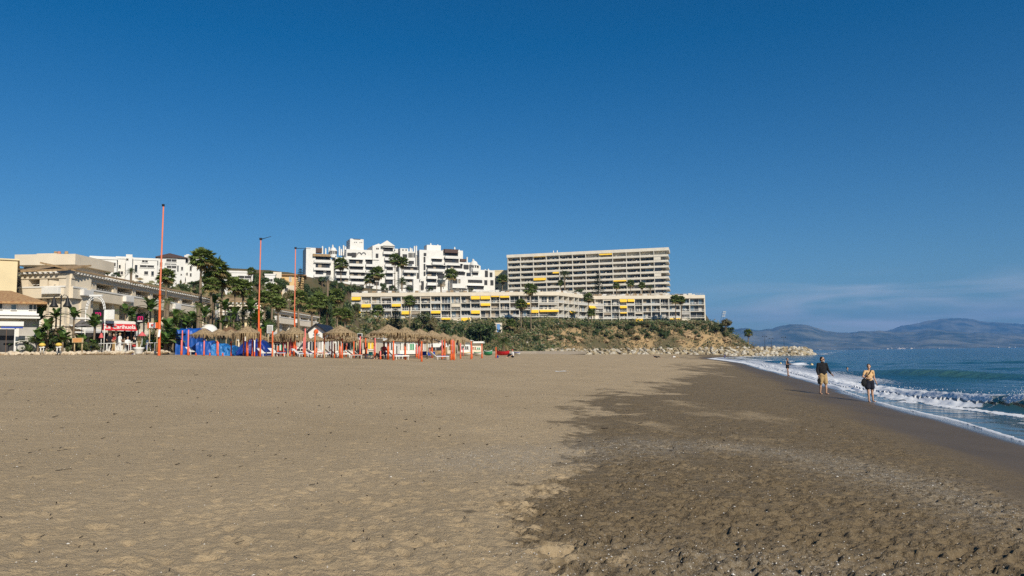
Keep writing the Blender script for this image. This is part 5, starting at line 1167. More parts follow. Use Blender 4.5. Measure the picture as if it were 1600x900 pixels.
for i, (px, yt, yb, D, r_, k, lb) in enumerate([(44, 522, 553, 64, 12, 0, 'by the dark restaurant front'), (60, 515, 553, 65, 12, 3, 'behind the big agave'), (78, 520, 553, 65, 12, 0, 'between the two yellow ornaments'), (96, 518, 553, 66, 13, 1, 'below the bell lamp'), (112, 524, 553, 65, 11, 0, 'behind the wooden board'), (130, 530, 553, 64, 11, 1, 'beside the wooden board'), (148, 533, 553, 64, 10, 1, 'bright, below the lettered sign'), (70, 500, 530, 68, 13, 0, 'tall, behind the bell lamp post'),
    (226, 520, 553, 70, 9, 0, 'under the orange framed sign'), (242, 505, 553, 74, 13, 1, 'tall, behind the tallest mast'), (262, 500, 553, 76, 16, 0, 'tall, beside the blue tarpaulin'), (284, 492, 540, 78, 17, 3, 'tall, over the blue tarpaulin'), (302, 485, 540, 80, 15, 0, 'under the tall palm clump'), (345, 490, 535, 92, 14, 0, 'behind the white dome'), (366, 478, 535, 96, 15, 1, 'before the yellow wing'), (395, 478, 535, 96, 15, 0, 'behind the middle mast'), (412, 492, 540, 96, 13, 3, 'behind the blank white board'), (210, 490, 520, 78, 12, 0, 'over the red canopy end')]):
    tree(px, yt, yb, D, r_, BUSH[k], 'leafy green shrub '+lb, 'shrub', 'shrubs of the promenade bed', 1.5)
# ------------------------------------------------------------------ boulders of the breakwater and cliff rock
M_rock = mat('pale_boulder', (.42, .37, .29), .92, .2, .7, .8, 3, col2=(.60, .55, .46))
M_rockd = mat('tawny_boulder', (.30, .24, .15), .92, .2, .7, .8, 3, col2=(.46, .38, .25))
M_rocky = mat('edging_stone', (.58, .46, .32), .92, .2, 2.5, .6, 6, col2=(.72, .62, .48))
M_cliff = mat('ochre_rock', (.30, .17, .08), .95, .3, .45, 1.0, 1.6, col2=(.46, .34, .20))
def boulder(seed, m, name='boulder'):
    rnd = random.Random(seed); bm = bmesh.new(); bmesh.ops.create_icosphere(bm, subdivisions=2, radius=1)
    ax = [Vector((rnd.gauss(0, 1), rnd.gauss(0, 1), rnd.gauss(0, 1))).normalized() for _ in range(9)]; ds = [rnd.uniform(.45, .8) for _ in ax]
    for v in bm.verts:
        p = v.co.copy()
        for a, d in zip(ax, ds):                       # cut planes give flat broken faces
            q = p.dot(a)
            if q > d: p -= a*(q-d)*.93
        v.co = Vector((p.x*1.15, p.y, p.z*.85))
    me = bpy.data.meshes.new(name); bm.to_mesh(me); bm.free(); me.materials.append(m); o = bpy.data.objects.new(name, me); C.objects.link(o); o.location = (0, -500, -50); return o
RK = [boulder(i, M_rock if i % 3 else M_rockd) for i in range(9)]; RKS = [boulder(40+i, M_rocky, 'edging_stone') for i in range(4)]
rk = random.Random(6)
BW = [(12, 278), (26, 293), (40, 306), (56, 311), (74, 315), (92, 318), (106, 322), (116, 326), (126, 330), (134, 335), (138, 340)]
def bwpt(t):
    f = t*(len(BW)-1); i = min(int(f), len(BW)-2); a = Vector(BW[i]); return a.lerp(Vector(BW[i+1]), f-i)
bank = MB()
for i in range(len(BW)-1):
    a, c = BW[i], BW[i+1]; h = 3.1 if i < 7 else [2.7, 2.0, 1.2][i-7]; h2 = 3.1 if i+1 < 8 else [2.4, 1.6, .3][i-7]
    bank.poly([(a[0], a[1]-2, -.6), (c[0], c[1]-2, -.6), (c[0]-.2, c[1]+2.2, h2), (a[0], a[1]+2.2, h)]); bank.poly([(a[0], a[1]+2.2, h), (c[0], c[1]+2.2, h2), (c[0], c[1]+16, h2), (a[0], a[1]+16, h)])
for q in range(420):                                  # the many smaller stones wedged between the boulders
    t = rk.random(); p = bwpt(t); endf = min(1, (1-t)/.16+.12); w_ = rk.random(); r = rk.uniform(.35, .7); me = rk.choice(RK).data; b0 = len(bank.v); M = Matrix.Translation((p.x, p.y-2.3+w_*4.3, max(H(p.x, p.y-4)*.7, -.2)+w_*3.0*endf))@Matrix.Rotation(rk.uniform(0, 6), 4, 'Z')@Matrix.Diagonal((r*1.2, r, r*.9, 1))
    bank.v += [tuple(M@v.co) for v in me.vertices]; bank.f += [tuple(b0+k for k in f.vertices) for f in me.polygons]; bank.m += [rk.randrange(2)]*len(me.polygons) if False else [0]*len(me.polygons); bank.sm += [False]*len(me.polygons)
bank.build('rock_bank', M_rockd, kind='stuff', label='packed smaller rock under the breakwater boulders')
n = 0
for row in range(5):
    for k in range(60):
        t = (k+rk.uniform(-.35, .35)+.5*(row % 2))/60
        if not 0 <= t <= 1: continue
        p = bwpt(t); endf = min(1, (1-t)/.16+.12); top = 3.6*endf; z = -.1+(top+.1)*(row/4)+rk.uniform(-.15, .15); yy = p.y-1.9+row*1.05+rk.uniform(-.3, .3); r = rk.uniform(.75, 1.3)*(1.15 if row < 2 else .95)
        if t < .55: z = max(z, H(p.x, p.y-4)*.85+row*.55)
        o = inst(rk.choice(RK)); n += 1
        o.location = (p.x+rk.uniform(-.5, .5), yy, z); o.rotation_euler = (rk.uniform(-.6, .6), rk.uniform(-.6, .6), rk.uniform(0, 6.28)); o.scale = (r*1.15, r*.9, r*.85)
        tag(o, 'pale broken boulder piled in the breakwater at the foot of the cliff', 'boulder', 'boulders of the breakwater')
for k in range(26):                                   # scattered stones where the breakwater runs out on the sand
    px = 812+k*3.1+rk.uniform(-1.5, 1.5); D = rk.uniform(285, 312); x = Xp(px, D); r = rk.uniform(.3, .7); o = inst(rk.choice(RK)); o.location = (x, D, H(x, D)+r*.2); o.rotation_euler = (rk.uniform(-1, 1), 0, rk.uniform(0, 6)); o.scale = (r, r, r)
    tag(o, 'low pale stone scattered where the breakwater peters out on the sand', 'stone', 'scattered stones on the sand')
# ochre rock faces showing through the scrub
cl = []
for (px, py, w, h) in [(858, 530, 16, 9), (880, 533, 14, 7), (900, 531, 18, 9), (1075, 524, 16, 13), (1092, 527, 12, 10), (1062, 534, 16, 7), (1030, 530, 14, 7), (1112, 533, 12, 8), (1135, 531, 12, 8), (1148, 535, 9, 6), (1010, 533, 10, 6), (945, 533, 12, 5), (845, 537, 12, 5), (835, 528, 8, 8), (1050, 522, 8, 6), (730, 532, 10, 9), (722, 515, 8, 8)]:
    D = Dfor(px, py+h*.3, 200, 345); bm = bmesh.new(); bmesh.ops.create_icosphere(bm, subdivisions=4, radius=1)
    sd_ = rk.uniform(0, 50)
    for v in bm.verts:
        q = v.co*1.0; nn = mnoise.fractal(Vector((q.x*1.3+sd_, q.y*1.3, q.z*2.2)), .8, 2.2, 6); st = mnoise.noise(Vector((q.x*2+sd_, q.y, q.z*7)))
        v.co = q*(1+.42*nn+.14*st)
    me = bpy.data.meshes.new('rock_outcrop'); bm.to_mesh(me); bm.free(); me.materials.append(M_cliff); o = bpy.data.objects.new('rock_outcrop', me); C.objects.link(o)
    k = D/F; o.location = (Xp(px, D, py), D+1.2, Zp(px, py, D)); o.scale = (w*k*.62, 2.4, h*k*.62); cl.append(o)
    tag(o, 'ochre rock face %s on the cliff slope' % ['above the red boat', 'beside the rock above the boat', 'under the bend of the block', 'large and orange under the twin palms', 'beside the large orange face', 'low under the twin palms', 'below the yellow awning bay', 'beneath the headland bushes', 'at the headland foot', 'at the very tip of the headland', 'low beside the awning bay', 'small and low mid slope', 'small near the beach end', 'high at the beach end', 'small and high under the twin palms', 'behind the last thatched umbrella', 'beside the great dark tree'][len(cl)-1], 'rock outcrop', 'ochre rock faces of the cliff')
# small edging stones along the promenade bed
for k in range(58):
    px = -6+k*4.75+rk.uniform(-1.2, 1.2); D = 60.6+px*.014; x = Xp(px, D); r = rk.uniform(.16, .30); o = inst(rk.choice(RKS)); o.location = (x, D, 2.78+r*.35); o.rotation_euler = (rk.uniform(-.5, .5), 0, rk.uniform(0, 6)); o.scale = (r*1.25, r, r*.95)
    if px > 205 and k % 2: o.scale = (r*.7, r*.6, r*.5)
    tag(o, 'rounded cream stone in the row edging the planted bed', 'stone', 'stones edging the planted bed')

# ------------------------------------------------------------------ orange masts and posts
M_or = mat('orange_paint', (.68, .115, .025), .55, .12, 1.2); M_ors = mat('sunbleached_orange', (.66, .19, .10), .65, .12, .8)
M_pk = mat('faded_pink_paint', (.72, .18, .16), .7, .12, 1); M_woodp = mat('pale_wood', (.50, .38, .22), .85, .15, 3); M_wp = mat('white_paint', (.78, .77, .74), .5, .04, 2); M_bk = mat('black_metal', (.02, .02, .022), .5, .2, 2); M_thatch = mat('thatch', (.34, .235, .125), .95, .25, 7, 1.0, 30, col2=(.46, .34, .20)); M_thd = mat('old_thatch', (.22, .13, .075), .95, .25, 7, 1.0, 30)
for (pxb, pyb, pxt, pyt, D, r0, r1, lb, fl) in [(248.5, 555.5, 255.5, 322, 60, .115, .055, 'tallest orange mast with a bent joint and faded upper half, beside the hotel palms', 0), (404.5, 545, 407.5, 374, 64, .09, .05, 'middle orange mast with a small black arm at its top', 1), (461, 545, 461.8, 388, 78, .09, .05, 'shortest and thinnest orange mast with a thin arm at its top', 1)]:
    D_ = D; a = Wp(pxb, pyb, D_); b = Wp(pxt, pyt, D_); z0 = H(a.x, a.y)
    r = empty('orange_mast', (a.x, a.y, z0), label=lb, cat='mast', group='orange masts on the beach')
    k0 = Vector((0, 0, 0)); k1 = Vector((b.x-a.x, 0, b.z-z0)); j = k0.lerp(k1, .42)+Vector((-.02*k1.z*.3, 0, 0))
    s = MB(); s.chain([k0, j], [r0, r0*.78], 9); s.build('lower_pole', M_or, r)
    s = MB(); s.chain([j-(k1-k0)*.01, k1], [r0*.62, r1], 9); s.build('upper_pole', M_ors, r)
    s = MB(); s.tube(j-Vector((0, 0, .30)), j+Vector((0, 0, .12)), r0*.86, r0*.70, n=9); s.build('joint_sleeve', M_or, r)
    s = MB(); q = k1
    if fl: s.tube(q, q+Vector((1.6 if fl and D > 70 else .9, 0, -.06 if D > 70 else .25)), .03, .02, n=4); s.box(q.x-.1, q.x+.1, -.1, .1, q.z-.05, q.z+.12)
    else: s.box(q.x-.11, q.x+.06, -.08, .08, q.z-.02, q.z+.16)
    s.build('mast_head', M_bk, r)
    if not fl:
        s = MB(); s.chain([Vector((.04, -.235, 1.5)), Vector((.09, -.215, 2.1))], [.10, .10], 6); s.build('white_sticker', M_wp, r)
def make_post(col, top=False):
    r = empty('beach_post', (0, -500, -50)); s = MB(); s.tube((0, 0, 0), (0, 0, 1), .055, .05, n=8); s.build('pole', col, r)
    s = MB(); s.tube((0, 0, .0), (0, 0, .3), .068, .062, n=8); s.build('sleeve', M_or if col is not M_woodp else M_woodp, r); r['category'] = 'post'; return reg(r)
PO = {'o': make_post(M_or), 'p': make_post(M_pk), 'w': make_post(M_woodp), 'n': make_post(M_wp)}
POST = [(283, 531, 63, 'p'), (284, 516, 69, 'p'), (293.5, 515, 64, 'p'), (294.6, 541, 62, 'p'), (306, 551, 62, 'o'), (318.5, 532, 63, 'p'), (327.8, 551, 62, 'o'), (339, 532, 66, 'o'), (340.5, 534, 63, 'p'), (348, 551, 62, 'o'), (361, 533.5, 64, 'o'), (380.5, 528, 64, 'p'), (386.8, 529, 63, 'p'), (393.7, 528.5, 64, 'p'), (397.5, 531, 62, 'n'), (406.5, 513, 62, 'o'),
 (425.5, 517, 61, 'o'), (426.3, 535, 61, 'w'), (434, 540, 64, 'o'), (443, 535, 66, 'p'), (449.5, 534, 63, 'w'), (453, 528, 66, 'p'), (463, 540, 70, 'p'), (474.5, 527, 64, 'p'), (476.5, 513, 63, 'p'), (491.8, 516, 60, 'o'), (506.5, 520, 61, 'o'), (507, 538, 60, 'w'), (518.5, 532, 63, 'p'), (522.8, 536, 62, 'o'), (529.5, 534, 66, 'w'), (534.5, 528, 61, 'o'), (541.5, 536, 70, 'p'), (552.8, 533, 66, 'o'), (557, 531, 68, 'w'), (562.8, 525, 62, 'p'), (571.2, 528, 62, 'o'), (586, 528, 64, 'p'), (594.5, 548, 60, 'p'), (614.8, 532, 58, 'o'), (620, 540, 74, 'w'), (633.5, 545, 62, 'o'), (651, 538, 72, 'p'), (654, 531, 66, 'p'), (658.8, 533, 57, 'o'), (667.3, 529, 66, 'w'), (690.8, 531, 68, 'p'), (695, 530, 72, 'o'), (705, 531, 66, 'o'), (707.5, 530, 68, 'p'), (709.5, 532, 66, 'o'), (711.5, 533, 70, 'w'), (719.5, 536, 72, 'p'), (736.3, 533, 72, 'o'), (737.5, 540, 76, 'p'), (753, 537, 78, 'o'), (775, 542, 84, 'o')]
for i, (px, pyt, D, c) in enumerate(POST):
    o = inst(PO[c]); x = Xp(px, D); z0 = H(x, D); h = Zp(px, pyt, D)-z0; o.location = (x, D, z0-.02); w = 1.15 if c in 'op' else .9; o.scale = (w, w, h)
    tag(o, '%s beach post, %s along the row counted from the blue tarpaulin' % ({'o': 'bright orange', 'p': 'faded pink-red', 'w': 'bare wooden', 'n': 'white'}[c], ORD[i]), 'post', 'beach posts between the umbrellas')

# ------------------------------------------------------------------ thatched umbrellas
def make_umb(seed, skirt=.35, mats=M_thatch, R=1.25, post=M_or, rise=.72):
    rnd = random.Random(seed); r = empty('thatched_umbrella', (0, -500, -50)); s = MB(); n = 26; ht = 2.8
    prof = [(.02, ht), (.10, ht-.05), (.30, ht-.17), (.55, ht-.33), (.82, ht-.50), (1.05, ht-.63), (R, ht-rise)]
    b = len(s.v)
    for k, (rr, z) in enumerate(prof):
        for i in range(n):
            a = 2*math.pi*i/n; j = 1+rnd.uniform(-.035, .035)*(k > 1); s.v.append((rr*j*math.cos(a), rr*j*math.sin(a), z+rnd.uniform(-.02, .02)*(k > 1)))
    for k in range(len(prof)-1):
        for i in range(n): j = (i+1) % n; s.f.append((b+k*n+i, b+(k+1)*n+i, b+(k+1)*n+j, b+k*n+j)); s.m.append(0); s.sm.append(False)
    for i in range(150):                              # loose straw hanging from the rim
        a = rnd.uniform(0, 6.28); rr = R*rnd.uniform(.93, 1.04); w = rnd.uniform(.02, .05); z = ht-rise+.05; l_ = rnd.uniform(.3, 1)*skirt
        t = Vector((-math.sin(a), math.cos(a), 0)); p = Vector((rr*math.cos(a), rr*math.sin(a), z)); s.poly([p-t*w, p+t*w, p+t*w*.5+Vector((.03*math.cos(a), .03*math.sin(a), -l_)), p-t*w*.6+Vector((0, 0, -l_))], 0)
    for i in range(70):                               # rough straw standing off the slope
        a = rnd.uniform(0, 6.28); q = rnd.uniform(.2, .95); rr = R*q; z = ht-rise*q*.98; t = Vector((-math.sin(a), math.cos(a), 0)); o_ = Vector((math.cos(a), math.sin(a), -.55)); p = Vector((rr*math.cos(a), rr*math.sin(a), z+.02)); s.poly([p-t*.03, p+t*.03, p+o_*.16+Vector((0, 0, .05))], 0)
    s.build('thatch_canopy', mats, r)
    s = MB(); s.tube((0, 0, 0), (0, 0, ht-.1), .055, .05, n=8); s.build('pole', M_woodp, r); s = MB(); s.tube((0, 0, 0), (0, 0, 1.35), .08, .075, n=8); s.build('pole_sleeve', post, r)
    s = MB()
    for i in range(8): a = i*math.pi/4; s.tube((0, 0, ht-.22), (R*.95*math.cos(a), R*.95*math.sin(a), ht-rise-.02), .018, .014, n=4)
    s.build('rib_frame', M_woodp, r); return reg(r)
UM = [make_umb(1, .3), make_umb(2, .5), make_umb(3, .22, post=M_pk), make_umb(4, .9, R=1.15), make_umb(5, .25, M_thd)]
UL = [(319, 512.5, 68, 1, 'before the blue tarpaulin, frayed long fringe'), (343, 513.5, 69, 1, 'touching the next one over the dark netting'), (358.5, 510, 84, 4, 'dark weathered top behind the paler canopies'), (361, 514.5, 68, 1, 'over the light blue tarpaulin edge'), (386.5, 509, 63, 3, 'over the navy tarpaulin with a deep skirt'), (403, 520, 76, 0, 'low behind the middle mast foot'), (442, 516, 68, 1, 'behind and lower than the one under the third mast'), (460, 510.5, 66, 3, 'right under the third mast with a dotted fringe'),
 (427, 523, 76, 0, 'low and small by the wooden post'), (474, 523, 76, 2, 'low before the gabled hut'), (495, 524, 74, 0, 'low in front of the gabled clock hut'), (515, 524.5, 74, 2, 'low on the sea side of the gabled hut'), (531.5, 508, 61, 1, 'large one beside the gabled hut with two tiers'), (541, 520, 68, 0, 'small one below the large two-tiered one'), (530, 518, 72, 4, 'brown one behind the two-tiered one'), (585, 516, 66, 2, 'pale one beside the biggest canopy'), (606.5, 506.8, 60, 0, 'biggest canopy of the whole row'), (614.5, 524.7, 72, 2, 'small low one below the biggest canopy'), (573, 526, 74, 0, 'low one half hidden behind the pale one'),
 (633, 510.5, 65, 1, 'tall one beside the biggest canopy'), (633.5, 522, 73, 0, 'low wide one under the tall one'), (655.5, 513.5, 66, 2, 'over the nearest orange post'), (675, 516, 72, 0, 'over the blue boxes'), (650, 526, 78, 4, 'low brown one behind the nearest orange post'), (671.5, 528, 82, 2, 'small low pale one in the back row'), (692, 519.5, 78, 1, 'third from the sea end of the row'), (710, 522.5, 84, 3, 'second from the sea end, ragged'), (723.5, 525.5, 90, 2, 'last one at the sea end of the row')]
for (px, pyt, D, v, lb) in UL:
    o = inst(UM[v]); x = Xp(px, D, pyt); z0 = H(x, D); h = Zp(px, pyt, D)-z0; o.location = (x, D, z0); k = h/2.8; o.scale = (k*1.12, k*1.12, k); o.rotation_euler.z = px
    tag(o, 'thatched straw umbrella '+lb, 'beach umbrella', 'thatched straw umbrellas of the beach bar')

# ------------------------------------------------------------------ tarpaulins, boxes, loungers
M_tarp = mat('blue_tarpaulin', (.010, .085, .38), .5, .2, 1.2, .5, 3, spec=.5); M_tarpl = mat('light_blue_tarpaulin', (.02, .17, .46), .5, .25, 2.5, .6, 5, spec=.5); M_navy = mat('navy_tarpaulin', (.006, .030, .22), .45, .3, 2.0, .6, 4, spec=.5)
def tarp(px0, px1, pyt, D, dep, m, name, label, seed, sag=.12, hump=False, top=None):
    a = Xp(px0, D); b = Xp(px1, D); z0 = H((a+b)/2, D)-.05; h = Zp((px0+px1)/2, pyt, D)-z0; nx, nz = 44, 20; rnd = random.Random(seed); v = []; f = []
    L = b-a; per = [(0, dep)]+[(0, 0)]; s = MB()
    def P(u, w):                                       # w 0..1 up the front, 1..1.5 over the top, then down the back
        x = L*u; hh = h*(1-(sag*math.sin(u*9+seed)**2)) if not hump else h*math.sin(math.pi*min(.97, max(.03, u)))**.45
        fold = .07*math.sin(u*L*5+3*mnoise.noise(Vector((u*6+seed, w*2, 0))))+.14*mnoise.noise(Vector((u*5, w*4, seed)))
        if w <= 1: return (x, fold*(.4+w*.6)-.1*(1-w), hh*w)
        if w <= 1.5: t = (w-1)*2; return (x, dep*t+fold*(1-t), hh*(1+.10*math.sin(math.pi*t)))
        t = (w-1.5)*2; return (x, dep, hh*(1-t))
    rows = [k/12 for k in range(13)]+[1.12, 1.25, 1.38, 1.5, 1.6, 2.0]
    for w in rows:
        for i in range(nx+1): s.v.append(P(i/nx, w))
    for r_ in range(len(rows)-1):
        for i in range(nx): q = r_*(nx+1)+i; s.f.append((q, q+1, q+nx+2, q+nx+1)); s.m.append(0); s.sm.append(True)
    for u in (0, nx):
        s.poly([s.v[r_*(nx+1)+u] for r_ in range(len(rows))], 0)
    return s.build(name, m, None, loc=(a, D, z0), label=label, cat='tarpaulin')
t1 = tarp(274, 308, 515.5, 70, 3, M_tarp, 'tarpaulin', 'tall blue tarpaulin wrapped round stacked loungers beside the tallest mast', 3, .03)
tarp(306, 330, 534, 67, 1.8, M_tarp, 'tarpaulin', 'low dark blue tarpaulin under the first thatched umbrellas', 5, .08)
tarp(329, 349, 538, 66, 1.6, M_tarpl, 'tarpaulin', 'light blue crumpled tarpaulin under the second umbrella', 8, .1)
tarp(347.5, 364, 541, 66, 1.6, M_tarpl, 'tarpaulin', 'light blue crumpled tarpaulin nearest the navy mound', 12, .1)
tarp(369, 417, 531, 66.5, 2.5, M_navy, 'tarpaulin', 'humped navy blue tarpaulin behind three pink posts', 6, 0, True)
# dark netting screen behind the low tarpaulins
s = MB(); D = 72; a = Xp(306, D); b = Xp(369, D)
nfr = empty('netting_screen', (a, D, 2.7), label='dark green netting screen behind the low tarpaulins', cat='screen')
s.box(0, b-a, 0, .03, 0, Zp(337, 522, D)-2.7); s.build('netting', mat('netting', (.035, .05, .045), .9, .4, 3), nfr)
s = MB()
for k in range(5): s.box((b-a)*k/4-.04, (b-a)*k/4+.04, -.09, -.01, 0, Zp(337, 521, D)-2.7)
s.build('frame', M_woodp, nfr)
# white dome tent top
s = MB(); D = 80; x = Xp(325, D); R = 13.5*D/F; s.lathe([(R*math.cos(t), R*.85*math.sin(t)) for t in [k*math.pi/2/9 for k in range(10)]], (0, 0, 0), 24); z = Zp(325, 518, D); s.lathe([(R*.98, PZ-z), (R, 0)], (0, 0, 0), 24)
s.build('dome_tent', M_white, None, loc=(x, D, z), label='white domed kiosk roof behind the first umbrellas', cat='kiosk')
# stacked folded loungers, boxes and bits in the shade of the umbrellas
def make_lounger(c):
    r = empty('sun_lounger', (0, -500, -50)); s = MB()
    for x in (0, .6): s.box(x, x+.04, 0, 1.25, .28, .33)
    s.hexa([(0, 1.2, .28), (.64, 1.2, .28), (.64, 1.25, .28), (0, 1.25, .28)], [(0, 1.75, .75), (.64, 1.75, .75), (.64, 1.80, .75), (0, 1.80, .75)]); s.build('frame', M_wp, r)
    s = MB(); s.box(.05, .59, .02, 1.2, .332, .37); s.build('mattress', c, r)
    for x in (0.01, .58):
        for y in (.1, 1.1):
            s = MB(); s.box(x, x+.04, y, y+.04, 0, .28); s.build('leg', M_wp, r)
    return reg(r)
LO = [make_lounger(M_or), make_lounger(M_blue), make_lounger(M_wp)]
rl_ = random.Random(15)
for k, px in enumerate([300, 312, 334, 352, 372, 430, 437, 446, 456, 468, 482, 488, 497, 502, 512, 526, 538, 548, 566, 576, 582, 625, 629, 640, 702]):
    D = rl_.uniform(61, 70); x = Xp(px, D); o = inst(LO[[0, 2, 0, 1][k % 4] if px < 600 else rl_.choice([0, 1, 2])]); o.location = (x, D, H(x, D)); o.rotation_euler.z = rl_.uniform(1.0, 2.2); tag(o, 'low sun lounger with a %s mattress, %s in the row from the blue tarpaulin' % ({0: 'orange', 1: 'blue', 2: 'white'}[0 if o.name.startswith('sun_lounger') and o.children is None else 0] if False else 'thin', ORD[k]), 'sun lounger', 'sun loungers under the umbrellas')
def box_thing(px0, px1, py0, py1, D, dep, m, name, label, cat, lid=None):
    a = Xp(px0, D); b = Xp(px1, D); z0 = Zp((px0+px1)/2, py1, D); h = Zp((px0+px1)/2, py0, D)-z0; r = empty(name, (a, D, z0), label=label, cat=cat); s = MB(); s.box(0, b-a, 0, dep, 0, h*.9); s.build('body', m, r); s = MB(); s.box(-.03, b-a+.03, -.03, dep+.03, h*.9, h); s.build('lid', lid or m, r); return r
box_thing(655, 666, 549, 555.5, 74, .6, M_blue, 'storage_box', 'blue storage box behind the nearest orange post', 'box'); box_thing(667, 679, 549.5, 555.5, 76, .6, M_blue, 'storage_box', 'longer blue storage box under the umbrella next to the white car', 'box', M_tarpl)
box_thing(546, 552, 549, 555, 66, .5, M_wp, 'storage_box', 'white storage box below the small umbrella', 'box'); box_thing(774.5, 779, 555.5, 559, 84, .3, M_navy, 'beach_bag', 'small navy beach bag beside the crouching person', 'bag'); box_thing(576, 581, 549.5, 555, 67, .5, mat('teal_plastic', (.05, .42, .38), .5), 'cool_box', 'teal cool box with a white lid under the pale umbrella', 'cool box', M_wp)
# white planter bowl
D = 61; s = MB(); s.lathe([(.0, 0), (.26, 0), (.30, .04), (.34, .36), (.40, .40), (.42, .52), (.37, .52), (.33, .42), (0, .40)], (0, 0, 0), 18)
x = Xp(216.5, D); pl = empty('planter', (x, D, 2.72), label='white round planter bowl with a dry spindly shrub at the edge of the sand', cat='planter'); s.build('bowl', M_wp, pl)
s = MB(); rp_ = random.Random(2)
for k in range(26):
    a = rp_.uniform(0, 6.28); q = rp_.uniform(.05, .3); s.chain([(0, 0, .45), (q*.5*math.cos(a), q*.5*math.sin(a), .9), (q*math.cos(a), q*math.sin(a), rp_.uniform(1.1, 1.55))], [.02, .012, .004], 4)
s.build('shrub', M_palmb, pl)
# two small yellow figures on white legs in the bed
for px, lb in ((65, 'small yellow garden ornament on white legs beside the spiky agave'), (91, 'small darker yellow garden ornament on white legs beside the broad leaves')):
    D = 61.2; x = Xp(px, D); r = empty('garden_ornament', (x, D, 2.88), label=lb, cat='garden ornament', group='yellow garden ornaments')
    s = MB(); s.lathe([(.02, .52), (.12, .54), (.24, .62), (.25, .70), (.17, .80), (.04, .84)], (0, 0, 0), 12); s.build('body', mat('ornament_yellow', (.72, .50, .10), .7, .12, 4), r)
    for q in (-.11, .11): s = MB(); s.chain([(q, 0, .54), (q*1.1, 0, .28), (q, 0, 0)], [.07, .05, .045], 7); s.build('leg', M_wp, r)
    s = MB(); s.box(-.20, .20, -.06, .06, .44, .535); s.build('collar', M_wp, r)

# ------------------------------------------------------------------ promenade lamps, signs, arch, restaurant front
def bell_lamp(px, pyt, pxl, pxr, pyl, D, label):
    x = Xp(px, D, 520); r = empty('street_lamp', (x, D, PZ), label=label, cat='street lamp', group='black street lamps of the promenade'); k = D/F; zt = Zp(px, pyt, D)-PZ; zl = Zp(px, pyl, D)-PZ
    s = MB(); s.tube((0, 0, 0), (0, 0, zt), .07, .05, n=8); s.tube((0, 0, 0), (0, 0, .6), .13, .11, n=8); s.build('pole', M_bk, r)
    for p in (pxl, pxr):
        if p is None: continue
        q = (p-px)*k; s = MB(); s.chain([(0, 0, zt-.25), (q*.4, 0, zt+.02), (q*.85, 0, zt-.05), (q, 0, zt-.35)], [.03, .028, .025, .02], 6); s.build('arm', M_bk, r)
        s = MB(); s.lathe([(.03, zl+.95), (.07, zl+.8), (.14, zl+.62), (.2, zl+.35), (.34, zl+.10), (.36, zl), (.30, zl-.02), (.02, zl+.1)], (q, 0, 0), 14); s.build('lamp_shade', M_bk, r)
bell_lamp(93.5, 461, 82.3, 103.5, 479.5, 66, 'black double bell lamp rising above the banana plants by the tiled house')
bell_lamp(360, 489, 351.5, 370.5, 502, 84, 'black double bell lamp before the yellow wing wall')
bell_lamp(380, 489.5, 369.5, None, 502.5, 90, 'black single bell lamp beside the middle mast')
for (px, pyt, lb) in ((1195, 524.5, 'thin double lamp post standing highest on the breakwater'), (1205, 528, 'thin lamp post second along the breakwater'), (1225, 526, 'thin double lamp post nearest the tip of the breakwater')):
    D = 338; x = Xp(px, D, 535); r = empty('lamp_post', (x, D, 3.1), label=lb, cat='lamp post', group='lamp posts on the breakwater'); h = Zp(px, pyt, D)-3.1
    s = MB(); s.tube((0, 0, 0), (0, 0, h), .09, .06, n=6); s.build('pole', M_bk, r)
    for q in (-1, 1): s = MB(); s.tube((0, 0, h-.3), (q*.8, 0, h-.1), .04, n=5); s.lathe([(.02, h-.1), (.22, h-.3), (.24, h-.5), (.05, h-.55)], (q*.85, 0, 0), 8); s.build('lamp_head', M_bk, r)
# a long dark low wall and a sign rack on the headland
D = 339; s = MB(); a = Xp(1172, D); b = Xp(1205, D); s.box(0, b-a, 0, .6, 0, .9); s.box(-.1, b-a+.1, -.12, .72, .9, 1.0, 1); s.build('low_wall', [M_tiled, M_dkroof], None, loc=(a, D, 3.15), label='low reddish wall with a dark coping on top of the breakwater', cat='wall')
D = 338; bb = Wp(1124, 500, D); r = empty('leaning_sign', (bb.x, D, bb.z-3), label='leaning dark frame sign standing in the headland bushes', cat='sign'); s = MB()
for q in (0, .9): s.tube((q, 0, 0), (q+1.6, 0, 7), .06, n=5)
s.build('frame', M_bk, r); s = MB()
for z in (4.6, 5.6, 6.5): s.box(.3+z*.23, 1.7+z*.23, -.05, .05, z, z+.35)
s.build('board', M_rail, r)
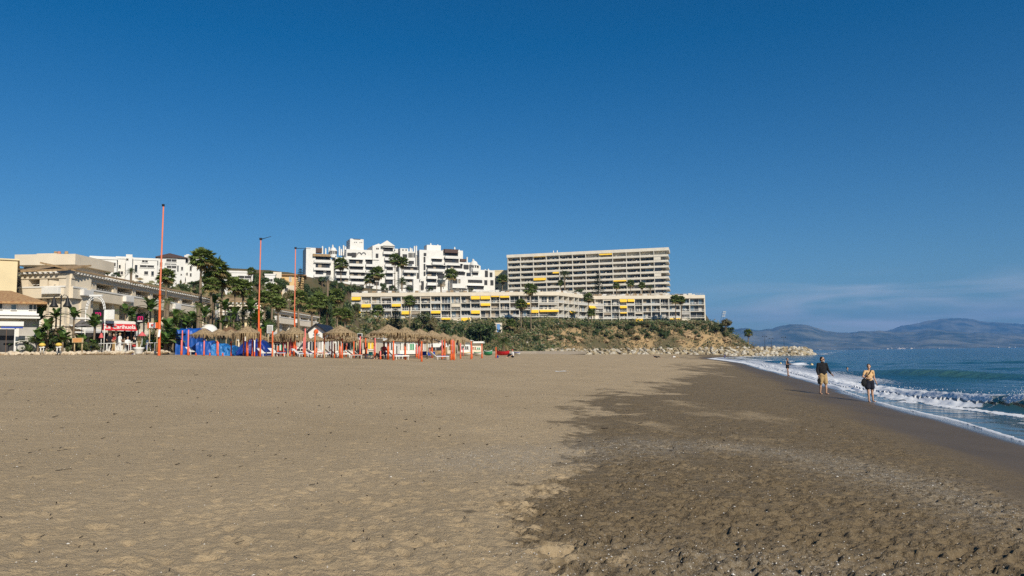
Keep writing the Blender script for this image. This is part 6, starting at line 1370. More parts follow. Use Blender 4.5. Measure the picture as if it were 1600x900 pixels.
# white arch with a plain panel, pink-lettered signs
def text_mesh(txt, size, m, name, parent, loc, rot=(math.pi/2, 0, 0), ext=.01, shear=0):
    cu = bpy.data.curves.new(name, 'FONT'); cu.body = txt; cu.size = size; cu.extrude = ext; cu.align_x = 'CENTER'; cu.align_y = 'CENTER'; cu.shear = shear; cu.offset = size*.012
    t = bpy.data.objects.new(name+'_source', cu); C.objects.link(t); dg = bpy.context.evaluated_depsgraph_get(); me = bpy.data.meshes.new_from_object(t.evaluated_get(dg)); bpy.data.objects.remove(t)
    me.materials.clear(); me.materials.append(m); o = bpy.data.objects.new(name, me); C.objects.link(o); o.parent = parent; o.location = loc; o.rotation_euler = rot; return o
M_magenta = mat('magenta_paint', (.62, .02, .16), .5, .05, 2)
def psign(px0, px1, py0, py1, D, label):
    a = Xp(px0, D, 500); b = Xp(px1, D, 500); z0 = Zp(px0, py1, D); h = Zp(px0, py0, D)-z0; w = b-a; r = empty('sign', (a, D, z0), label=label, cat='sign', group='black signs with a magenta letter')
    s = MB(); s.box(0, w, 0, .12, 0, h); s.build('board', M_bk, r); text_mesh('m', h*.85, M_magenta, 'letter', r, (w*.52, -.02, h*.60)); s = MB(); s.box(w*.2, w*.75, -.02, -.003, h*.17, h*.27); s.build('underline', M_wp, r)
    s = MB()
    for q in (.2, .8): s.tube((w*q, .2, PZ-z0), (w*q, .2, h*.5), .05, n=6)
    s.build('post', M_bk, r)
psign(144.8, 161, 484, 500, 70, 'black square sign with a magenta letter m beside the blank white panel'); psign(212.3, 226, 490.5, 505, 74, 'black square sign with a magenta letter m over the red parasol')
D = 71; a = Xp(133, D, 490); k = D/F; ar = empty('arch_frame', (Xp(149, D, 490), D, PZ), label='white curved arch frame over a blank white panel before the hotel', cat='arch'); s = MB(); zc = Zp(149, 484, D)-PZ; R = 15.2*k
for rr in (R, R*.86):
    for q in range(14):
        t0, t1 = math.pi*q/14, math.pi*(q+1)/14; s.tube((rr*math.cos(t0), 0, zc+rr*1.45*math.sin(t0)), (rr*math.cos(t1), 0, zc+rr*1.45*math.sin(t1)), .045, n=6)
for q in (-R, R): s.tube((q, 0, 0), (q, 0, zc), .05, n=6)
s.build('arch', M_wp, ar); s = MB(); s.box(11*k, 28.5*k, .1, .2, Zp(165, 499, D)-PZ, Zp(165, 484, D)-PZ); s.build('panel', M_wp, ar); s = MB(); s.box(-.6, .6, -.1, .1, zc+R*1.36, zc+R*1.56); s.build('crest', M_wp, ar)
# restaurant front under the red lettered canopy
D = 72; RF, LR = facade_root(120, 71, 216, 76, PZ, 'beach_restaurant', 'beach restaurant with a white frame and a red canopy with white script lettering', 'restaurant', 520)
def rbox(px0, px1, y0, y1, off, th, m, name, **k): return on(RF, px0, px1, y0, y1, off, th, m, name, **k)
rbox(155, 219, 501.5, 506, -1.4, 3.0, M_wp, 'roof_edge'); rbox(170, 175, 516, 556, 0, .15, M_wp, 'pillar'); rbox(181, 183.5, 516, 556, 0, .15, M_wp, 'pillar'); rbox(211, 213, 505, 556, 0, .15, M_wp, 'pillar')
rbox(184, 211, 517.5, 535, .1, .1, mat('tinted_screen', (.012, .012, .018), .3), 'dark_window'); rbox(120, 170, 520, 556, .6, .1, M_dark, 'interior_shade'); rbox(175, 181, 517, 556, .4, .1, M_brownf, 'door'); rbox(184, 211, 535, 549, .05, .12, M_white, 'counter'); rbox(184, 211, 549, 556, .25, .1, M_navy, 'lower_panel')  # near-black sheet carries the gloom inside the terrace
rbox(118, 136, 511, 514, -.5, .3, M_wp, 'beam'); rbox(118, 134, 518, 520, -.5, .3, M_wp, 'beam'); rbox(119, 150, 496, 499, -.2, 1.0, M_white, 'beam')
can = MB(); x0, _ = plane_x(RF, 158, 510, -1.8); x1, _ = plane_x(RF, 214, 510, -1.8); zt = plane_z(RF, 186, 506.3, -1.2); zb_ = plane_z(RF, 186, 516.5, -1.8)
can.hexa([(x0, -1.9, zb_), (x1, -1.9, zb_), (x1, -1.86, zb_), (x0, -1.86, zb_)], [(x0+.3, -1.45, zt), (x1, -1.45, zt), (x1, -1.41, zt), (x0+.3, -1.41, zt)]); can.build('red_canopy', mat('red_canvas', (.55, .03, .04), .8, .12, 3), RF)
sl = math.atan2(.45, zt-zb_); tx = text_mesh('La Carihuela', 1.02*(zt-zb_), M_wp, 'lettering', RF, ((x0+x1)/2+.1, -1.71, (zt+zb_)/2+.02), (math.pi/2-sl, 0, 0), .01, .35)
tx.scale = ((x1-x0)*.86/max(.1, tx.dimensions.x), 1, 1)
M_wind = mat('windbreak_canvas', (.62, .60, .50), .8)
s = MB(); D = 67; a = Xp(189, D); s.poly([(0, 0, 0), (1.75, 0, 0), (1.75, 0, .95), (.95, 0, .95)]); s.poly([(1.75, .04, 0), (0, .04, 0), (.95, .04, .95), (1.75, .04, .95)]); s.poly([(.95, 0, .95), (1.75, 0, .95), (1.75, .04, .95), (.95, .04, .95)]); s.poly([(0, 0, 0), (.95, 0, .95), (.95, .04, .95), (0, .04, 0)]); s.build('windbreak', M_wind, None, loc=(a, D, PZ), label='slanted cream windbreak before the restaurant window', cat='windbreak')
# parasols of the terrace
M_redp = mat('red_canvas_worn', (.62, .12, .12), .8, .1, 2)
for (px, pyt, pyb, D, wpx, m, lb) in ((157, 517, 528, 68, 7, M_redp, 'folded-down red parasol behind the young banana plant'), (221, 518, 525, 68, 12, M_redp, 'small red parasol beside the planter bowl shrub'), (126, 499, 511, 69, 28, mat('grey_canvas', (.14, .13, .13), .85), 'wide dark grey parasol canopy at the terrace edge')):
    x = Xp(px, D); r = empty('parasol', (x, D, PZ), label=lb, cat='parasol'); z1 = Zp(px, pyt, D)-PZ; z0 = Zp(px, pyb, D)-PZ; R = wpx*D/F/2
    s = MB(); s.lathe([(.03, z1), (R*.5, z0+(z1-z0)*.55), (R, z0+.04), (R, z0), (R*.5, z0+(z1-z0)*.5), (.02, z1-.08)], (0, 0, 0), 8, sm=False); s.build('canopy', m, r); s = MB(); s.tube((0, 0, 0), (0, 0, z1), .03, n=6); s.build('pole', M_wp, r)
# orange framed sign by the tallest mast, wooden board, blank board, little kiosk
def board(px0, px1, py0, py1, D, mframe, mface, label, inner=None, name='sign'):
    a = Xp(px0, D, 520); b = Xp(px1, D, 520); z0 = Zp(px0, py1, D); h = Zp(px0, py0, D)-z0; w = b-a; r = empty(name, (a, D, z0), label=label, cat='sign'); s = MB(); s.box(0, w, 0, .1, 0, h); s.build('frame', mframe, r); s = MB(); s.box(w*.10, w*.90, -.02, -.003, h*.08, h*.92) if inner is None else s.box(w*inner[0], w*inner[1], -.02, -.003, h*.04, h*.96); s.build('face', mface, r)
    s = MB()
    for q in (.15, .85): s.tube((w*q, .15, PZ-z0), (w*q, .15, h*.4), .05, n=6)
    s.build('post', M_woodp, r); return r, w, h
r, w, h = board(230, 247, 504, 513, 66, M_or, M_wp, 'orange framed sign with a white face and a small red and black emblem', (.16, .74))
s = MB(); s.lathe([(.01, 0), (h*.22, 0), (h*.24, .01), (.01, .012)], (0, 0, 0), 14); q = s.build('emblem', M_redp, r, loc=(w*.44, -.025, h*.52)); q.rotation_euler = (math.pi/2, 0, 0); s = MB(); s.box(w*.28, w*.62, -.03, -.022, h*.16, h*.24); s.box(w*.48, w*.62, -.04, -.031, h*.68, h*.76); s.build('emblem_bar', M_bk, r)
board(113, 130, 528, 535.5, 62, M_woodp, mat('orange_wood', (.55, .27, .10), .8), 'weathered wooden board in the planted bed before the restaurant'); board(417, 426, 508, 520.5, 72, M_wp, M_glassC, 'blank white board on posts between the masts')
board(558, 566, 521, 528, 70, M_wp, M_bk, 'small black and white sign between the two largest umbrellas')
# ------------------------------------------------------------------ beach huts and bars behind the umbrellas
def hut(px0, px1, pyt, D, dep, wallm, label, wins, roof=None, apex=None, roofm=None, pyb=556, cat='beach hut', name='beach_hut', awning=None):
    a = Xp(px0, D); b = Xp(px1, D); z0 = PZ if D > 70 else H(a, D); h = Zp((px0+px1)/2, pyt, D)-z0; L = b-a; r = empty(name, (a, D, z0), label=label, cat=cat, group='huts and bars behind the umbrellas')
    s = MB(); s.box(0, L, 0, dep, -.5, h); 
    if apex: z = Zp((px0+px1)/2, apex, D)-z0; s.poly([(0, 0, h), (L, 0, h), (L/2, 0, z)]); s.poly([(L, dep, h), (0, dep, h), (L/2, dep, z)])
    s.build('wall', wallm, r)
    if apex:
        s = MB(); o = .35; z = Zp((px0+px1)/2, apex, D)-z0; k = (z-h)/(L/2)
        for sg in (0, 1):
            e = (-o, h-o*k) if not sg else (L+o, h-o*k); s.hexa([(e[0], -.4, e[1]), (L/2, -.4, z), (L/2, dep+.2, z), (e[0], dep+.2, e[1])], [(e[0], -.4, e[1]+.16), (L/2, -.4, z+.16), (L/2, dep+.2, z+.16), (e[0], dep+.2, e[1]+.16)])
        s.build('roof', roofm or M_dark, r)
    elif roofm: s = MB(); s.box(-.3, L+.3, -.5, dep+.2, h-.02, h+.22); s.build('roof', roofm, r)
    for (x0, x1, y0, y1, m) in wins:
        xa = Xp(x0, D)-a; xb = Xp(x1, D)-a; za = Zp(x0, y1, D)-z0; zc = Zp(x0, y0, D)-z0; s = MB(); s.box(xa, xb, -.05, -.004, max(.02, za), zc); fw = .06; s.box(xa-fw, xa, -.09, -.004, max(.02, za), zc, 1); s.box(xb, xb+fw, -.09, -.004, max(.02, za), zc, 1); s.box(xa-fw, xb+fw, -.09, -.004, zc, zc+fw, 1); s.box((xa+xb)/2-.03, (xa+xb)/2+.03, -.08, -.052, max(.02, za), zc, 1); s.build('door' if y1 > 552 else 'window', [m, M_wp], r)
    if awning: x0, x1, y0, y1, m = awning; xa = Xp(x0, D)-a; xb = Xp(x1, D)-a; zc = Zp(x0, y0, D)-z0; za = Zp(x0, y1, D)-z0; s = MB(); s.hexa([(xa, -1.3, za), (xb, -1.3, za), (xb, -.1, zc-.04), (xa, -.1, zc-.04)], [(xa, -1.3, za+.05), (xb, -1.3, za+.05), (xb, -.1, zc+.02), (xa, -.1, zc+.02)]); s.build('awning', m, r)
    return r
M_red = mat('dark_red_paint', (.30, .03, .035), .7, .15, 2); M_grn = mat('green_paint', (.04, .30, .14), .6, .1, 2)
g = hut(481, 507.5, 518, 84, 6, M_wp, 'white gabled hut with a dark roof edge and an orange round emblem on the gable', [(484, 491, 534, 555, M_glassA), (495, 503, 534, 555, M_glassC)], apex=507.5, roofm=M_bk)
s = MB(); k = 84/F; s.lathe([(.01, 0), (3.6*k, 0), (3.6*k, .05), (.01, .06)], (0, 0, 0), 18); q = s.build('emblem', M_or, g, loc=(12.8*k, -.06, Zp(494, 518, 84)-PZ)); q.rotation_euler = (math.pi/2, 0, 0); s = MB(); s.box(8*k, 18*k, -.08, -.004, Zp(494, 523.5, 84)-PZ, Zp(494, 522.6, 84)-PZ); s.build('lettering_band', M_bk, g)
hut(416, 446, 534, 80, 4, M_red, 'dark red open bar with posters behind the wooden post', [(419, 427, 539, 550, M_bushy), (429, 437, 537, 549, M_dark), (439, 445, 538, 551, M_grn)], roofm=M_thd)
hut(447, 481, 526, 86, 5, M_white, 'white hut with a dark red counter under the third mast', [(450, 459, 530, 542, M_glassC), (463, 472, 529, 542, M_glassC), (449, 460, 544, 555.5, M_red), (463, 476, 545, 555.5, M_dark)], roofm=M_wp)
hut(508, 534, 527, 88, 5, M_white, 'long white hut with tall narrow windows beside the gabled hut', [(510, 515, 532, 552, M_glassA), (518, 523, 532, 552, M_glassC), (526, 531, 532, 552, M_glassA)], roofm=M_wp)
hut(535, 560, 531, 80, 4, M_glassC, 'grey glazed bar front behind the two-tiered umbrella', [(537, 547, 536, 553, M_glassA), (549, 557, 536, 553, mat('green_glass', (.05, .12, .09), .2))], roofm=M_wp, awning=(536, 558, 527, 534, M_tiled))
hut(566, 588, 529, 78, 4, M_cream, 'cream kiosk with yellow posters and shelves', [(575, 584, 531, 545, M_awn), (568, 574, 534, 552, M_dark), (576, 586, 547, 555.5, M_wp)], roofm=M_wp)
hut(590, 618, 532, 90, 5, M_wp, 'white framed glazed hut behind the seated group', [(593, 602, 535, 552, M_glassA), (605, 609, 536, 552, M_glassC), (611, 616, 536, 553, M_dark)], roofm=M_wp)
hut(620, 652, 532, 94, 5, M_wp, 'white framed glazed hut with green doors under the tall umbrella', [(622, 627, 536, 554, M_dark), (630, 637, 537, 553, M_glassC), (641, 647, 537, 554, M_grn)], roofm=M_wp)
hut(653, 668, 533, 98, 4, M_glassC, 'narrow grey hut with a dark doorway beside the white car', [(656, 661, 536, 555, M_dark)], roofm=M_tiled)
hut(669, 698, 536, 112, 6, M_tiled, 'low hut with a broad rust red roof behind the white car', [(672, 690, 541, 553, M_dark)], roofm=M_red)
hut(699, 712, 534, 104, 4, M_cream, 'cream hut behind the cluster of orange posts', [(702, 709, 540, 552, M_bushy)], roofm=M_red)
hut(719, 734, 534, 100, 4, M_wp, 'white hut with square window openings near the end of the umbrella row', [(721, 725, 541, 546, M_dark), (727, 732, 541, 546, M_dark)], roofm=M_wp)
hut(735, 752.5, 536, 104, 4, M_cream, 'cream kiosk with a flat white roof at the sea end of the row', [(738, 744, 542, 553, M_tiled), (745.5, 750, 543, 553, M_grn)], roofm=M_wp)
# white car half seen between the posts
D = 100; r = empty('parked_car', (Xp(679, D), D, PZ), 0, label='white parked car half hidden behind the umbrella posts', cat='car'); s = MB()
pr = [(-1.7, .35), (-1.75, .8), (-1.3, .98), (-.8, 1.42), (.7, 1.45), (1.25, 1.0), (1.8, .85), (1.85, .38)]
s.poly([(x, -.8, z) for x, z in pr][::-1]); s.poly([(x, .8, z) for x, z in pr])
for i in range(len(pr)): a, b = pr[i], pr[(i+1) % len(pr)]; s.poly([(a[0], -.8, a[1]), (b[0], -.8, b[1]), (b[0], .8, b[1]), (a[0], .8, a[1])])
s.build('body', M_wp, r); s = MB(); s.poly([(-1.1, -.81, 1.0), (1.05, -.81, 1.0), (.6, -.81, 1.35), (-.75, -.81, 1.35)]); s.build('window', M_glassA, r)
for q in (-1.1, 1.15): s = MB(); s.tube((q, -.84, .33), (q, -.62, .33), .33, n=16); s.build('wheel', M_bk, r)
# boats
def boat(px0, px1, pyt, pyb, D, m, trim, label, name='rowing_boat'):
    a = Xp(px0, D); b = Xp(px1, D); z0 = Zp(px0, pyb, D); h = Zp(px0, pyt, D)-z0; L = b-a; r = empty(name, (a, D, z0), label=label, cat='boat'); s = MB(); n = 12; v = []
    for i in range(n+1):
        u = i/n; w = .62*math.sin(math.pi*min(.93, u*.85+.12))**.6; y = 0; kz = h*(.18*(2*u-1)**2); lift = h*.25*abs(2*u-1)**3
        s.v += [(L*u, .6-w, h+kz), (L*u, .6-w*.75, h*.45+lift), (L*u, .6, lift), (L*u, .6+w*.75, h*.45+lift), (L*u, .6+w, h+kz)]
    for i in range(n):
        for j in range(4): q = i*5+j; s.f.append((q, q+1, q+6, q+5)); s.m.append(0); s.sm.append(True)
    s.poly([s.v[j] for j in range(5)]); s.poly([s.v[n*5+j] for j in range(5)][::-1]); s.build('hull', m, r)
    s = MB()
    for i in range(n):
        for j in (0, 4): pass
    for e in (0, 4): s.chain([(L*i/n, .6+(-1 if e == 0 else 1)*.62*math.sin(math.pi*min(.93, i/n*.85+.12))**.6, h+h*.18*(2*i/n-1)**2+.01) for i in range(n+1)], [.035]*(n+1), 6)
    s.build('gunwale', trim, r); s = MB(); s.box(L*.3, L*.36, .1, 1.1, h*.8, h*.86); s.box(L*.62, L*.68, .1, 1.1, h*.8, h*.86); s.build('seat', M_woodp, r); return r
boat(776, 796, 549.2, 555.5, 92, mat('red_hull', (.55, .02, .03), .4), M_red, 'red rowing boat drawn up behind the crouching person')
boat(756, 769, 549, 555.5, 98, M_grn, M_wp, 'green and white boat beside the last kiosk'); boat(740, 752, 551, 556, 94, M_wp, M_grn, 'white boat with a green rim under the last kiosk'); boat(803, 813, 551, 555.5, 96, M_wp, M_blue, 'small white and blue boat behind the crouching person'); boat(720, 735, 551.5, 556, 96, M_wp, M_awn, 'white boat with a yellow rim among the last posts')
# blue door and small stairs on the slope, street pillar
D = Dfor(779, 520); r = empty('slope_doorway', (Xp(775.5, D), D-1, Zp(779, 519, D)), label='white framed doorway with a blue door on the slope beside the great dark tree', cat='doorway'); k = D/F; s = MB(); s.box(-.5, 7.5*k+.5, 0, 2.5, -2, 14.5*k); s.build('wall', M_cream, r); s = MB(); s.box(.4, 6.4*k, -.06, -.004, 0, 12.5*k); s.build('door', mat('pale_blue_paint', (.14, .30, .58), .6), r)
# cliff foot promenade wall
D = 316; s = MB(); a = Xp(905, D); s.box(0, 60, 0, .4, 0, .9); s.build('retaining_wall', mat('straw_plaster', (.42, .32, .18), .9), None, loc=(a, 320.8, 3.0), label='low straw coloured wall running along the top of the breakwater', cat='wall')

# ------------------------------------------------------------------ people
M_skin = mat('skin', (.50, .30, .20), .55, .06, 8, spec=.35); M_skint = mat('tanned_skin', (.38, .21, .13), .55, .06, 8); M_hair = mat('dark_hair', (.025, .018, .014), .6, .2, 20); M_hairg = mat('grey_hair', (.35, .33, .31), .7, .2, 20)
M_blk = mat('black_cloth', (.012, .012, .014), .9, .2, 6); M_khaki = mat('khaki_cloth', (.42, .29, .14), .9, .14, 6, .3, 25); M_sand_c = mat('apricot_cloth', (.62, .40, .20), .9, .08, 6); M_whitec = mat('white_cloth', (.75, .74, .72), .9, .06, 6); M_redc = mat('red_cloth', (.45, .05, .05), .9, .1, 6); M_eye = mat('eye_dark', (.02, .015, .012), .3)
def caps(segs):
    """tapered capsules merged into one closed skin by a fine voxel remesh"""
    s = MB()
    for seg in segs:
        if seg[0] == 'e': _, c, r = seg[:3]; s.ell(c, r, 16, rot=seg[3] if len(seg) > 3 else None); continue
        p0, a, p1, b = seg; p0 = Vector(p0); p1 = Vector(p1); s.tube(p0, p1, a, b, n=14); s.ell(p0, (a, a, a), 14); s.ell(p1, (b, b, b), 14)
    return s
def skin_obj(name, segs, m, parent, vox=.010, smooth=2):
    o = caps(segs).build(name, m, parent); md = o.modifiers.new('remesh', 'REMESH'); md.mode = 'VOXEL'; md.voxel_size = vox; md.use_smooth_shade = True
    if smooth: sm = o.modifiers.new('smooth', 'SMOOTH'); sm.iterations = smooth; sm.factor = .5
    return o
def hand(segs, w, d, sidev, s=1.0, grip=False):
    d = Vector(d).normalized(); w = Vector(w); sv = Vector(sidev).normalized(); n = d.cross(sv); pc = w+d*.055*s
    segs.append((w, .024*s, w+d*.05*s+sv*.012*s, .026*s)); segs.append((w, .024*s, w+d*.05*s-sv*.014*s, .024*s)); 
    for k, ln in enumerate((.070, .082, .076, .058)):
        b = w+d*.075*s+sv*(.030-.020*k)*s; c = d+n*(.35 if not grip else 1.2); m_ = b+(d+n*(.12 if not grip else .6)).normalized()*ln*.5*s; e = m_+c.normalized()*ln*.5*s; segs.append((b, .0100*s, m_, .0092*s)); segs.append((m_, .0092*s, e, .0075*s))
    b = w+d*.02*s+sv*.026*s; m_ = b+(sv*.8+d*.7).normalized()*.035*s; segs.append((b, .0125*s, m_, .0105*s)); segs.append((m_, .0105*s, m_+(d+sv*.25+n*.2).normalized()*.032*s, .0085*s))
def head(segs, hc, yaw, s=1.0):
    R = Matrix.Rotation(yaw, 3, 'Z'); P = lambda x, y, z: Vector(hc)+R@Vector((x, y, z))*s
    segs.append(('e', P(0, .015, .02), (.076*s, .094*s, .105*s), R)); segs.append(('e', P(0, -.025, -.055), (.056*s, .068*s, .062*s), R)); segs.append((P(0, -.085, .012), .012*s, P(0, -.112, -.022), .016*s))
    for q in (-1, 1): segs.append(('e', P(q*.078, .01, -.005), (.012*s, .022*s, .032*s), R))
    return P
def face(P, root, s=1.0, lip=True):
    for q in (-1, 1):
        m = MB(); c = P(q*.032, -.078, .018); m.ell(c, (.013*s, .010*s, .009*s), 8); m.build('eye', M_eye, root)
    m = MB(); c = P(0, -.088, -.062); m.ell(c, (.024*s, .010*s, .006*s), 8); m.build('mouth', mat('lips', (.35, .13, .11), .5), root)
def person(px, pyf, D, yaw, label, kind, hgt):
    x = Xp(px, D, pyf); z = H(x, D)+.0; z = max(z, -.02)
    r = empty('person', (x, D, z), yaw, label=label, cat='person'); s = hgt/1.75; V = lambda a, b, c: Vector((a*s, b*s, c*s)); return r, s, V
# man in black shirt and khaki shorts, walking towards us, sandals in his hand (front of the body is -y)
r, s, V = person(1287, 614, Dperson := 36.2, rad(8), 'bearded person in a black shirt and khaki shorts walking barefoot, sandals in one hand', 'm', 1.78)
hipL, hipR = V(.095, 0, .92), V(-.095, 0, .92); knL, knR = V(.12, -.04, .50), V(-.11, .03, .50); anL, anR = V(.125, -.02, .085), V(-.12, .09, .09)
shL, shR = V(.205, .01, 1.43), V(-.205, .01, 1.43); elL, elR = V(.31, .05, 1.16), V(-.265, .02, 1.14); wrL, wrR = V(.43, -.02, .95), V(-.26, -.06, .90)
b = [(V(0, 0, .95), .15*s, V(0, .01, 1.15), .125*s), (V(0, .01, 1.15), .125*s, V(0, .01, 1.31), .115*s), (shL, .065*s, shR, .065*s), (V(0, .01, 1.42), .07*s, V(0, -.01, 1.56), .055*s)]
for h, k, a, toe in ((hipL, knL, anL, V(.15, -.15, .03)), (hipR, knR, anR, V(-.135, -.06, .03))):
    b += [(h, .085*s, k, .055*s), (k, .055*s, k.lerp(a, .35)+V(0, .015, 0), .056*s), (k.lerp(a, .35), .054*s, a, .036*s), (a-V(0, -.03, .04), .034*s, toe, .026*s), (a, .036*s, a+V(0, .03, -.05), .034*s)]
    for q in range(5): t = toe+V((q-2)*.016, -.02-.008*(2-abs(q-1)), -.006); b.append((toe+V((q-2)*.013, 0, 0), .012*s, t, .010*s))
for sh, el, wr in ((shL, elL, wrL), (shR, elR, wrR)): b += [(sh, .055*s, el, .042*s), (el, .042*s, wr, .027*s)]
hand(b, wrL, V(.12, -.05, -.13), V(0, -1, .3), s); hand(b, wrR, V(0, -.04, -.14), V(0, -1, 0), s, True)
P = head(b, V(.015, -.015, 1.655), rad(24), s*1.02); skin_obj('body', b, M_skin, r); face(P, r, s)
skin_obj('shirt', [(V(0, 0, .985), .165*s, V(0, .0, 1.12), .165*s), (V(0, 0, 1.12), .165*s, V(0, .01, 1.30), .150*s), (V(.085, .01, .93), .125*s, V(.09, 0, 1.27), .115*s), (V(-.085, .01, .93), .125*s, V(-.09, 0, 1.27), .115*s), (shL, .070*s, shR, .070*s), (shL, .070*s, elL, .058*s), (shR, .070*s, elR, .058*s), (elL, .062*s, elL.lerp(wrL, .82), .045*s), (elR, .062*s, elR.lerp(wrR, .82), .045*s), (V(0, .01, 1.46), .085*s, V(0, 0, 1.52), .068*s)], M_blk, r, .012)
skin_obj('shorts', [(V(.07, 0, .92), .135*s, V(.11, -.035, .56), .108*s), (V(-.07, 0, .92), .135*s, V(-.115, .025, .56), .108*s), (V(.06, 0, .93), .15*s, V(-.06, 0, .93), .15*s)], M_khaki, r, .012)
skin_obj('hair', [('e', P(0, .035, .045), (.088*s, .098*s, .095*s), Matrix.Rotation(rad(24), 3, 'Z')), ('e', P(0, .07, -.01), (.080*s, .06*s, .09*s), Matrix.Rotation(rad(24), 3, 'Z'))], M_hair, r, .01)
skin_obj('beard', [('e', P(0, -.055, -.09), (.052*s, .045*s, .05*s))], M_hairg, r, .01)
m = MB()
for q in (-1, 1): c = P(q*.034, -.092, .020); m.ell(c, (.026*s, .010*s, .019*s), 8)
m.build('sunglasses', M_blk, r)
sn = empty('sandals', Vector(r.location)+Matrix.Rotation(rad(8), 3, 'Z')@(wrR+V(-.02, -.07, -.14)), label='dark sandals dangling from the hand of the bearded person', cat='sandals')
for q in (-.03, .035):
    m = MB(); m.box(q-.02, q+.02, -.05, .05, -.27, .0); m.box(q-.035, q+.035, -.06, .06, -.15, -.10); m.build('sandal', M_blk, sn)
# woman with a black shoulder bag
r, s, V = person(1360, 624, 32.2, rad(-4), 'barefoot person in an apricot top and dark shorts carrying a black shoulder bag', 'w', 1.64)
r.location.z = max(r.location.z, .02)
hipL, hipR = V(.09, 0, .90), V(-.09, 0, .90); knL, knR = V(.12, .06, .49), V(-.08, -.03, .49); anL, anR = V(.16, .10, .085), V(-.07, -.02, .085)
shL, shR = V(.18, .0, 1.40), V(-.18, .0, 1.40); elL, elR = V(.235, .04, 1.12), V(-.30, -.04, 1.17); wrL, wrR = V(.30, -.02, .87), V(-.10, -.16, 1.08)
b = [(V(0, 0, .93), .14*s, V(0, .0, 1.12), .115*s), (V(0, .0, 1.12), .112*s, V(0, .0, 1.28), .105*s), (shL, .055*s, shR, .055*s), (V(0, .01, 1.40), .06*s, V(0, -.01, 1.54), .048*s)]
for h, k, a, toe in ((hipL, knL, anL, V(.20, -.02, .03)), (hipR, knR, anR, V(-.085, -.15, .03))):
    b += [(h, .09*s, k, .055*s), (k, .055*s, k.lerp(a, .35)+V(0, .015, 0), .052*s), (k.lerp(a, .35), .05*s, a, .034*s), (a-V(0, -.03, .04), .032*s, toe, .024*s), (a, .034*s, a+V(0, .03, -.05), .032*s)]
    for q in range(5): t = toe+V((q-2)*.015, -.02-.008*(2-abs(q-1)), -.006); b.append((toe+V((q-2)*.012, 0, 0), .011*s, t, .010*s))
for sh, el, wr in ((shL, elL, wrL), (shR, elR, wrR)): b += [(sh, .048*s, el, .038*s), (el, .038*s, wr, .024*s)]
hand(b, wrL, V(.04, -.03, -.14), V(0, -1, 0), s*.92); hand(b, wrR, V(.13, -.03, .0), V(0, 0, 1), s*.92)
P = head(b, V(0, -.015, 1.625), rad(-22), s); skin_obj('body', b, M_skin, r); face(P, r, s)
skin_obj('top', [(V(0, 0, 1.03), .145*s, V(0, 0, 1.15), .135*s), (V(.06, 0, 1.0), .11*s, V(-.06, 0, 1.0), .11*s), (V(0, 0, 1.15), .135*s, V(0, 0, 1.28), .130*s), (V(.06, -.03, 1.22), .10*s, V(-.06, -.03, 1.22), .10*s), (shL, .060*s, shR, .060*s), (shL, .060*s, shL.lerp(elL, .55), .054*s), (shR, .060*s, shR.lerp(elR, .55), .058*s)], M_sand_c, r, .012)
skin_obj('shorts', [(V(.07, 0, .92), .135*s, V(.115, .03, .68), .122*s), (V(-.07, 0, .92), .135*s, V(-.105, -.02, .68), .122*s), (V(.06, 0, .93), .145*s, V(-.06, 0, .93), .145*s)], mat('navy_cloth', (.014, .016, .028), .9, .2, 5), r, .012)
skin_obj('hair', [('e', P(0, .03, .05), (.085*s, .092*s, .088*s), Matrix.Rotation(rad(-22), 3, 'Z')), ('e', P(0, .075, .03), (.055*s, .05*s, .06*s))], M_hair, r, .01)
bg_ = empty('shoulder_bag', Vector(r.location)+V(-.25, -.02, .88), label='black shoulder bag hanging at the hip of the person in the apricot top', cat='bag'); skin_obj('bag_body', [('e', (0, 0, 0), (.14, .075, .17)), ('e', (0, 0, .06), (.12, .06, .14))], M_blk, bg_, .012)
m = MB(); m.chain([V(-.10+.0, -.0, .12), V(.05, -.15, .30), V(.20, -.155, .44), V(.33, -.07, .60), V(.36, .02, .60), V(.25, .13, .42), V(.05, .12, .2), V(-.03, .05, .12)], [.014]*8, 6); m.build('strap', M_blk, bg_)
# far bather, back three quarters, standing in the foam
r, s, V = person(1231, 585, 68, rad(40), 'distant barefoot person in black standing in the foam, looking at their hands', 'w', 1.62)
r.location.z = .0
b = [(V(0, 0, .93), .14*s, V(0, 0, 1.3), .12*s), (V(.17, 0, 1.38), .055*s, V(-.17, 0, 1.38), .055*s), (V(0, 0, 1.38), .06*s, V(0, -.02, 1.54), .05*s)]
for q, o in ((1, .05), (-1, -.08)): b += [(V(q*.09, 0, .9), .09*s, V(q*.11, o, .48), .055*s), (V(q*.11, o, .48), .055*s, V(q*.13, o*2, .06), .036*s), (V(q*.13, o*2, .05), .034*s, V(q*.14, o*2-.14, .02), .026*s), (V(q*.17, 0, 1.38), .05*s, V(q*.20, -.02, 1.12), .04*s), (V(q*.20, -.02, 1.12), .04*s, V(q*.08, -.24, 1.12), .027*s)]; hand(b, V(q*.08, -.24, 1.12), V(0, -.1, .02), V(0, 0, 1), s)
P = head(b, V(0, -.03, 1.62), 0, s); skin_obj('body', b, M_skint, r, .013); face(P, r, s)
skin_obj('swimsuit', [(V(0, 0, .90), .165*s, V(0, 0, 1.15), .145*s), (V(0, 0, 1.15), .145*s, V(0, 0, 1.34), .14*s), (V(.14, 0, 1.36), .07*s, V(-.14, 0, 1.36), .07*s), (V(.08, 0, .9), .125*s, V(.09, 0, .80), .12*s), (V(-.08, 0, .9), .125*s, V(-.09, 0, .80), .12*s)], M_blk, r, .014)
skin_obj('hair', [('e', P(0, .03, .04), (.088*s, .095*s, .095*s))], mat('brown_hair', (.10, .05, .025), .6), r, .012)
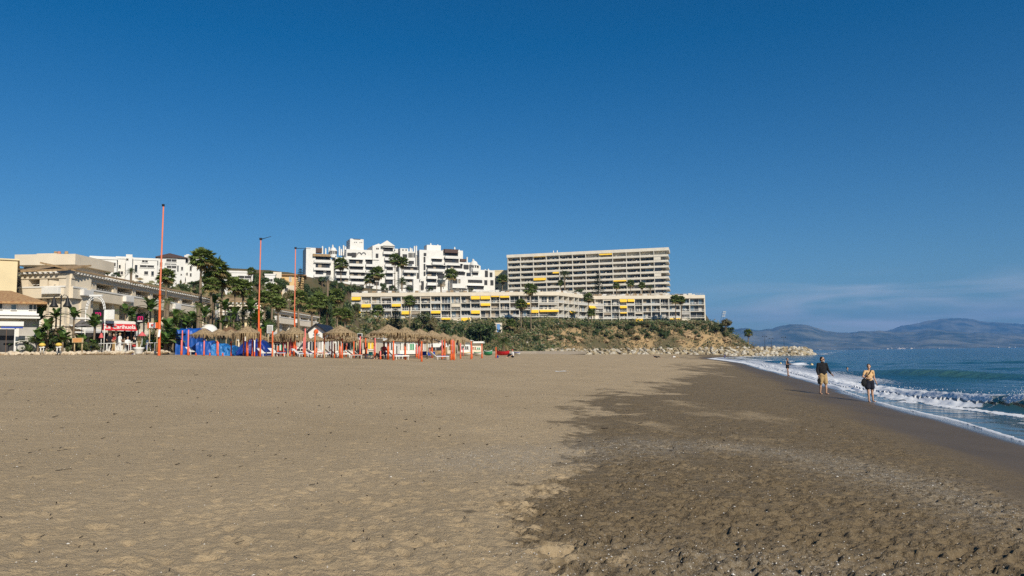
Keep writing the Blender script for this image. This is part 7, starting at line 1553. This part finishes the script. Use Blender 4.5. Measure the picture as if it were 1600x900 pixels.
def small_person(px, D, pose, mt, mb, label, yaw=0, zg=None, hair=M_hair, hat=None, name='person', hgt=1.7):
    x = Xp(px, D); z = H(x, D) if zg is None else zg; r = empty(name, (x, D, z), yaw, label=label, cat='person'); s = hgt/1.7; V = lambda a, b, c: Vector((a*s, b*s, c*s))
    if pose == 'stand': J = dict(hip=.88, ch=1.32, hd=1.56, y=0); kn = lambda q: V(q*.1, -.02*q, .48); an = lambda q: V(q*.11, .05*q, .05); lean = 0
    elif pose == 'sit': J = dict(hip=.16, ch=.58, hd=.82, y=0); kn = lambda q: V(q*.14, -.42, .46); an = lambda q: V(q*.13, -.70, .05); lean = .04
    elif pose == 'chair': J = dict(hip=.50, ch=.93, hd=1.18, y=0); kn = lambda q: V(q*.12, -.42, .50); an = lambda q: V(q*.12, -.45, .05); lean = .0
    elif pose == 'lie': J = dict(hip=.12, ch=.30, hd=.42, y=.45); kn = lambda q: V(q*.12, -.40, .30); an = lambda q: V(q*.12, -.80, .05); lean = .3
    hip = V(0, 0, J['hip']); ch = V(0, J['y']+lean*0, J['ch']); hd = V(0, J['y']*1.35-.01, J['hd'])
    b = [(hip, .13*s, ch, .13*s), (ch, .06*s, hd, .05*s)]
    for q in (-1, 1):
        sh = ch+V(q*.17, 0, .03); el = sh+V(q*.06, -.05, -.26); wr = el+V(-q*.04, -.20, -.06) if pose != 'lie' else sh+V(q*.1, .12, -.28)
        b += [(hip+V(q*.08, 0, 0), .085*s, kn(q), .055*s), (kn(q), .055*s, an(q), .036*s), (an(q), .034*s, an(q)+V(0, -.13, -.02), .026*s), (ch, .06*s, sh, .055*s), (sh, .05*s, el, .038*s), (el, .038*s, wr, .026*s)]; hand(b, wr, V(0, -.1, -.05), V(0, 0, 1), s)
    P = head(b, hd+V(0, 0, .04), 0, s); skin_obj('body', b, M_skin, r, .016); face(P, r, s)
    t = [(hip+V(0, 0, .08), .155*s, ch, .155*s)]
    for q in (-1, 1): sh = ch+V(q*.17, 0, .03); t += [(ch, .09*s, sh, .075*s), (sh, .07*s, sh+V(q*.04, -.03, -.17), .058*s)]
    skin_obj('shirt', t, mt, r, .018); t = [(hip+V(.06, 0, 0), .14*s, hip+V(-.06, 0, 0), .14*s)]
    for q in (-1, 1): t += [(hip+V(q*.08, 0, 0), .11*s, kn(q), .078*s), (kn(q), .075*s, kn(q).lerp(an(q), .75), .055*s)]
    skin_obj('trousers', t, mb, r, .018)
    if hat: skin_obj('hat', [('e', P(0, 0, .085), (.09*s, .10*s, .06*s)), ('e', P(0, -.01, .055), (.135*s, .15*s, .014*s))], hat, r, .012)
    else: skin_obj('hair', [('e', P(0, .03, .04), (.087*s, .095*s, .09*s))], hair, r, .014)
    return r
small_person(801, 88, 'sit', M_whitec, M_blk, 'person in a white shirt and black trousers sitting on the sand before the red boat', rad(-65), hat=M_redc)
small_person(596, 60.5, 'sit', M_blk, M_blk, 'dark-clothed person sitting hunched under the biggest umbrella', rad(-30)); small_person(600, 61, 'chair', M_redc, M_navy, 'person in red beside the hunched dark-clothed person', rad(40))
small_person(1026, 150, 'lie', M_blk, M_blk, 'person in black lying propped up on the empty sand', rad(75)); small_person(1055, 170, 'lie', M_whitec, M_khaki, 'person in white lying farther along the sand near the boulders', rad(80))
for (px, D, pz, a, b_, lb, yw, ht) in [(186, 68.5, 'stand', M_whitec, M_whitec, 'person in white clothes and a straw hat standing before the dark restaurant window', 2.6, M_woodp), (170, 68, 'stand', M_blk, M_blk, 'person in black standing at the terrace tables', .5, None), (177, 69, 'stand', M_redc, M_khaki, 'person in red and khaki between the black and white clad figures', -.4, None), (198.5, 66.5, 'chair', M_whitec, M_blk, 'person in white seated by the windbreak', .9, None), (209, 66.5, 'chair', M_blk, M_redc, 'person in black and red seated beside the planter bowl', -.8, None), (143, 69, 'stand', M_blk, M_navy, 'dark-clothed person half hidden by the bed plants', .2, None), (232, 68, 'chair', M_whitec, M_navy, 'person in a pale top seated under the orange framed sign', .3, None)]:
    small_person(px, D, pz, a, b_, lb, yw, PZ, hat=ht)
small_person(1132, 250, 'stand', M_navy, M_blk, 'tiny dark figure standing at the water near the boulders', .4, hgt=1.6)
# swimmer's head, buoys
def floaty(px, py, r_, m, label, name, cat):
    Dd = None
    for D in np.arange(30, 320, .5):
        if Wp(px, py, D).z <= .12: Dd = D; break
    Dd = Dd or 150; p = Wp(px, py, Dd); rr = r_*Dd/F; s = MB(); s.ell((0, 0, 0), (rr, rr, rr), 16); s.tube((0, 0, rr*.9), (0, 0, rr*1.3), rr*.2, n=8); return s.build(name, m, None, loc=(p.x, p.y, .12), label=label, cat=cat, group='buoys off the beach')
floaty(1268.5, 570, 2.1, mat('buoy_yellow', (.72, .55, .28), .5), 'larger round pale yellow buoy floating beyond the bearded person', 'buoy', 'buoy'); floaty(1220, 568, 1.5, mat('buoy_yellow', (.72, .55, .28), .5), 'smaller round pale buoy beside the distant bather', 'buoy', 'buoy')
D = 84; p = Wp(1324, 579.5, D); r = empty('person', (p.x, D, -.75), rad(60), label='swimmer with only head and shoulders above the water', cat='person'); b = [(Vector((0, 0, 0)), .14, Vector((0, 0, .6)), .15), (Vector((.17, 0, .68)), .06, Vector((-.17, 0, .68)), .06), (Vector((0, 0, .7)), .06, Vector((0, 0, .85)), .05), (Vector((.17, 0, .68)), .05, Vector((.35, -.15, .6)), .04), (Vector((.35, -.15, .6)), .04, Vector((.45, -.35, .7)), .03)]
hand(b, (.45, -.35, .7), (.05, -.1, 0), (0, 0, 1)); P = head(b, Vector((0, -.01, .95)), 0); skin_obj('body', b, M_skin, r, .014); face(P, r); skin_obj('hair', [('e', P(0, .03, .04), (.087, .095, .09))], M_hair, r, .012)
# terrace tables
for i, (px, D) in enumerate([(163, 66), (174, 65.5), (192, 65), (204, 65.5), (238, 66)]):
    x = Xp(px, D); r = empty('terrace_table', (x, D, PZ), .4*i, label='%s terrace table with a white top before the restaurant' % ORD[i], cat='table', group='terrace tables of the restaurant'); s = MB(); s.box(-.38, .38, -.38, .38, .71, .75); s.build('tabletop', M_wp, r)
    for a in (-.33, .33):
        for c in (-.33, .33): s = MB(); s.box(a-.02, a+.02, c-.02, c+.02, 0, .71); s.build('leg', M_wp, r)
# litter of the beach: pebbles, shells and twigs
M_peb = mat('shell_pale', (.62, .58, .52), .7, .2, 5); M_pebd = mat('pebble_dark', (.10, .085, .07), .8, .3, 5)
s = MB(); rn = np.random.default_rng(19); cnt = 0
while cnt < 7000:
    y = math.exp(rn.uniform(math.log(4.2), math.log(28))); x = rn.uniform(-.75, .75)*y; d = (xs(y)-x)*.95
    if d < 3.8: continue
    p = .05+1.0*math.exp(-(float(arc_dist(x, y))/.8)**2)+.9*math.exp(-(((x-2.0)/1.2)**2+((y-5.6)/.9)**2))+(.22 if d < 9 else 0)
    if rn.random() > p*min(1, 9/y+.35): continue
    i = min(len(ys_)-1, np.searchsorted(ys_, y)); j = min(len(ts)-1, np.searchsorted(ts, x/y)); z = Zb[i, j]; r = rn.uniform(.004, .011)*(1.8 if rn.random() < .05 else 1)*(1 if d < 9.5 else .9)
    a = rn.uniform(0, 3.14); m = 0 if rn.random() < .72 else 1; c, q = math.cos(a)*r, math.sin(a)*r; h = r*rn.uniform(.3, .8)
    b0 = len(s.v); s.v += [(x+c, y+q, z), (x-q*.7, y+c*.7, z), (x-c, y-q, z), (x+q*.7, y-c*.7, z), (x+c*.1, y, z+h)]
    for f in ((0, 1, 4), (1, 2, 4), (2, 3, 4), (3, 0, 4)): s.f.append(tuple(b0+k for k in f)); s.m.append(m); s.sm.append(False)
    cnt += 1
s.build('pebbles', [M_peb, M_pebd], kind='stuff', label='broken shells and pebbles strewn over the damp sand')
s = MB()
for k in range(420):
    y = math.exp(rn.uniform(math.log(5), math.log(36))); x = rn.uniform(-.72, .3)*y; i = min(len(ys_)-1, np.searchsorted(ys_, y)); j = min(len(ts)-1, np.searchsorted(ts, x/y)); z = Zb[i, j]+.004; L = rn.uniform(.015, .06)*(3 if rn.random() < .08 else 1); a = rn.uniform(0, 3.14)
    q = rn.uniform(.002, .0055)*(1 if y < 12 else 2.0); L *= .6 if y < 8 else 1; s.tube((x, y, z), (x+L*math.cos(a), y+L*math.sin(a), z+.008), q, q*.7, n=4)
s.build('twigs', M_hair, kind='stuff', label='dark twigs and bits of weed on the dry sand')
D = 45; x = Xp(869, D, 577); s = MB(); s.poly([(0, 0, .01), (.45, .03, .02), (.5, .35, .05), (.2, .42, .02), (-.08, .25, .04)]); s.poly([(.45, .03, .02), (.75, .1, .03), (.7, .3, .02), (.5, .35, .05)]); s.build('crumpled_cloth', M_whitec, None, loc=(x, D, H(x, D)+.03), label='small crumpled white sheet lying alone on the dry sand', cat='cloth')
for p in (RK+RKS+AG):
    if p.name not in used: bpy.data.objects.remove(p)
